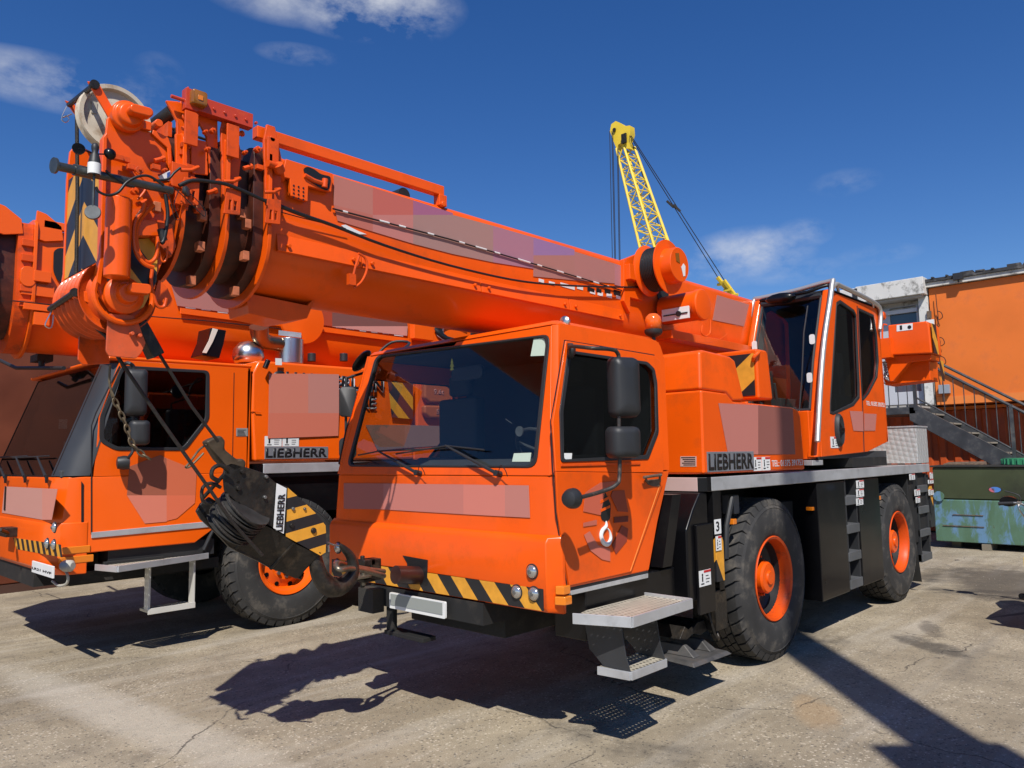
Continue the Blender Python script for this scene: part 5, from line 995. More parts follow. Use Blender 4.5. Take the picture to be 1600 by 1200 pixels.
# anemometer bar
k = MB(); a, b = on(87, 259, y=-.52), on(268, 298, y=-.42); k.cyl(a, b, .020); k.cyl(a-(b-a).normalized()*.01, a, .035); q = on(118, 265, y=-.50); k.cyl(a+(b-a)*.14, a+(b-a)*.30, .026); br = k.build('anemometer_bar', mat('zinc_grey', (.11, .115, .11), .35, .7, var=.2, vscale=20), head)
q = on(147, 274, y=-.54)
k = MB(); k.lathe([(.0, 0), (.026, 0), (.027, .055), (.026, .06), (.020, .09), (.012, .105), (.015, .12), (.016, .135), (.010, .148), (0, .152)], q, q+UP, 24); an = k.build('anemometer', BLACKM, br, smooth=60)
MB().lathe([(.0272, 0), (.0275, .05)], q+UP*.004, q+UP, 24).build('anemometer_label', WHITE, an)
for (u, v, dx) in ((123, 232, -1), (171, 241, 1)):
    p = on(u, v, y=-.54); ax_ = Vector((dx*.2, -.9, .1)).normalized(); k = MB(); k.lathe([(.027, 0), (.025, .012), (.018, .022), (.008, .027), (.001, .028), (.006, .025), (.016, .018), (.0235, .008), (.0255, 0)], p, p-ax_*1 if dx < 0 else p+ax_, 20); k.tube([p, q+UP*.10], .0035); k.build('anemometer_cup', BLACK, an, smooth=60)
k = MB(); q2 = on(145, 332, y=-.54); k.tube([q, q2], .006); k.lathe([(0, -.008), (.032, -.008), (.034, 0), (.032, .008), (0, .008)], q2, q2+Vector((-.5, -1, .1)), 28); k.build('pendulum_weight', bpy.data.materials['zinc_grey'], br)
k = MB(); k.tube(ons([(150, 292), (155, 300), (170, 305), (185, 300), (198, 285), (215, 276), (232, 275), (248, 284), (256, 290)], y=-.55), .0065, smooth=5); k.tube(ons([(165, 266), (178, 278), (195, 288), (210, 292)], y=-.50), .0055, smooth=4); k.tube(ons([(262, 300), (268, 320), (272, 340), (280, 342), (272, 320), (280, 296)], y=-.48), .002, 6, smooth=5); k.tube(ons([(280, 290), (300, 282), (330, 284), (360, 290), (415, 314)], y=-.44), .010, smooth=4); k.tube(ons([(258, 304), (262, 330), (261, 350), (256, 375), (252, 380)], y=-.43), .010, smooth=4); k.tube(ons([(270, 292), (290, 310), (310, 330), (320, 338), (319, 326), (300, 305), (285, 292)], y=-.45), .0025, 6, smooth=5); k.tube(ons([(240, 282), (262, 280), (272, 270), (282, 262)], y=-.44), .006, smooth=4); k.build('wind_sensor_cables', CABLE, br, smooth=50)
k = MB(); k.cyl(on(251, 358, y=-.42), on(256, 376, y=-.42), .018); k.build('plug', BLACKM, br)
q = on(288, 300, y=-.44); MB().lathe([(.022, 0), (.026, .005), (.026, .02), (.015, .024)], q, q+Vector((.8, -1, .3)), 20).build('bar_end_socket', bpy.data.materials['zinc_grey'], br)

# cable drum, cylinders and lugs where the boom meets the superstructure
dc = on(1037, 415, y=-.62); xd, zd = on(1040, 418, y=-.60).x, on(1040, 418, y=-.60).z
k = MB(); k.lathe([(0, 0), (.22, 0), (.235, .012), (.235, .02), (.22, .03), (.17, .05), (.17, .20), (.225, .22), (.245, .225), (.245, .235), (.165, .24), (.155, .34), (.15, .345), (0, .345)], Vector((xd, -.40, zd)), Vector((xd, -1.4, zd)), 56); dr = k.build('cable_drum', ORANGE, A, smooth=35)
k = MB()
for i in range(9): 
    y = -.462-i*.0165; k.tube([(xd+math.cos(t*.1745)*.192, y, zd+math.sin(t*.1745)*.192) for t in range(36)], .0092, 8, close=True)
k.build('wound_cable', CABLE, dr)
c_ = Vector((xd, -.747, zd)); k = MB(); k.poly([c_+Vector((-.06, 0, .02)), c_+Vector((-.0, 0, .01)), c_+Vector((-.01, 0, .10)), c_+Vector((-.07, 0, .09))], NS*.002); k.build('warning_sticker', bpy.data.materials['dirty_amber'], dr, smooth=0)
k = MB(); k.poly([c_+Vector((.02, 0, -.02)), c_+Vector((.05, 0, -.10)), c_+Vector((.08, 0, -.09)), c_+Vector((.09, 0, -.0)), c_+Vector((.06, 0, .02))], NS*.002); k.build('torn_sticker', WHITE, dr, smooth=0)
k = MB(); P_ = ons([(975, 405), (1000, 395), (1005, 470), (985, 465), (985, 490), (975, 470)], y=-.37); k.poly(P_, (0, .05, 0)); k.box((xd-.3, -.42, zd-.12), (xd+.05, -.33, zd+.02)); k.build('drum_bracket', ORANGE, A, bevel=.006)
a, b = on(1060, 480, y=-.55), on(1100, 480, y=-.80)
xcyl, zcyl = on(1098, 476, y=-.78).x, on(1098, 476, y=-.78).z
k = MB(); k.lathe([(0, 0), (.135, 0), (.135, .36), (.145, .365), (.145, .40), (.135, .41), (.10, .415), (0, .415)], Vector((xcyl, -.38, zcyl)), Vector((xcyl, -1.5, zcyl)), 40); cyl = k.build('pivot_cylinder', ORANGE, A, smooth=35)
k = MB(); k.poly([(xcyl-.15, -.72, zcyl-.02), (xcyl-.15, -.44, zcyl-.02), (xcyl-.15, -.44, zcyl-.13), (xcyl-.15, -.72, zcyl-.13)], (.02, 0, 0)); k.build('indicator_scale', WHITE, cyl, bevel=.002); MB().box((xcyl-.158, -.71, zcyl-.085), (xcyl-.15, -.46, zcyl-.075)).cyl((xcyl-.165, -.62, zcyl-.08), (xcyl-.15, -.62, zcyl-.08), .025).build('indicator_slot', INK, cyl)
k = MB(); q = on(1110, 500, y=-.78); k.tube([(q.x, -.78, q.z), on(1110, 515, y=-.78), on(1108, 522, y=-.78), on(1102, 525, y=-.78), on(1096, 520, y=-.78), on(1097, 508, y=-.78)], .007, smooth=4); k.tube(ons([(1136, 522), (1125, 530), (1108, 535), (1090, 534)], y=-.7), .003, 6, smooth=4); k.build('drain_hose', ORANGE, cyl)
k = MB(); k.cyl((xcyl+.05, -.34, zcyl+.17), (xcyl+.05, -.10, zcyl+.17), .10); k.build('rubber_roller', BLACKM, A)
for u0 in (975, 990):
    pass
k = MB(); k.box((on(1050, 520, y=-.5).x, -.5, on(1050, 505, y=-.5).z-.14), (on(1110, 505, y=-.5).x+1.0, -.335, on(1050, 505, y=-.5).z-.06)); k.build('boom_rib', ORANGE, A, bevel=.005)
patch([[(1120, 461), (1170, 476), (1162, 510), (1113, 500)]], boom, [(186, 122, 112)], y=-.331, n=NS, off=.002, name='faded_name_panel')

# ================================================================ hook block
HB = thing('hook_block', 'black hook block with white maker plate and yellow stripes, hanging before the near crane', 'hook block', tuple(on(450, 880, y=-.05)))
yk = -.12; OFF = Vector((-.075, .125, -.145))
np_ = [(352, 727), (362, 723), (385, 730), (415, 740), (432, 755), (450, 761), (472, 782), (495, 804), (509, 820), (510, 840), (509, 864), (500, 869), (460, 850), (440, 835), (410, 820), (395, 812), (375, 790), (352, 768), (350, 745)]
NP = ons(np_, y=yk)
k = MB(); k.poly(round_poly(NP, .012, 2), (0, .022, 0)); nb = k.build('side_plate', GREASE, HB, bevel=.004)
k = MB(); FP = [p+OFF for p in ons([(352, 745), (365, 735), (400, 760), (440, 800), (470, 830), (509, 850), (506, 868), (460, 850), (440, 838), (408, 822), (395, 814), (375, 792), (352, 770), (345, 757)], y=yk)]; k.poly(FP, (0, .022, 0)); k.build('far_side_plate', GREASE, HB, bevel=.004)
MB().poly([p+NS*.003 for p in ons([(449, 762), (472, 782), (495, 804), (508, 821), (509, 839), (508, 863), (500, 868), (446, 838), (448, 800)], y=yk)], NS*.002).build('hazard_stripe_panel', STR_BLOCK, nb, smooth=0)
pq = ons([(427, 825), (432, 755), (447.5, 763), (443, 834)], y=yk-.006); MB().poly(pq, NS*.002).build('name_plate', WHITE, nb, smooth=0)
rt = (pq[1]-pq[0]); upv = rt.cross(NS).normalized()*-1
rtn = rt.normalized(); side = (pq[3]-pq[0]); side = (side-rtn*side.dot(rtn)); 
upn = NS.cross(rtn).normalized()
base = pq[3] if (pq[0]-pq[3]).dot(upn) > 0 else pq[0]
wdt = side.length
text('LIEBHERR', 'maker_lettering', INK, nb, base+rtn*rt.length*.06+upn*wdt*.14-NS*-.002-side*0+rtn*(-.0)+NS*.002, rtn, upn, rt.length*.84, wdt*.66, .0015, bold=.03)
for u, v, r_ in ((378, 737, .014), (372, 763, .016), (413, 777, .012), (407, 812, .015), (457, 795, .012), (475, 795, .010), (455, 821, .016), (489, 829, .020), (415, 745, .012)):
    q = on(u, v, y=yk); MB().cyl(q, q+NS*.016, r_, r_*.8, n=14).build('bolt', GREASE if r_ > .013 else STEEL, nb, bevel=.002)
# sheaves between the plates
n_ = OFF.normalized(); sc0 = on(392, 785, y=yk)
for i in range(4):
    q = sc0+OFF*(.12+.22*i); k = MB(); k.lathe([(0, 0), (.03, 0), (.10, .004), (.148, .0), (.15, .004), (.13, .012), (.13, .020), (.15, .028), (.148, .032), (.10, .028), (0, .032)], q, q+n_, 40); k.build('sheave', mat_sh if 'mat_sh' in globals() else globals().setdefault('mat_sh', mat('sheave_grey', (.07, .068, .065), .4, .5, var=.3, vscale=10)), HB, smooth=40)
for i in range(4):
    q = sc0+OFF*(.16+.22*i); k = MB(); ux = (pq[0]-pq[0]+Vector((.8, 0, -.55))).normalized(); uz = n_.cross(ux); k.tube([q+(ux*math.cos(R(a_))+uz*math.sin(R(a_)))*.145 for a_ in range(60, 300, 15)], .009, 8); k.build('reeved_rope', ROPE, HB)
for u, v in ((356, 735), (407, 815), (460, 848), (500, 862), (372, 750)):
    p = on(u, v, y=yk); MB().cyl(p, p+OFF*1.05, .011, n=10).build('tie_rod', GREASE, HB)
k = MB(); k.tube([on(u, v, y=-.16) for u, v in ((357, 735), (345, 727), (333, 732), (331, 745), (343, 752))], .012, smooth=3); k.tube([on(u, v, y=-.16)+OFF*.4 for u, v in ((360, 745), (345, 738), (332, 745), (332, 765), (345, 770))], .010, smooth=3); k.build('rope_guard', GREASE, HB)
k = MB(); k.poly(ons([(322, 690), (331, 685), (346, 680), (353, 688), (352, 702), (372, 718), (380, 716), (386, 722), (384, 732), (366, 738), (350, 728), (340, 718)], y=-.12), (0, .07, 0)); k.build('wedge_socket', mat('brown_casting', (.085, .062, .038), .55, .4, var=.3, vscale=20), HB, bevel=.014, seg=3)
k = MB(); k.tube(ons([(325, 694), (312, 702), (297, 722), (290, 730), (298, 728), (318, 708)], y=-.10), .006, smooth=3); k.build('wedge_chain', bpy.data.materials['bronze_chain'], HB)
NPd = [on(u, v, y=yk) for u, v in ((372, 788), (395, 812), (410, 820), (440, 835), (460, 850), (498, 868))]
k = MB(); k.loft([[p+UP*.004 for p in NPd]+[p+Vector((.004, 0, .014)) for p in NPd[::-1]], [p+OFF+UP*.004 for p in NPd]+[p+OFF+Vector((.004, 0, .014)) for p in NPd[::-1]]]); k.build('under_cover', GREASE, HB)
# the hook
hk = ons([(492, 862), (494, 880), (500, 900), (513, 916), (530, 917), (546, 905), (552, 888), (548, 870), (538, 858), (531, 851)], y=-.06)
k = MB(); k.tube(hk, [.036, .044, .052, .060, .058, .048, .038, .030, .022, .010], 14, smooth=5); k.build('hook', GREASE, HB, smooth=60)
k = MB(); k.tube(ons([(511, 847), (520, 851), (530, 853)], y=-.06), .006); k.cyl(on(512, 852, y=-.08), on(513, 862, y=-.08), .014); k.build('hook_latch', STEEL, HB)
# shackle between hook and tow jaw
k = MB(); k.tube([on(600, 893, y=.17), on(570, 889, y=.10), on(538, 882, y=.02), on(528, 880, y=-.04), on(526, 885, y=-.10), on(531, 890, y=-.14), on(548, 888, y=-.10), on(575, 893, y=.02), on(600, 900, y=.10)], .018, 10, smooth=4); k.cyl((-.28, .3, 1.02), (-.28, .3, .90), .015); tag(k.build('shackle', mat('worn_shackle', (.24, .21, .16), .4, .8, var=.3, vscale=20), None, smooth=60), 'steel shackle loop between the big hook and the near crane bumper', 'shackle')
k = MB(); k.poly(round_poly([(-.42, .24, .955), (-.24, .24, .955), (-.22, .42, .955), (-.38, .44, .955)], .04), (0, 0, .018)); k.build('jaw_plate', bpy.data.materials['worn_shackle'], bump, bevel=.004)
# ================================================================ crane B (parked behind, to the left)
B = thing('mobile_crane', 'orange crane at the left with dark windscreen pillars and a chrome exhaust behind its cab', 'mobile crane', (1.6, 4.6, 0), 'orange mobile cranes')
YB1, YB2 = 3.35, 5.85; OB = ORANGE_B
PB = ((-1.33, 0, 1.68), (-1.0, 0, .36)); NPB = Vector(PB[1]).normalized()
def xb(z): return -1.33+(z-1.68)*.36
def rb(z, xf, xr, ch=.22, ins=0): return [(xr, YB1+ins, z), (xf+ch, YB1+ins, z), (xf+.09, YB1+ins+.05, z), (xf+.02, YB1+ins+.16, z), (xf, YB1+ins+.30, z), (xf, YB2-.30-ins, z), (xf+.05, YB2-.12-ins, z), (xf+ch, YB2-ins, z), (xr, YB2-ins, z)]
k = MB(); k.loft([rb(.98, -1.38, -.12), rb(1.25, -1.38, .30), rb(1.66, -1.34, .42)]); cabB = k.build('driver_cab', OB, B, bevel=.012)
k = MB(); k.loft([rb(.80, -1.34, -1.09, ins=-.006), rb(.86, -1.40, -1.09, ins=-.006), rb(1.22, -1.40, -1.09, ins=-.006), rb(1.26, -1.385, -1.09, ins=-.006)]); bumB = k.build('front_bumper', OB, B, bevel=.012)
# side wall with window
sw = round_poly(ons([(190, 571), (327, 579), (327, 655), (290, 704), (180, 704), (155, 690), (156, 650)], y=YB1), .05)
def SB_(u, v): return on(u, v, y=YB1)
so2 = [Vector((-1.06, YB1, 1.66)), Vector((.42, YB1, 1.66)), Vector((.44, YB1, 2.76)), Vector((-.86, YB1, 2.74)), Vector((-1.03, YB1, 2.2))]
k = MB(); k.holed(so2, [sw], (0, .04, 0)); k.build('side_frame', OB, cabB, bevel=.006)
k = MB(); k.holed([p+Vector((0, 2.5, 0)) for p in so2], [[p+Vector((0, 2.5, 0)) for p in sw]], (0, -.04, 0)); k.build('far_side_frame', OB, cabB); MB().poly([p+Vector((0, 2.46, 0)) for p in sw], (0, .006, 0)).build('far_side_window', GLASSD, cabB, smooth=0)
MB().holed([p+NS*.008 for p in sw], [[p+NS*.008 for p in shrink(sw, .04)]], (0, .02, 0)).build('window_seal', BLACKM, cabB, bevel=.004)
MB().poly([p+Vector((0, .01, 0)) for p in shrink(sw, .02)], (0, .006, 0)).build('side_window', GLASSD, cabB, smooth=0)
k = MB(); k.poly([(-.97, YB1, 2.74), (.46, YB1, 2.76), (.46, YB2, 2.76), (-.97, YB2, 2.74)], (0, 0, .04)); k.build('roof', OB, cabB, bevel=.02)
k = MB(); k.poly([(.44, YB1, 1.66), (.44, YB2, 1.66), (.44, YB2, 2.76), (.44, YB1, 2.76)], (-.03, 0, 0)); k.build('rear_wall', OB, cabB)
MB().box((on(363, 700, y=YB1).x, YB1-.003, 1.0), (on(363, 700, y=YB1).x+.007, YB1-.001, 2.7)).build('door_gap', INK, B)
k = MB(); P_ = [Vector((-1.05, YB1, 1.0))] ; k.tube([on(143, 835, y=YB1-.003), on(143, 665, y=YB1-.003), on(150, 645, y=YB1-.003), on(187, 572, y=YB1-.003)], .006, 6); k.build('door_gap', INK, B)
k = MB(); 
k.poly(ons([(127, 752), (131, 757), (131, 852), (127, 846)], y=YB1-.003), (0, .003, 0))
k.build('intake_slot', INK, bumB)
# windscreen and dark corner pillars
zs_ = [1.67, 1.95, 2.25, 2.5, 2.72]
for s_, yy in ((1, YB1), (-1, YB2)):
    k = MB(); k.loft([[(xb(z)+.0, yy+s_*.26, z), (xb(z)+.03, yy+s_*.12, z), (xb(z)+.10, yy+s_*.03, z), (xb(z)+.24-(z-1.67)*.1, yy-s_*.004, z), (xb(z)+.24-(z-1.67)*.1, yy+s_*.05, z), (xb(z)+.1, yy+s_*.2, z)] for z in zs_]); k.build('corner_pillar', mat_pil if 'mat_pil' in globals() else globals().setdefault('mat_pil', mat('dark_pillar_plastic', (.035, .037, .04), .4, var=.1)), cabB, smooth=50)
k = MB(); k.loft([[(xb(z)+.005, YB1+.22, z), (xb(z)+.005, YB2-.22, z), (xb(z)+.011, YB2-.22, z), (xb(z)+.011, YB1+.22, z)] for z in (1.68, 2.70)]); k.build('windscreen', glass('smoked_windscreen', (.13, .14, .14)), cabB, smooth=0)  # tint darkened: the dark inside of the cab is put into the glass
k = MB(); k.box((-1.3, YB1+.1, 1.655), (-1.0, YB2-.1, 1.72)); k.box((-1.15, YB1+.3, 1.7), (-.95, YB1+.9, 1.85)); k.build('dashboard', INTER, cabB, bevel=.01)
for y in (YB1+.6, YB2-.6): k = MB(); k.box((-.45, y-.25, 1.66), (-.05, y+.25, 1.8)); k.box((-.1, y-.24, 1.75), (.05, y+.24, 2.5)); k.build('seat', SEATM, cabB, bevel=.03)
k = MB(); wc2 = Vector((-.85, YB1+.62, 1.9)); k.tube([wc2+Vector((math.sin(t*.26)*.13, math.cos(t*.26)*.22, math.sin(t*.26)*-.17)) for t in range(24)], .014, 8, close=True); k.build('steering_wheel', INTER, cabB)
MB().box((-.8, YB1+.06, 2.68), (.38, YB2-.06, 2.73)).build('headlining', INTER, cabB); MB().box((.38, YB1+.06, 1.67), (.40, YB2-.06, 2.7)).build('rear_lining', SEATM, cabB)
k = MB(); k.poly(ons([(92, 655), (105, 655), (104, 670), (91, 670)], x=-1.05), (.003, 0, 0)); k.poly(ons([(100, 690), (108, 690), (107, 701), (99, 701)], x=-1.15), (.003, 0, 0)); k.build('paper_permit', WHITE, cabB, smooth=0)
for (u, v) in ((15, 748), (46, 747), (80, 747)):
    k = MB(); a = on(u, v, plane=PB)+NPB*.05; b = on(u-13, v-30, plane=PB)+NPB*.05; k.tube([a, b], [.014, .008]); k.poly([a+Vector((0, .03, .01)), a+Vector((0, -.03, .01)), a+Vector((0, 0, -.06))], (.02, 0, 0)); wi = k.build('wiper', BLACKM, cabB)
    MB().tube([on(u-55, v-30, plane=PB)+NPB*.03, on(u+2, v-33, plane=PB)+NPB*.03], .007).build('wiper_blade', BLACKM, wi)
# mirrors
k = MB(); ym = YB1-.17; k.tube([on(191, 570, y=YB1), on(200, 567, y=ym), on(208, 572, y=ym), on(209, 582, y=ym)], .018, smooth=3); k.tube([on(208, 640, y=ym), on(208, 665, y=ym), on(208, 700, y=ym), on(203, 712, y=ym), on(195, 720, y=YB1-.1)], .014, smooth=3); mb_ = k.build('mirror_arm', BLACKM, B)
mirror_head(on(213, 613, y=ym-.03), .095, .22, .11, BLACKM, mb_, yawdeg=-15)
mirror_head(on(218, 676, y=ym-.03), .09, .115, .11, BLACKM, mb_, yawdeg=-15)
k = MB(); q = on(193, 723, y=YB1-.1); k.lathe([(.02, -.06), (.055, -.05), (.065, 0), (.06, .05), (0, .055)], q, q+Vector((1, -.3, 0)), 24); k.build('bump_mirror', BLACKM, mb_)
# sill trim, patch, plate, lamps, stripes
MB().poly(ons([(143, 832), (334, 814), (334, 823), (143, 841)], y=YB1-.012), (0, .02, 0)).build('sill_trim', ALU, B, bevel=.003)
patch([[(202, 729), (250, 711), (260, 716), (260, 774), (198, 774)], [(260, 716), (307, 735), (305, 774), (260, 774)], [(198, 774), (260, 774), (260, 815), (226, 818)], [(260, 774), (305, 774), (304, 786), (276, 810), (260, 814)]], B, [(168, 95, 72), (218, 110, 75), (228, 130, 106), (233, 115, 80)], y=YB1, n=NS, off=.003, name='faded_emblem')
patch([[(8, 760), (67, 763), (67, 812), (4, 801)], [(67, 763), (91, 764), (82, 812), (67, 812)]], B, [(204, 146, 132), (214, 140, 122)], x=-1.375, n=NF, off=.004, name='faded_name_panel')
text('I', 'letter_stroke', INK, B, on(6, 797, x=-1.385)+Vector((0, .0, 0)), (0, -1, 0), UP, .05, .24, .003)
k = MB(); k.poly(ons([(369, 669), (387, 669), (387, 681.5), (369, 681.5)], y=YB1-.002), NS*.003); dp = k.build('data_plate', mat('grey_data_plate', (.28, .27, .26), .5), B, smooth=0)
k = MB(); [k.poly(ons([(371, 671.5+i*2), (384-(i*3 % 4), 671.5+i*2), (384-(i*3 % 4), 672.2+i*2), (371, 672.2+i*2)], y=YB1-.006), NS*.001) for i in range(5)]; k.build('plate_print', INK, dp, smooth=0)
k = MB(); k.poly(ons([(20, 840), (95, 851), (97, 871), (26, 858)], x=-1.402), (.002, 0, 0)); k.build('hazard_stripe_band', stripes('hazard_stripes_b', YB, KB, 1, -.75, scale=6.2), bumB, smooth=0)
for u, v in ((86, 824), (74.5, 849), (85, 851)): lamp('headlight', u, v, .042, bumB, x=-1.402)
for i, z in enumerate((.90, .985)): q = on(118, 860, y=YB1+.03); MB().box((q.x-.13, YB1-.012, z), (q.x+.14-.03*i, YB1+.10, z+.065)).build('indicator_lamp', AMBER, bumB, bevel=.008)
k = MB(); a = on(51, 876, x=-1.43); b = on(83, 904, x=-1.43); k.box((-1.435, b.y, b.z), (-1.42, a.y, a.z)); npb = k.build('number_plate', WHITE, B, bevel=.003)
text('LR21 HVP', 'plate_lettering', INK, npb, (-1.436, a.y-.02, b.z+.03), (0, -1, 0), UP, a.y-b.y-.05, a.z-b.z-.08, .002, bold=.012)
MB().box((-1.36, 3.9, .66), (-.9, 5.4, .84)).box((-1.2, 3.5, .70), (.2, 3.9, .80)).build('bumper_underside', DARK, B)
k = MB(); k.lathe([(.0, 0), (.035, .0), (.05, .03), (.05, .09), (.03, .11)], on(97, 884, x=-1.3), on(97, 884, x=-1.3)+Vector((.5, -.8, 0)), 16); k.tube([on(u, v, x=-1.25) for u, v in ((100, 888), (106, 900), (104, 912), (92, 915), (82, 908))], .012, smooth=4); k.build('air_coupling', mat('pale_fitting', (.5, .48, .42), .5), B)
q = on(10, 832, x=-1.5); k = MB(); k.tube([on(0, 828, x=-1.6), on(12, 833, x=-1.5)], .02); k.box(tuple(on(8, 840, x=-1.5)), tuple(on(22, 822, x=-1.38))); k.build('tow_jaw', GREASE, B, bevel=.008)
# hood, rails
hb = ons([(400, 720), (396, 636), (395, 575), (404, 561), (418, 559), (700, 575), (700, 712)], y=YB1); 
k = MB(); H0 = [Vector((p.x, YB1, p.z)) for p in hb]; H0 = [Vector((.50, YB1, 1.77)), Vector((.46, YB1, 2.30)), Vector((.48, YB1+.03, 2.72)), Vector((.56, YB1+.05, 2.86)), Vector((2.25, YB1+.05, 2.88)), Vector((2.42, YB1+.03, 2.72)), Vector((2.62, YB1, 2.2)), Vector((2.66, YB1, 1.77))]
k.loft([H0, [Vector((p.x, 2*4.6-p.y, p.z)) for p in H0]]); hdB = k.build('engine_hood', OB, B, bevel=.03, seg=3)
MB().tube([Vector((.458, YB1+.06, 2.30)), Vector((.46, YB1-.002, 2.30)), Vector((.56, YB1-.002, 2.30))], .006, 6).build('hood_crease', OB, hdB)
k = MB(); a = on(413, 719, y=YB1); k.box((a.x, YB1-.008, 1.795), (on(512, 719, y=YB1).x, YB1, 1.925)); k.build('maker_plate', GREYP, hdB, bevel=.002)
text('LIEBHERR', 'maker_lettering', INK, hdB, (a.x+.012, YB1-.008, 1.81), XR, UP, on(512, 719, y=YB1).x-a.x-.03, .10, .003, bold=.03)
sticker(a.x, 1.93, .20, .11, hdB, y=YB1); sticker(a.x+.21, 1.93, .20, .11, hdB, y=YB1)
patch([[(420, 584), (481, 584), (481, 645.5), (419, 645.5)], [(481, 584), (529, 585), (529, 645.5), (481, 645.5)], [(419, 645.5), (529, 645.5), (528, 681), (418, 685)]], hdB, [(212, 126, 104), (198, 132, 118), (214, 118, 94)], y=YB1-.002, n=NS, off=.006, name='faded_logo_panel')
def sign(s, u0, v0, u1, v1, y, parent, shadow=True):
    a = on(u0, v1, y=y); b = on(u1, v0, y=y)
    if shadow: text(s, 'lettering_shadow', WHITE, parent, (a.x+.018, y-.004, a.z-.022), XR, UP, b.x-a.x, b.z-a.z, .002, bold=.03)
    return text(s, 'lettering', INK, parent, (a.x, y-.007, a.z), XR, UP, b.x-a.x, b.z-a.z, .002, bold=.03)
sign('CHAMBERLAIN', 425, 592, 598, 600, YB1, hdB); sign('CRANE HIRE', 450, 619, 586, 631, YB1, hdB)
MB().box((.60, YB1-.01, 1.64), (6.4, YB1+.02, 1.745)).build('deck_rail', ALU, B, bevel=.006)
MB().box((.52, YB1, 1.60), (6.4, YB2, 1.74)).box((.55, YB1+.05, 1.2), (1.9, YB1+.25, 1.62)).build('deck', BLACK, B)
k = MB(); k.box((-1.0, 4.1, .6), (6.4, 5.1, 1.6)); k.cyl((.94, 3.6, .66), (.94, 5.6, .66), .13); k.cyl((4.34, 3.6, .66), (4.34, 5.6, .66), .13); k.build('chassis', DARK, B)
k = MB(); k.box((1.8, YB1+.02, .4), (3.5, YB1+.6, 1.6)); k.box((5.1, YB1+.02, .4), (6.3, YB1+.6, 1.6)); k.build('side_locker', BLACK, B, bevel=.01)
k = MB(); k.box((-.9, YB1+.05, .85), (.1, YB1+.3, 1.0)); k.tube([(-.02, YB1+.02, .9), (.1, YB1+.02, 1.15), (.3, YB1+.02, 1.4)], .02); k.build('wheel_arch_liner', BLACKM, B)
# steps
ta, tb_, tc_ = on(150, 881, y=YB1-.0), on(184, 887, z=.86), on(325, 866, z=.86)
k = MB(); k.poly([Vector((ta.x, YB1, .86)), Vector((tb_.x, tb_.y, .86)), Vector((tc_.x, tc_.y, .86)), Vector((tc_.x, YB1+.03, .86))], (0, 0, -.012)); sB = k.build('entry_step', TREAD, B)
k = MB()
for p, q in ((Vector((ta.x, YB1, .875)), Vector((tb_.x, tb_.y, .875))), (Vector((tb_.x, tb_.y, .875)), Vector((tc_.x, tc_.y, .875)))): k.poly(*band(p, q, .055))
k.build('step_frame', ALU, sB, bevel=.002)
MB().box((-.95, tc_.y+.06, .862), (-.42, YB1-.02, .885)).build('rubber_mat', mat('mat_rubber', (.02, .02, .02), .95, bump=.8, bscale=150), sB)
u0, u1 = on(230, 946, y=tc_.y+.02), on(303, 936, y=tc_.y+.02)
k = MB(); k.box((u0.x, tc_.y+.0, .40), (u0.x+.02, tc_.y+.10, .85)); k.box((u1.x-.02, tc_.y+.0, .40), (u1.x, tc_.y+.10, .85)); k.build('step_hanger', mat('pale_alloy', (.66, .64, .58), .5, .2, var=.08), sB, bevel=.002)
MB().box((u0.x, tc_.y-.0, .375), (u1.x, tc_.y+.20, .40)).build('lower_step', TREAD, sB, bevel=.003)
MB().box((u0.x-.003, tc_.y-.008, .36), (u1.x+.003, tc_.y-.001, .415)).build('lower_step_frame', bpy.data.materials['pale_alloy'], sB, bevel=.002)
for cx in (.94, 4.34):
    wheel(B, cx, YB1+.02, -1, style='flat', paint=OB, rot=.2); wheel(B, cx, YB2-.02, 1, style='flat', paint=OB)
# exhaust and bits on the hood
q = on(452, 556, y=4.0); k = MB(); k.cyl((q.x, 4.0, q.z-.1), (q.x, 4.0, q.z+.20), .165, n=40); ex = k.build('exhaust_silencer', CHROME, B, bevel=.006)
a = on(432, 537, y=3.95); k = MB(); k.cyl((q.x-.1, 3.98, a.z), (q.x-.32, 3.93, a.z), .085); k.tube([(q.x-.30, 3.93, a.z), (q.x-.38, 3.91, a.z+.01), (q.x-.46, 3.86, a.z+.06), (q.x-.50, 3.81, a.z+.15)], [.088, .095, .10, .108], 20, smooth=3); k.build('exhaust_pipe', mat('heat_tinted_steel', (.25, .19, .12), .3, .9, var=.2), ex)
k = MB(); q = on(388, 558, y=4.0); k.lathe([(.0, .19), (.10, .165), (.165, .09), (.18, 0), (.15, -.07), (0, -.08)], q, q+UP, 28); k.build('chrome_dome', CHROME, ex, smooth=70)
k = MB(); q = on(465, 527, y=4.02); k.box((q.x-.25, 4.02, q.z-.0), (q.x+.05, 4.03, q.z+.06)); k.build('perforated_guard', ALU, ex)
for u in (487, 537): q = on(u, 556, y=4.0); MB().cyl((q.x, 4.0, q.z-.07), (q.x, 4.0, q.z+.03), .05, n=18).build('filler_cap', BLACKM, B, bevel=.005)
k = MB(); k.poly(ons([(329, 512), (354, 516), (350, 537), (343, 560), (316, 555), (326, 532)], y=3.7), (0, .3, 0)); k.build('boom_rest_bracket', BLACK, B, bevel=.01); MB().poly(ons([(332, 513), (340, 515), (332, 534), (322, 552), (316, 551), (326, 532)], y=3.695), NS*.01).build('bracket_edge', mat('cream_paint', (.7, .66, .55), .5), B)
k = MB(); k.cyl(on(414, 575, y=YB1-.05), on(419, 563, y=YB1-.05), .028); k.build('work_lamp', BLACK, hdB); decal('info_sticker', ons([(428, 560), (438, 560.5), (438, 571), (428, 570.5)], y=YB1+.02), WHITE, hdB, NS, .003, .03)
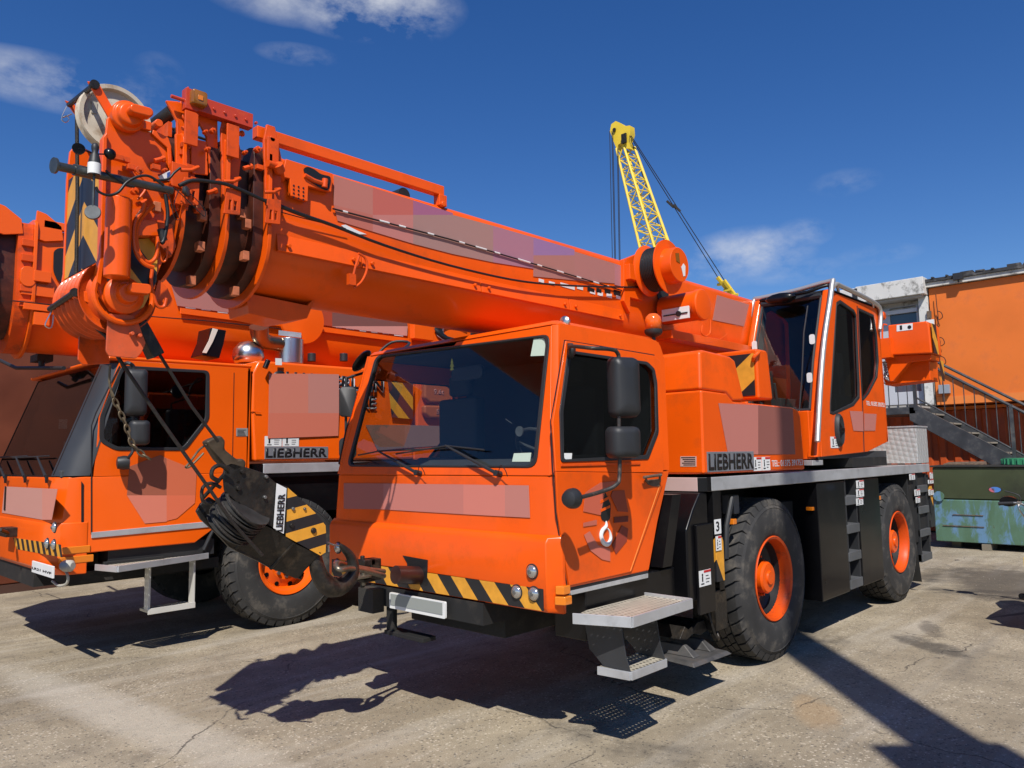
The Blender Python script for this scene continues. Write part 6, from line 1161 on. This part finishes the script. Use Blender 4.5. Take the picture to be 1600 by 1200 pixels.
# superstructure of B seen through the near cab windows: chevron box, counterweight slabs, gantry
k = MB(); k.box((2.75, YB1+.05, 1.75), (3.35, YB2-.3, 2.90)); cwB = k.build('winch_housing', OB, B, bevel=.03)
decal('chevron_panel', ons([(604, 578), (645, 584), (645, 655), (612, 652)], y=YB1-.03), stripes('hazard_chevron_winch', YB, (.02, .025, .05), 0, 1, kx=1, scale=3), cwB, NS, .004)
for q4 in ([(664, 586), (708, 590), (708, 622), (700, 629), (672, 629), (664, 622)], [(664, 633), (708, 634), (708, 645), (700, 653), (672, 653), (664, 646)]): MB().poly(ons(q4, y=YB1-.03), (0, .09, 0)).build('counterweight_plate', mat_cwp if 'mat_cwp' in globals() else globals().setdefault('mat_cwp', mat('brown_orange', (.45, .10, .02), .45)), cwB, bevel=.03)
text('9.6t', 'weight_lettering', PINK, cwB, tuple(on(678, 616, y=YB1-.034)), XR, UP, .17, .07, .002, bold=.02); text('5t', 'weight_lettering', PINK, cwB, tuple(on(682, 647, y=YB1-.034)), XR, UP, .10, .06, .002, bold=.02)
patch([[(571, 664), (632, 664), (632, 700), (590, 704)], [(632, 664), (708, 666), (712, 695), (632, 700)]], B, [(140, 105, 95), (150, 112, 104)], y=YB1-.004, n=NS, name='faded_name_panel')
MB().box((2.66, YB1, 1.76), (6.2, YB1+.4, 2.14)).build('side_tank', OB, B, bevel=.02)
k = MB(); k.box((3.4, 4.2, 1.7), (6.6, 5.0, 3.0)); k.box((5.2, YB1+.3, 1.75), (6.4, 5.7, 2.9)); k.build('slewing_platform', OB, B, bevel=.02)
# boom B
def ringB(x, k_=1.0, e=0):
    return [(xx, 4.66+y*(1.24+e*3), 3.68+(z-3.15)*((1.20 if z > 3.0 else 1.85)+e*3)) for xx, y, z in boom_ring(x, k_)]
k = MB(); k.loft([ringB(-1.38), ringB(6.9)]); bB = k.build('boom', OB, B, smooth=35)
for x, kk in ((-1.40, 1.0), (-1.75, .92), (-2.05, .85)):
    k = MB(); k.loft([ringB(x, kk, .055), ringB(x+.03, kk, .055)]); cB = k.build('boom_collar', OB, B, bevel=.004, smooth=35)
    MB().loft([ringB(x-.13, kk, .02), ringB(x-.002, kk, .02)]).build('collar_band', ORANGE_WORN, cB, smooth=35)
    MB().loft([ringB(x-.36, kk*.86), ringB(x-.1, kk*.86)]).build('inner_boom_section', mat_inner_shade, cB, smooth=35)
    k = MB(); k.poly([(x, 4.22, 4.0), (x+.02, 4.22, 4.28), (x+.10, 4.22, 4.26), (x+.24, 4.22, 4.16), (x+.26, 4.22, 4.02), (x+.1, 4.22, 3.98)], (0, .03, 0)); k.build('collar_bracket', OB, cB, bevel=.004)
    k = MB(); [k.box((x-.10, 4.20, z), (x+.02, 4.25, z+.07)) for z in (3.3, 3.45, 3.75, 3.9)]; k.split('collar_block', ORANGE_WORN, cB, bevel=.006)
k = MB(); k.box((-2.8, 4.40, 3.2), (-2.3, 4.95, 4.1)); k.build('boom_head', OB, B, bevel=.02)
q0 = on(45, 355, y=4.25); k = MB(); k.box((-1.32, 4.22, 4.12), (1.5, 4.28, 4.20)); k.build('top_guide_bar', OB, bB, bevel=.006)
MB().tube([(-2.4, 4.6, 4.20), (5.5, 4.6, 4.15)], .012).build('hoist_rope', ROPE, B)
yq = 4.24
k = MB(); a = on(33, 432, y=yq); 
k.loft([rounded(on(42, 433, y=yq)+NS*d, .065, .10, .06, XR, UP) for d in (-.02, .05)]); k.box(tuple(on(50, 440, y=yq)+NS*.06), tuple(on(78, 427, y=yq))); k.box(tuple(on(32, 460, y=yq)+NS*.03), tuple(on(84, 450, y=yq))); k.box(tuple(on(50, 508, y=yq)+NS*.05), tuple(on(76, 490, y=yq))); k.box(tuple(on(34, 484, y=yq)+NS*.06), tuple(on(78, 479, y=yq))); k.split('boom_side_fitting', OB, bB, bevel=.005)
k = MB(); k.poly(round_poly(ons([(84, 392), (92, 387), (108, 389), (150, 396), (150, 440), (92, 442), (83, 425)], y=yq-.012), .05), (0, .004, 0)); k.build('letter_back', INK, bB, smooth=0)
k = MB(); k.poly(round_poly(ons([(101, 403), (108, 401), (109, 429), (102, 430)], y=yq-.02), .015), (0, .004, 0)); k.build('letter_inset', WHITE, bB, smooth=0)
patch([[(267, 447), (455, 472), (455, 502), (276, 478)], [(455, 472), (518, 480), (518, 510), (455, 502)], [(518, 480), (634, 497), (636, 510), (518, 510)], [(518, 510), (636, 510), (635, 525), (518, 510.5)]], bB, [(180, 118, 108), (175, 70, 40), (125, 82, 74), (208, 145, 132)], y=yq, n=NS, off=.014, name='faded_name_panel')
k = MB()
for u, v, w_ in ((290, 481, 16), (315, 484, 14), (340, 488, 16), (362, 491, 30), (416, 498, 30), (525, 512, 9), (541, 514, 12), (562, 517, 10), (580, 519, 10), (598, 521, 10), (616, 524, 14)): k.poly(ons([(u, v-2), (u+w_, v-2+w_*.11), (u+w_, v+w_*.11), (u, v)], y=yq-.012), (0, .003, 0))
k.split('letter_outline', WHITE, bB, smooth=0)
sign('CRANE HIRE', 678, 549, 1010, 531, yq-.01, bB)
k = MB(); k.poly(ons([(282, 481), (640, 529), (640, 536), (282, 490)], y=yq-.03), (0, .02, 0)); k.build('wear_strip', OB, bB, bevel=.004)
MB().tube(ons([(20, 470), (78, 476), (230, 494), (330, 502), (470, 517)], y=yq-.05), .006).build('boom_cable', CABLE, bB)
k = MB(); q = on(470, 500, y=4.1); k.lathe([(0, 0), (.30, 0), (.31, .02), (.30, .05), (.1, .07), (0, .07)], q, q+NS, 40); k.build('cable_drum', OB, B)
k = MB(); k.box(tuple(on(640, 530, y=4.15)), tuple(on(678, 508, y=4.05))); k.build('junction_box', OB, B, bevel=.01)
k = MB(); k.tube([on(0, 563, x=-1.2)]+[on(25, 575, x=-1.2), on(100, 575, x=-1.1)], .02); k.box(tuple(on(58, 563, x=-1.15)), tuple(on(72, 558, x=-1.0))); k.cyl(on(65, 562, x=-1.1), on(65, 575, x=-1.1), .03); k.build('roof_rail', BLACKM, B)

# ================================================================ buildings
Sc = thing('shipping_container', 'orange painted container standing behind the left crane', 'container', (2, 9.6, 0), None)

def corr(o, x, y0, y1, z0, z1, m, parent, name, pitch=.28, dep=.045):
    k = MB(); y = y0; pts = []
    n = int(abs(y1-y0)/pitch); s = 1 if y1 > y0 else -1
    for i in range(n):
        b = y0+s*i*pitch
        pts += [(x, b), (x, b+s*pitch*.36), (x-dep, b+s*pitch*.5), (x-dep, b+s*pitch*.86)]
    pts.append((x, y1))
    k.loft([[(px, py, z) for px, py in pts]+[(x+.05, y1, z), (x+.05, y0, z)] for z in (z0, z1)])
    return k.build(name, m, parent, smooth=0)
CO = mat('container_orange', (.80, .18, .020), .55, var=.09, vscale=1.3, dirt=(.50, .12, .04), dscale=1.3, damt=.5, bump=.05, bscale=8)
CW = mat('weathered_white_paint', (.66, .65, .61), .7, var=.06, vscale=3, dirt=(.09, .085, .07), dscale=4.5, damt=1.0)
MB().box((-6, 8.4, .12), (7.2, 10.8, 3.95)).build('wall', mat('container_brown_orange', (.14, .030, .009), .6, var=.2, vscale=2), Sc, bevel=.02); MB().box((-6.02, 8.38, 3.95), (7.22, 10.82, 4.05)).box((-6.02, 8.38, 0), (7.22, 10.82, .115)).split('frame_rail', mat('brown_frame', (.07, .03, .02), .6), Sc)  # container added as a backdrop, with shade put into its orange
# upper orange cabin
U = thing('site_cabin', 'upper orange clad container with plain painted wall and weathered roof edge above the stairs', 'container', (15.3, -3, 2.68), 'stacked containers')
k = MB(); k.box((14.0, -3.3, 2.70), (16.4, .22, 5.16)); k.build('wall', CO, U, bevel=.01)
for y in (-1.62, -2.9): MB().box((13.994, y-.006, 2.8), (13.999, y+.006, 5.1)).build('panel_seam', INK, U)
MB().box((13.985, -3.3, 2.70), (13.999, .20, 2.86)).build('bottom_rail', mat('container_orange_light', (.80, .22, .04), .55, var=.08), U)
k = MB(); k.box((13.90, -3.3, 5.17), (16.5, .24, 5.26)); k.build('eaves_board', mat('peeling_white_board', (.60, .58, .53), .8, var=.2, vscale=4, dirt=(.04, .038, .035), dscale=3.2, damt=.95), U)
k = MB(); k.box((13.86, -3.3, 5.265), (16.5, .24, 5.33)); rr_ = random.Random(4)
for i in range(12): y = .1-i*.27; k.box((13.84+rr_.random()*.02, y-.25*rr_.random(), 5.33), (14.0, y+.02, 5.345+rr_.random()*.04))
k.build('felt_roof_edge', mat('old_bitumen', (.035, .035, .037), .85, var=.4, vscale=6, dirt=(.22, .21, .2), dscale=4, damt=.6), U)
k = MB(); q = on(1497, 432, x=13.85); k.box((q.x-.05, q.y-.09, q.z-.07), (q.x+.02, q.y+.09, q.z+.07)); k.tube([q-UP*.12, q], .015); tag(k.build('floodlight', BLACKM, None, bevel=.005), 'small black floodlight on the roof edge of the upper orange container', 'floodlight')
# white cabin
Wh = thing('site_cabin', 'white weathered office cabin with grey framed window, upper level beside the orange wall', 'office cabin', (15.3, 2.2, 2.68), 'stacked containers')
k = MB(); k.box((13.95, .24, 2.70), (14.3, .42, 5.0)); k.box((14.2, .42, 2.70), (16.4, 4.2, 5.0)); k.build('wall', CW, Wh, bevel=.006)
k = MB(); k.box((13.72, 1.62, 5.02), (16.4, 4.3, 5.36)); k.box((13.72, .24, 5.02), (16.4, 1.60, 5.38)); k.build('fascia', CW, Wh, bevel=.01)
MB().box((13.70, 1.56, 4.94), (13.78, 1.66, 5.34)).build('fascia_joint', mat('black_drip', (.02, .02, .02), .8), Wh)
MB().box((13.8, .3, 4.98), (14.2, 4.2, 5.02)).build('soffit', mat('soffit_grey', (.45, .44, .42), .7), Wh)
ya_, za_, yb3, zb3 = front_rect(1372, 478, 1446, 640, 14.14)
k = MB(); g1 = front_rect(1390, 482, 1437, 560, 14.14); g2 = front_rect(1396, 602, 1434, 615, 14.14)
k.holed([(14.12, ya_+.5, 4.86), (14.12, yb3, 4.86), (14.12, yb3, 2.75), (14.12, ya_+.5, 2.75)], [[(14.12, g1[0], g1[1]), (14.12, g1[2], g1[1]), (14.12, g1[2], 3.7), (14.12, g1[0], 3.7)], [(14.12, g1[0], 3.5), (14.12, g1[2], 3.5), (14.12, g1[2], 3.02), (14.12, g1[0], 3.02)]], (.07, 0, 0)); wf = k.build('window_frame', mat('grey_upvc', (.50, .51, .54), .45), Wh, bevel=.006)
MB().box((14.15, g1[2], 2.95), (14.16, g1[0], 4.75)).build('window_pane', mat('dark_blue_glass', (.05, .075, .10), .06, 0, 0, spec=.8), wf)
MB().box((14.06, yb3, 4.72), (14.12, ya_+.6, 4.80)).build('roller_blind_box', mat('light_upvc', (.62, .62, .63), .45), wf)
k = MB(); q = on(1452, 492, x=13.93); k.box((13.90, q.y-.04, q.z-.08), (13.95, q.y+.04, q.z+.08)); k.build('wall_bracket', RUST, Wh); MB().box((13.9, on(1454, 503, x=13.9).y-.06, on(1454, 506, x=13.9).z-.05), (13.95, on(1454, 503, x=13.9).y+.08, on(1454, 503, x=13.9).z+.05)).build('alarm_box', WHITE, Wh)
k = MB(); rr_ = random.Random(9); px0 = on(1462, 460, x=13.92)
k.tube([px0+Vector((0, rr_.uniform(-.02, .02), -.25*i)) for i in range(10)], .008, smooth=3)
for zz in (4.55, 4.0, 3.6): k.tube([Vector((13.95, px0.y, zz+.1)), Vector((13.9, px0.y-.08, zz+.05)), Vector((13.9, px0.y-.10, zz-.05)), Vector((13.93, px0.y-.02, zz-.09)), Vector((13.93, px0.y, zz-.02))], .008, smooth=4)
k.build('wall_cables', CABLE, Wh)
# lower containers
Lc = thing('shipping_container', 'lower rust orange corrugated container in the shade under the stairs', 'container', (15.3, -1.5, 0), 'stacked containers')
corr(None, 14.7, 3.6, -3.3, 0.05, 2.60, mat('container_deep_orange', (.50, .075, .010), .5, var=.1, vscale=2, dirt=(.2, .05, .02), dscale=3), Lc, 'wall'); MB().box((14.48, -3.3, 2.61), (16.4, 3.6, 2.67)).box((14.76, -3.3, .1), (16.4, 3.5, 2.56)).build('frame', CO, Lc)  # orange darkened: part of the shade under the stairs is in the paint
# dark building added out of view at the right, to darken reflections in the glass
Wa = thing('warehouse', 'long dark clad warehouse standing to the right beyond the container stack', 'warehouse', (24, -22, 0))
WM = mat('dark_cladding', (.022, .026, .024), .7, var=.25, vscale=1.5)
MB().box((15.5, -40, 0), (30, -4.8, 11)).build('wall', WM, Wa)
MB().loft([[(15.2, -40.3, 11), (30.3, -40.3, 11), (22.7, -40.3, 13.5)], [(15.2, -4.7, 11), (30.3, -4.7, 11), (22.7, -4.7, 13.5)]]).build('roof', mat('grey_roof_sheet', (.10, .105, .11), .6, var=.1), Wa)
for i in range(5): MB().box((15.42, -12-i*5.5, 0), (15.49, -8.4-i*5.5, 4.2)).build('roller_door', mat_rd if 'mat_rd' in globals() else globals().setdefault('mat_rd', mat('roller_door_grey', (.07, .075, .08), .5)), Wa)
# landing and staircase
St = thing('staircase', 'dark steel outside staircase with thin rail bars, running down to the right', 'staircase', (13.3, -1.5, 0))
DG = mat('dark_grey_stair_paint', (.055, .058, .062), .5, .2, var=.3, vscale=5, dirt=(.16, .15, .13), dscale=5, damt=.6)
MB().box((12.75, .28, 2.48), (13.98, 4.0, 2.62)).build('landing', DG, St, bevel=.01)
MB().box((12.8, .3, 2.625), (13.95, 4.0, 2.66)).build('landing_boards', mat('pale_board', (.42, .40, .36), .8, var=.15), St)
A_ = on(1448, 643, x=12.75); B_ = on(1598, 722, x=12.75); sl = (B_.z-A_.z)/(B_.y-A_.y)
y0s, y1s = .28, -4.0
def zs2(y): return 2.55+sl*(y-.28)
slen = 2.5/sl; yend = .28-slen
for x in (12.75, 13.85):
    k = MB(); k.poly([(x, .40, 2.66), (x, .28, 2.66), (x, yend, .16), (x, yend, 0.0), (x, yend+.35, 0.0), (x, .40, 2.36)], (.05, 0, 0)); k.build('stringer', DG, St, bevel=.005)
n = 13
for i in range(n):
    z = 2.6-(i+.6)*2.55/n; y = .28-(2.55-z)/sl
    MB().box((12.81, y-.13, z-.02), (13.84, y+.14, z+.01)).build('stair_tread', mat_tr if 'mat_tr' in globals() else globals().setdefault('mat_tr', mat('worn_board_tread', (.28, .25, .20), .8, var=.2)), St)
rl_ = Vector((12.77, 0, 0))
def rail(pts, r_=.022, name='handrail'): return MB().tube(pts, r_, 8).build(name, DG, St)
rail([(12.77, .28, 2.66+.95), (12.77, yend, 1.05)], .028); rail([(12.77, .28, 2.66+.15), (12.77, yend, .25)], .018, 'lower_rail'); rail([(12.77, 4.0, 3.55), (12.77, .28, 3.55)], .02)
rail([(13.9, .28, 3.68), (13.9, yend, 1.13)], .028); 
for y in (.28, -1.30, -3.0, yend+.1): MB().box((12.745, y-.03, max(zs2(y), 0)), (12.795, y+.03, zs2(y)+1.06)).build('newel_post', DG, St)
nb_ = 22
for i in range(nb_):
    y = .28-(i+1)*(.28-yend)/nb_*.98
    MB().cyl((12.77, y, zs2(y)+.2), (12.77, y, zs2(y)+1.03), .009, n=6).build('baluster', DG, St)
for i in range(14):
    y = .42+i*.17; MB().cyl((12.77, y, 2.6), (12.77, y, 3.55), .009, n=6).build('baluster', DG, St)
MB().box((12.9, 3.9, 0), (12.98, 3.98, 2.5)).box((12.9, .3, 0), (12.98, .38, 2.5)).build('support_post', DG, St)
k = MB(); q = on(1475, 608, x=13.9); k.box((13.88, q.y-.10, q.z-.09), (13.99, q.y+.10, q.z+.09)); tag(k.build('junction_box', mat('grey_box', (.30, .33, .37), .4), None, bevel=.005), 'small grey junction box on the orange wall behind the stair rail', 'junction box')
# skip / tank
Sk = thing('metal_tank', 'long green steel tank with peeling blue and green paint standing before the stairs', 'tank', (12.6, -1.6, 0))
def peel():
    m = mat('peeling_green_paint', (.07, .16, .10), .6); n = m.node_tree.nodes; l = m.node_tree.links; p = n['Principled BSDF']; g = n.new('ShaderNodeNewGeometry')
    mp_ = n.new('ShaderNodeMapping'); mp_.inputs['Scale'].default_value = (1, 2.2, .9); l.new(g.outputs['Position'], mp_.inputs['Vector'])
    def N(s, a, b, off=0):
        t = n.new('ShaderNodeTexNoise'); t.inputs['Scale'].default_value = s; t.inputs['Detail'].default_value = 10; t.inputs['Roughness'].default_value = .7; t.inputs['Distortion'].default_value = .5
        q = n.new('ShaderNodeVectorMath'); q.operation = 'ADD'; q.inputs[1].default_value = (off, off, off); l.new(mp_.outputs[0], q.inputs[0]); l.new(q.outputs[0], t.inputs['Vector'])
        r = n.new('ShaderNodeMapRange'); r.inputs['From Min'].default_value = a; r.inputs['From Max'].default_value = b; l.new(t.outputs['Fac'], r.inputs['Value']); return r.outputs[0]
    def X(f, a, b):
        x = n.new('ShaderNodeMix'); x.data_type = 'RGBA'; l.new(f, x.inputs['Factor'])
        for kk, c in (('A', a), ('B', b)):
            if isinstance(c, tuple): x.inputs[kk].default_value = (*c, 1)
            else: l.new(c, x.inputs[kk])
        return x.outputs['Result']
    c = X(N(1.6, .35, .65), (.075, .15, .085), (.10, .20, .14)); c = X(N(2.2, .50, .60, 7), c, (.12, .24, .38)); c = X(N(5, .62, .68, 3), c, (.08, .04, .02)); l.new(c, p.inputs['Base Color']); return m
PG = peel(); OL = mat('dirty_olive_paint', (.055, .07, .03), .55, var=.2, vscale=1.2, dirt=(.02, .022, .015), dscale=1.1, damt=.8)
sy0, sy1 = -.12, -3.4
MB().box((12.0, sy1, .12), (13.9, sy0, .87)).build('lower_shell', PG, Sk, bevel=.015)
MB().box((12.02, sy1, .885), (13.9, sy0-.01, 1.45)).build('upper_shell', OL, Sk, bevel=.015)
MB().box((11.99, sy1-.02, 1.452), (13.92, sy0+.02, 1.485)).build('top_rim', mat('black_rim', (.025, .025, .022), .6, dirt=(.1, .08, .05)), Sk, bevel=.005)
k = MB(); k.box((11.985, -.9, .60), (11.998, -.42, .612)); k.box((11.985, -.9, .40), (11.998, -.25, .412)); k.build('weld_strip', RUST, Sk)
k = MB(); k.box((12.3, -.45, .0), (12.5, -.3, .12)); k.box((11.95, -.98, .0), (12.5, -.85, .11)); k.box((12.1, -3.2, 0), (12.5, -3.0, .12)); k.build('timber_bearer', mat('grey_timber', (.22, .19, .14), .85, var=.2), Sk)
q = on(1461, 775, x=12.0); k = MB(); k.lathe([(0, 0), (.09, 0), (.09, .02), (0, .02)], Vector((11.98, -.22, .93)), Vector((11, -.22, .93)), 20); k.build('lifting_lug', PG, Sk)
q = on(1590, 724, x=12.5); k = MB(); k.cyl((12.6, q.y-.15, 1.486), (12.6, q.y-.15, 1.60), .40, n=28)
for i in range(28): a_ = i*.2244; k.box((12.6+math.cos(a_)*.40-.015, q.y-.15+math.sin(a_)*.40-.015, 1.49), (12.6+math.cos(a_)*.40+.015, q.y-.15+math.sin(a_)*.40+.015, 1.585))
tag(k.build('barrel_lid', mat('green_plastic', (.04, .26, .12), .5), None, bevel=.004), 'round green plastic lid lying on top of the dark green tank', 'lid')
k = MB(); k.poly([(12.3, -.25, 1.487), (12.3, -.95, 1.487), (12.5, -.9, 1.53), (12.5, -.3, 1.52)], (0, 0, .02)); tag(k.build('board', RUST, None), 'dark flat board lying on top of the green tank at its left end', 'board')

# ================================================================ motorcycle at the right edge
bx, by = 6.6, on(1590, 790, x=6.6).y-.35
Mo = thing('motorcycle', 'black motorcycle at the right edge of the yard, its grip and mirror in view', 'motorcycle', (bx, by, 0))
gz = on(1565, 790, x=6.6).z
k = MB(); gL = on(1560, 787, x=6.6); gR = on(1592, 786, x=6.6); k.tube([gL, gR, Vector((bx+.05, gR.y-.10, gz-.03)), Vector((bx+.12, by, gz-.06)), Vector((bx+.05, 2*by-gR.y+.10, gz-.03)), Vector((bx, 2*by-gR.y, gz)), Vector((bx, 2*by-gL.y, gz))], .013, 10, smooth=3); k.build('handlebar', STEEL, Mo)
for s_ in (0, 1):
    def mi(p): return Vector((p.x, 2*by-p.y if s_ else p.y, p.z))
    k = MB(); k.cyl(mi(gL), mi(gL+(gR-gL)*.75), .020); k.build('grip', BLACKM, Mo)
    k = MB(); g0 = mi(gL+(gR-gL)*.45)+Vector((.05, 0, .02)); k.loft([[g0+Vector((d, math.cos(t*.5236)*.095*s2, math.sin(t*.5236)*.062*s2)) for t in range(12)] for d, s2 in ((-.02, .9), (.03, 1), (.07, .8), (.09, .4))]); k.build('hand_guard', BLACK, Mo, smooth=60)
    k = MB(); mq = mi(on(1555, 765, x=6.62)); k.tube([mi(on(1594, 784, x=6.6)), mi(on(1592, 774, x=6.6)), mi(on(1570, 767, x=6.6))], .006, smooth=3); k.loft([[mq+Vector((d, math.cos(t*.5236)*.068*s2*(1 if math.cos(t*.5236) < 0 else 1.1), (math.sin(t*.5236)*.036)*s2)) for t in range(12)] for d, s2 in ((0, .96), (.02, 1), (.04, .6))]); mo_ = k.build('mirror', BLACKM, Mo, smooth=60)
    k = MB(); k.loft([[mq+Vector((d+.012+math.sin(t*.5236)*.005, math.cos(t*.5236)*.060, math.sin(t*.5236)*.031)) for t in range(12)] for d in (-.03, -.026)]); k.build('mirror_glass', mat_mg if 'mat_mg' in globals() else globals().setdefault('mat_mg', mat('mirror_silver', (.85, .87, .9), .03, 1)), mo_, smooth=0)
    k = MB(); q = mi(on(1593, 786, x=6.6)); k.box((q.x-.02, q.y-.02, q.z-.02), (q.x+.03, q.y+.02, q.z+.02)); k.tube([q, q+Vector((-.02, 0, -.08)), q+Vector((.1, (by-q.y)*.4, -.35))], .008, smooth=3); k.build('switch_block', CHROME, Mo)
k = MB(); k.tube([(bx+.05, by+.09, gz-.06), (bx+.42, by+.09, .32)], .028); k.tube([(bx+.05, by-.09, gz-.06), (bx+.42, by-.09, .32)], .028); k.build('fork', STEEL, Mo)
for cx in (bx+.44, bx-.95):
    k = MB(); k.lathe([(.24, .0), (.29, -.01), (.315, .02), (.32, .06), (.315, .10), (.29, .13), (.24, .12)], Vector((cx, by-.06, .32)), Vector((cx, by+1, .32)), 40); k.build('tyre', RUBBER, Mo); k = MB(); k.lathe([(0, .02), (.05, .0), (.06, .03), (.22, .04), (.245, .0), (.245, .12), (.22, .08), (.06, .09), (.05, .12), (0, .1)], Vector((cx, by-.06, .32)), Vector((cx, by+1, .32)), 30); k.build('rim', STEEL, Mo)
k = MB(); k.loft([[(bx-x_, by+math.cos(t*.5236)*w_, z_+math.sin(t*.5236)*h_) for t in range(12)] for x_, w_, h_, z_ in ((.05, .05, .05, .92), (.15, .15, .12, .90), (.35, .17, .13, .88), (.55, .12, .09, .82))]); k.build('fuel_tank', BLACK, Mo, smooth=60)
k = MB(); k.loft([[(bx-x_, by+math.cos(t*.5236)*w_, z_+math.sin(t*.5236)*.05) for t in range(12)] for x_, w_, z_ in ((.5, .10, .80), (.7, .14, .76), (1.0, .13, .80), (1.3, .09, .86))]); k.build('saddle', SEATM, Mo, smooth=60)
k = MB(); k.box((bx-.65, by-.14, .28), (bx-.15, by+.14, .68)); k.tube([(bx-.3, by+.12, .4), (bx-.6, by+.17, .25), (bx-1.1, by+.18, .32)], .035); k.build('engine', GREASE, Mo, bevel=.03)
k = MB(); k.box((bx-1.42, by-.085, .62), (bx-1.40, by+.085, .74)); k.build('number_plate', YEL, Mo); k = MB(); k.poly([(bx-1.35, by-.08, .45), (bx-1.2, by-.08, .80), (bx-.9, by-.08, .78), (bx-1.1, by-.08, .5)], (0, .16, 0)); k.build('rear_mudguard', BLACK, Mo, bevel=.02)
k = MB(); k.tube([(bx-.4, by+.1, .3), (bx-.45, by+.28, .01)], .012); k.build('side_stand', STEEL, Mo)

# ================================================================ distant yellow lattice crane
Yc = thing('lattice_crane', 'tall yellow lattice boom crane standing far behind the orange cranes', 'crane', (44, 19, 0))
XY = 34
def yp(u, v, dx=0): return on(u, v, x=XY+dx)
tip0 = yp(966, 228); fwd = None
# four chords: two on the camera side, two behind
ch4 = []
for (a, b, d0, d1) in (((963, 232), (1010, 430), 0, 0), ((974, 226), (1033, 420), 0, 0), ((984, 226), (1048, 420), .5, .9), ((972, 232), (1024, 430), .5, .9)):
    P0_ = yp(*a)+Vector((d0, 0, 0)); P1_ = yp(*b)+Vector((d1, 0, 0)); ch4.append((P0_, P1_+(P1_-P0_)*1.05))
def cat(i, t): a, b = ch4[i]; return a+(b-a)*t
MBc = MB()
for a, b in ch4: MBc.tube([a, b], .085, 6)
N = 22
for i in range(N):
    t0, t1 = i/N, (i+1)/N
    for a, b in ((0, 1), (1, 2), (2, 3), (3, 0)):
        MBc.tube([cat(a, t0), cat(b, t1)] if i % 2 else [cat(b, t0), cat(a, t1)], .042, 5)
        MBc.tube([cat(a, t1), cat(b, t1)], .034, 5)
MBc.build('lattice_boom', YELCR, Yc, smooth=60)
k = MB(); k.poly([yp(u, v) for u, v in ((953, 205), (955, 194), (962, 189), (969, 192), (976, 197), (984, 196), (985, 208), (981, 220), (984, 232), (978, 232), (972, 222), (966, 226), (964, 234), (959, 222))], (.5, 0, 0)); k.build('boom_tip', YELCR, Yc)
k = MB(); q = yp(960, 203, -.05); k.cyl(q, q+Vector((-.05, 0, 0)), .12); q = yp(975, 212, -.1); k.box((q.x-.1, q.y-.2, q.z-.5), (q.x, q.y+.15, q.z+.1)); k.build('tip_sheaves', GREASE, Yc)
k = MB()
for u in (952.5, 956, 957.5): k.tube([yp(u, 205, -.2), Vector((yp(u, 205).x-.2, yp(u, 205).y, 8))], .022, 5)
for u in (964.5, 966): k.tube([yp(u, 232, -.3), Vector((yp(u, 232).x-.3, yp(u, 232).y, 8))], .022, 5)
k.build('hoist_ropes', ROPE, Yc)
k = MB(); 
for a, b in (((984, 212), (1122, 434)), ((986, 212), (1133, 440)), ((986, 218), (1045, 400))): k.tube([yp(*a), on(b[0], b[1], x=40)], .028, 5)
for u, v in ((1042, 314), (1052, 320)): q = yp(u, v).lerp(on(u, v, x=40), .4); k.tube([q, q+Vector((.2, -.35, -.45))], .075, 6)
k.build('pendant_ropes', ROPE, Yc)
k = MB(); 
for a, b in (((1121, 433), (1150, 470)), ((1131, 438), (1158, 475))): k.tube([on(a[0], a[1], x=40), on(b[0], b[1], x=41)], .14, 6)
for u, v in ((1125, 443), (1135, 452), (1145, 460)): k.tube([on(u-4, v+2, x=40.3), on(u+8, v, x=40.3)], .10, 5)
k.build('gantry', YELCR, Yc)
bq = cat(0, 1.0); k = MB(); k.tube([cat(0, 1), Vector((40, 19.5, 2.2))], .1); k.tube([cat(1, 1), Vector((40, 18.5, 2.2))], .1); k.tube([on(1150, 470, x=41), Vector((44, 19, 3.5))], .12); k.box((39.5, 17.5, 1.3), (46.5, 20.5, 3.6)); k.build('machine_house', YELCR, Yc, bevel=.1)
k = MB(); 
for y in (17.2, 20.2): k.loft([[(42.5+math.cos(t*.3927)*(3.2 if abs(math.cos(t*.3927)) > .3 else 2.6), y+d, .6+math.sin(t*.3927)*.55) for t in range(16)] for d in (0, .7)])
k.build('crawler_tracks', DARK, Yc)

# ================================================================ tall mast behind the viewer, whose shade crosses the yard
ux = math.cos(SUN_AZ); uy = math.sin(SUN_AZ)
mc = Vector((3.42-9.0*ux, -1.25-9.0*uy, 0))
Ms = thing('steel_mast', 'tall grey square steel mast standing behind the viewer', 'mast', tuple(mc))
rot = Matrix.Translation(mc) @ Matrix.Rotation(SUN_AZ, 4, 'Z')
MB().box((-.25, -.24, 7.6), (.25, .24, 13.3), rot).build('upper_mast', GREYP, Ms, bevel=.01)
MB().box((-.4, -.33, 0), (.4, .48, 7.6), rot).build('mast_base', GREYP, Ms, bevel=.01)
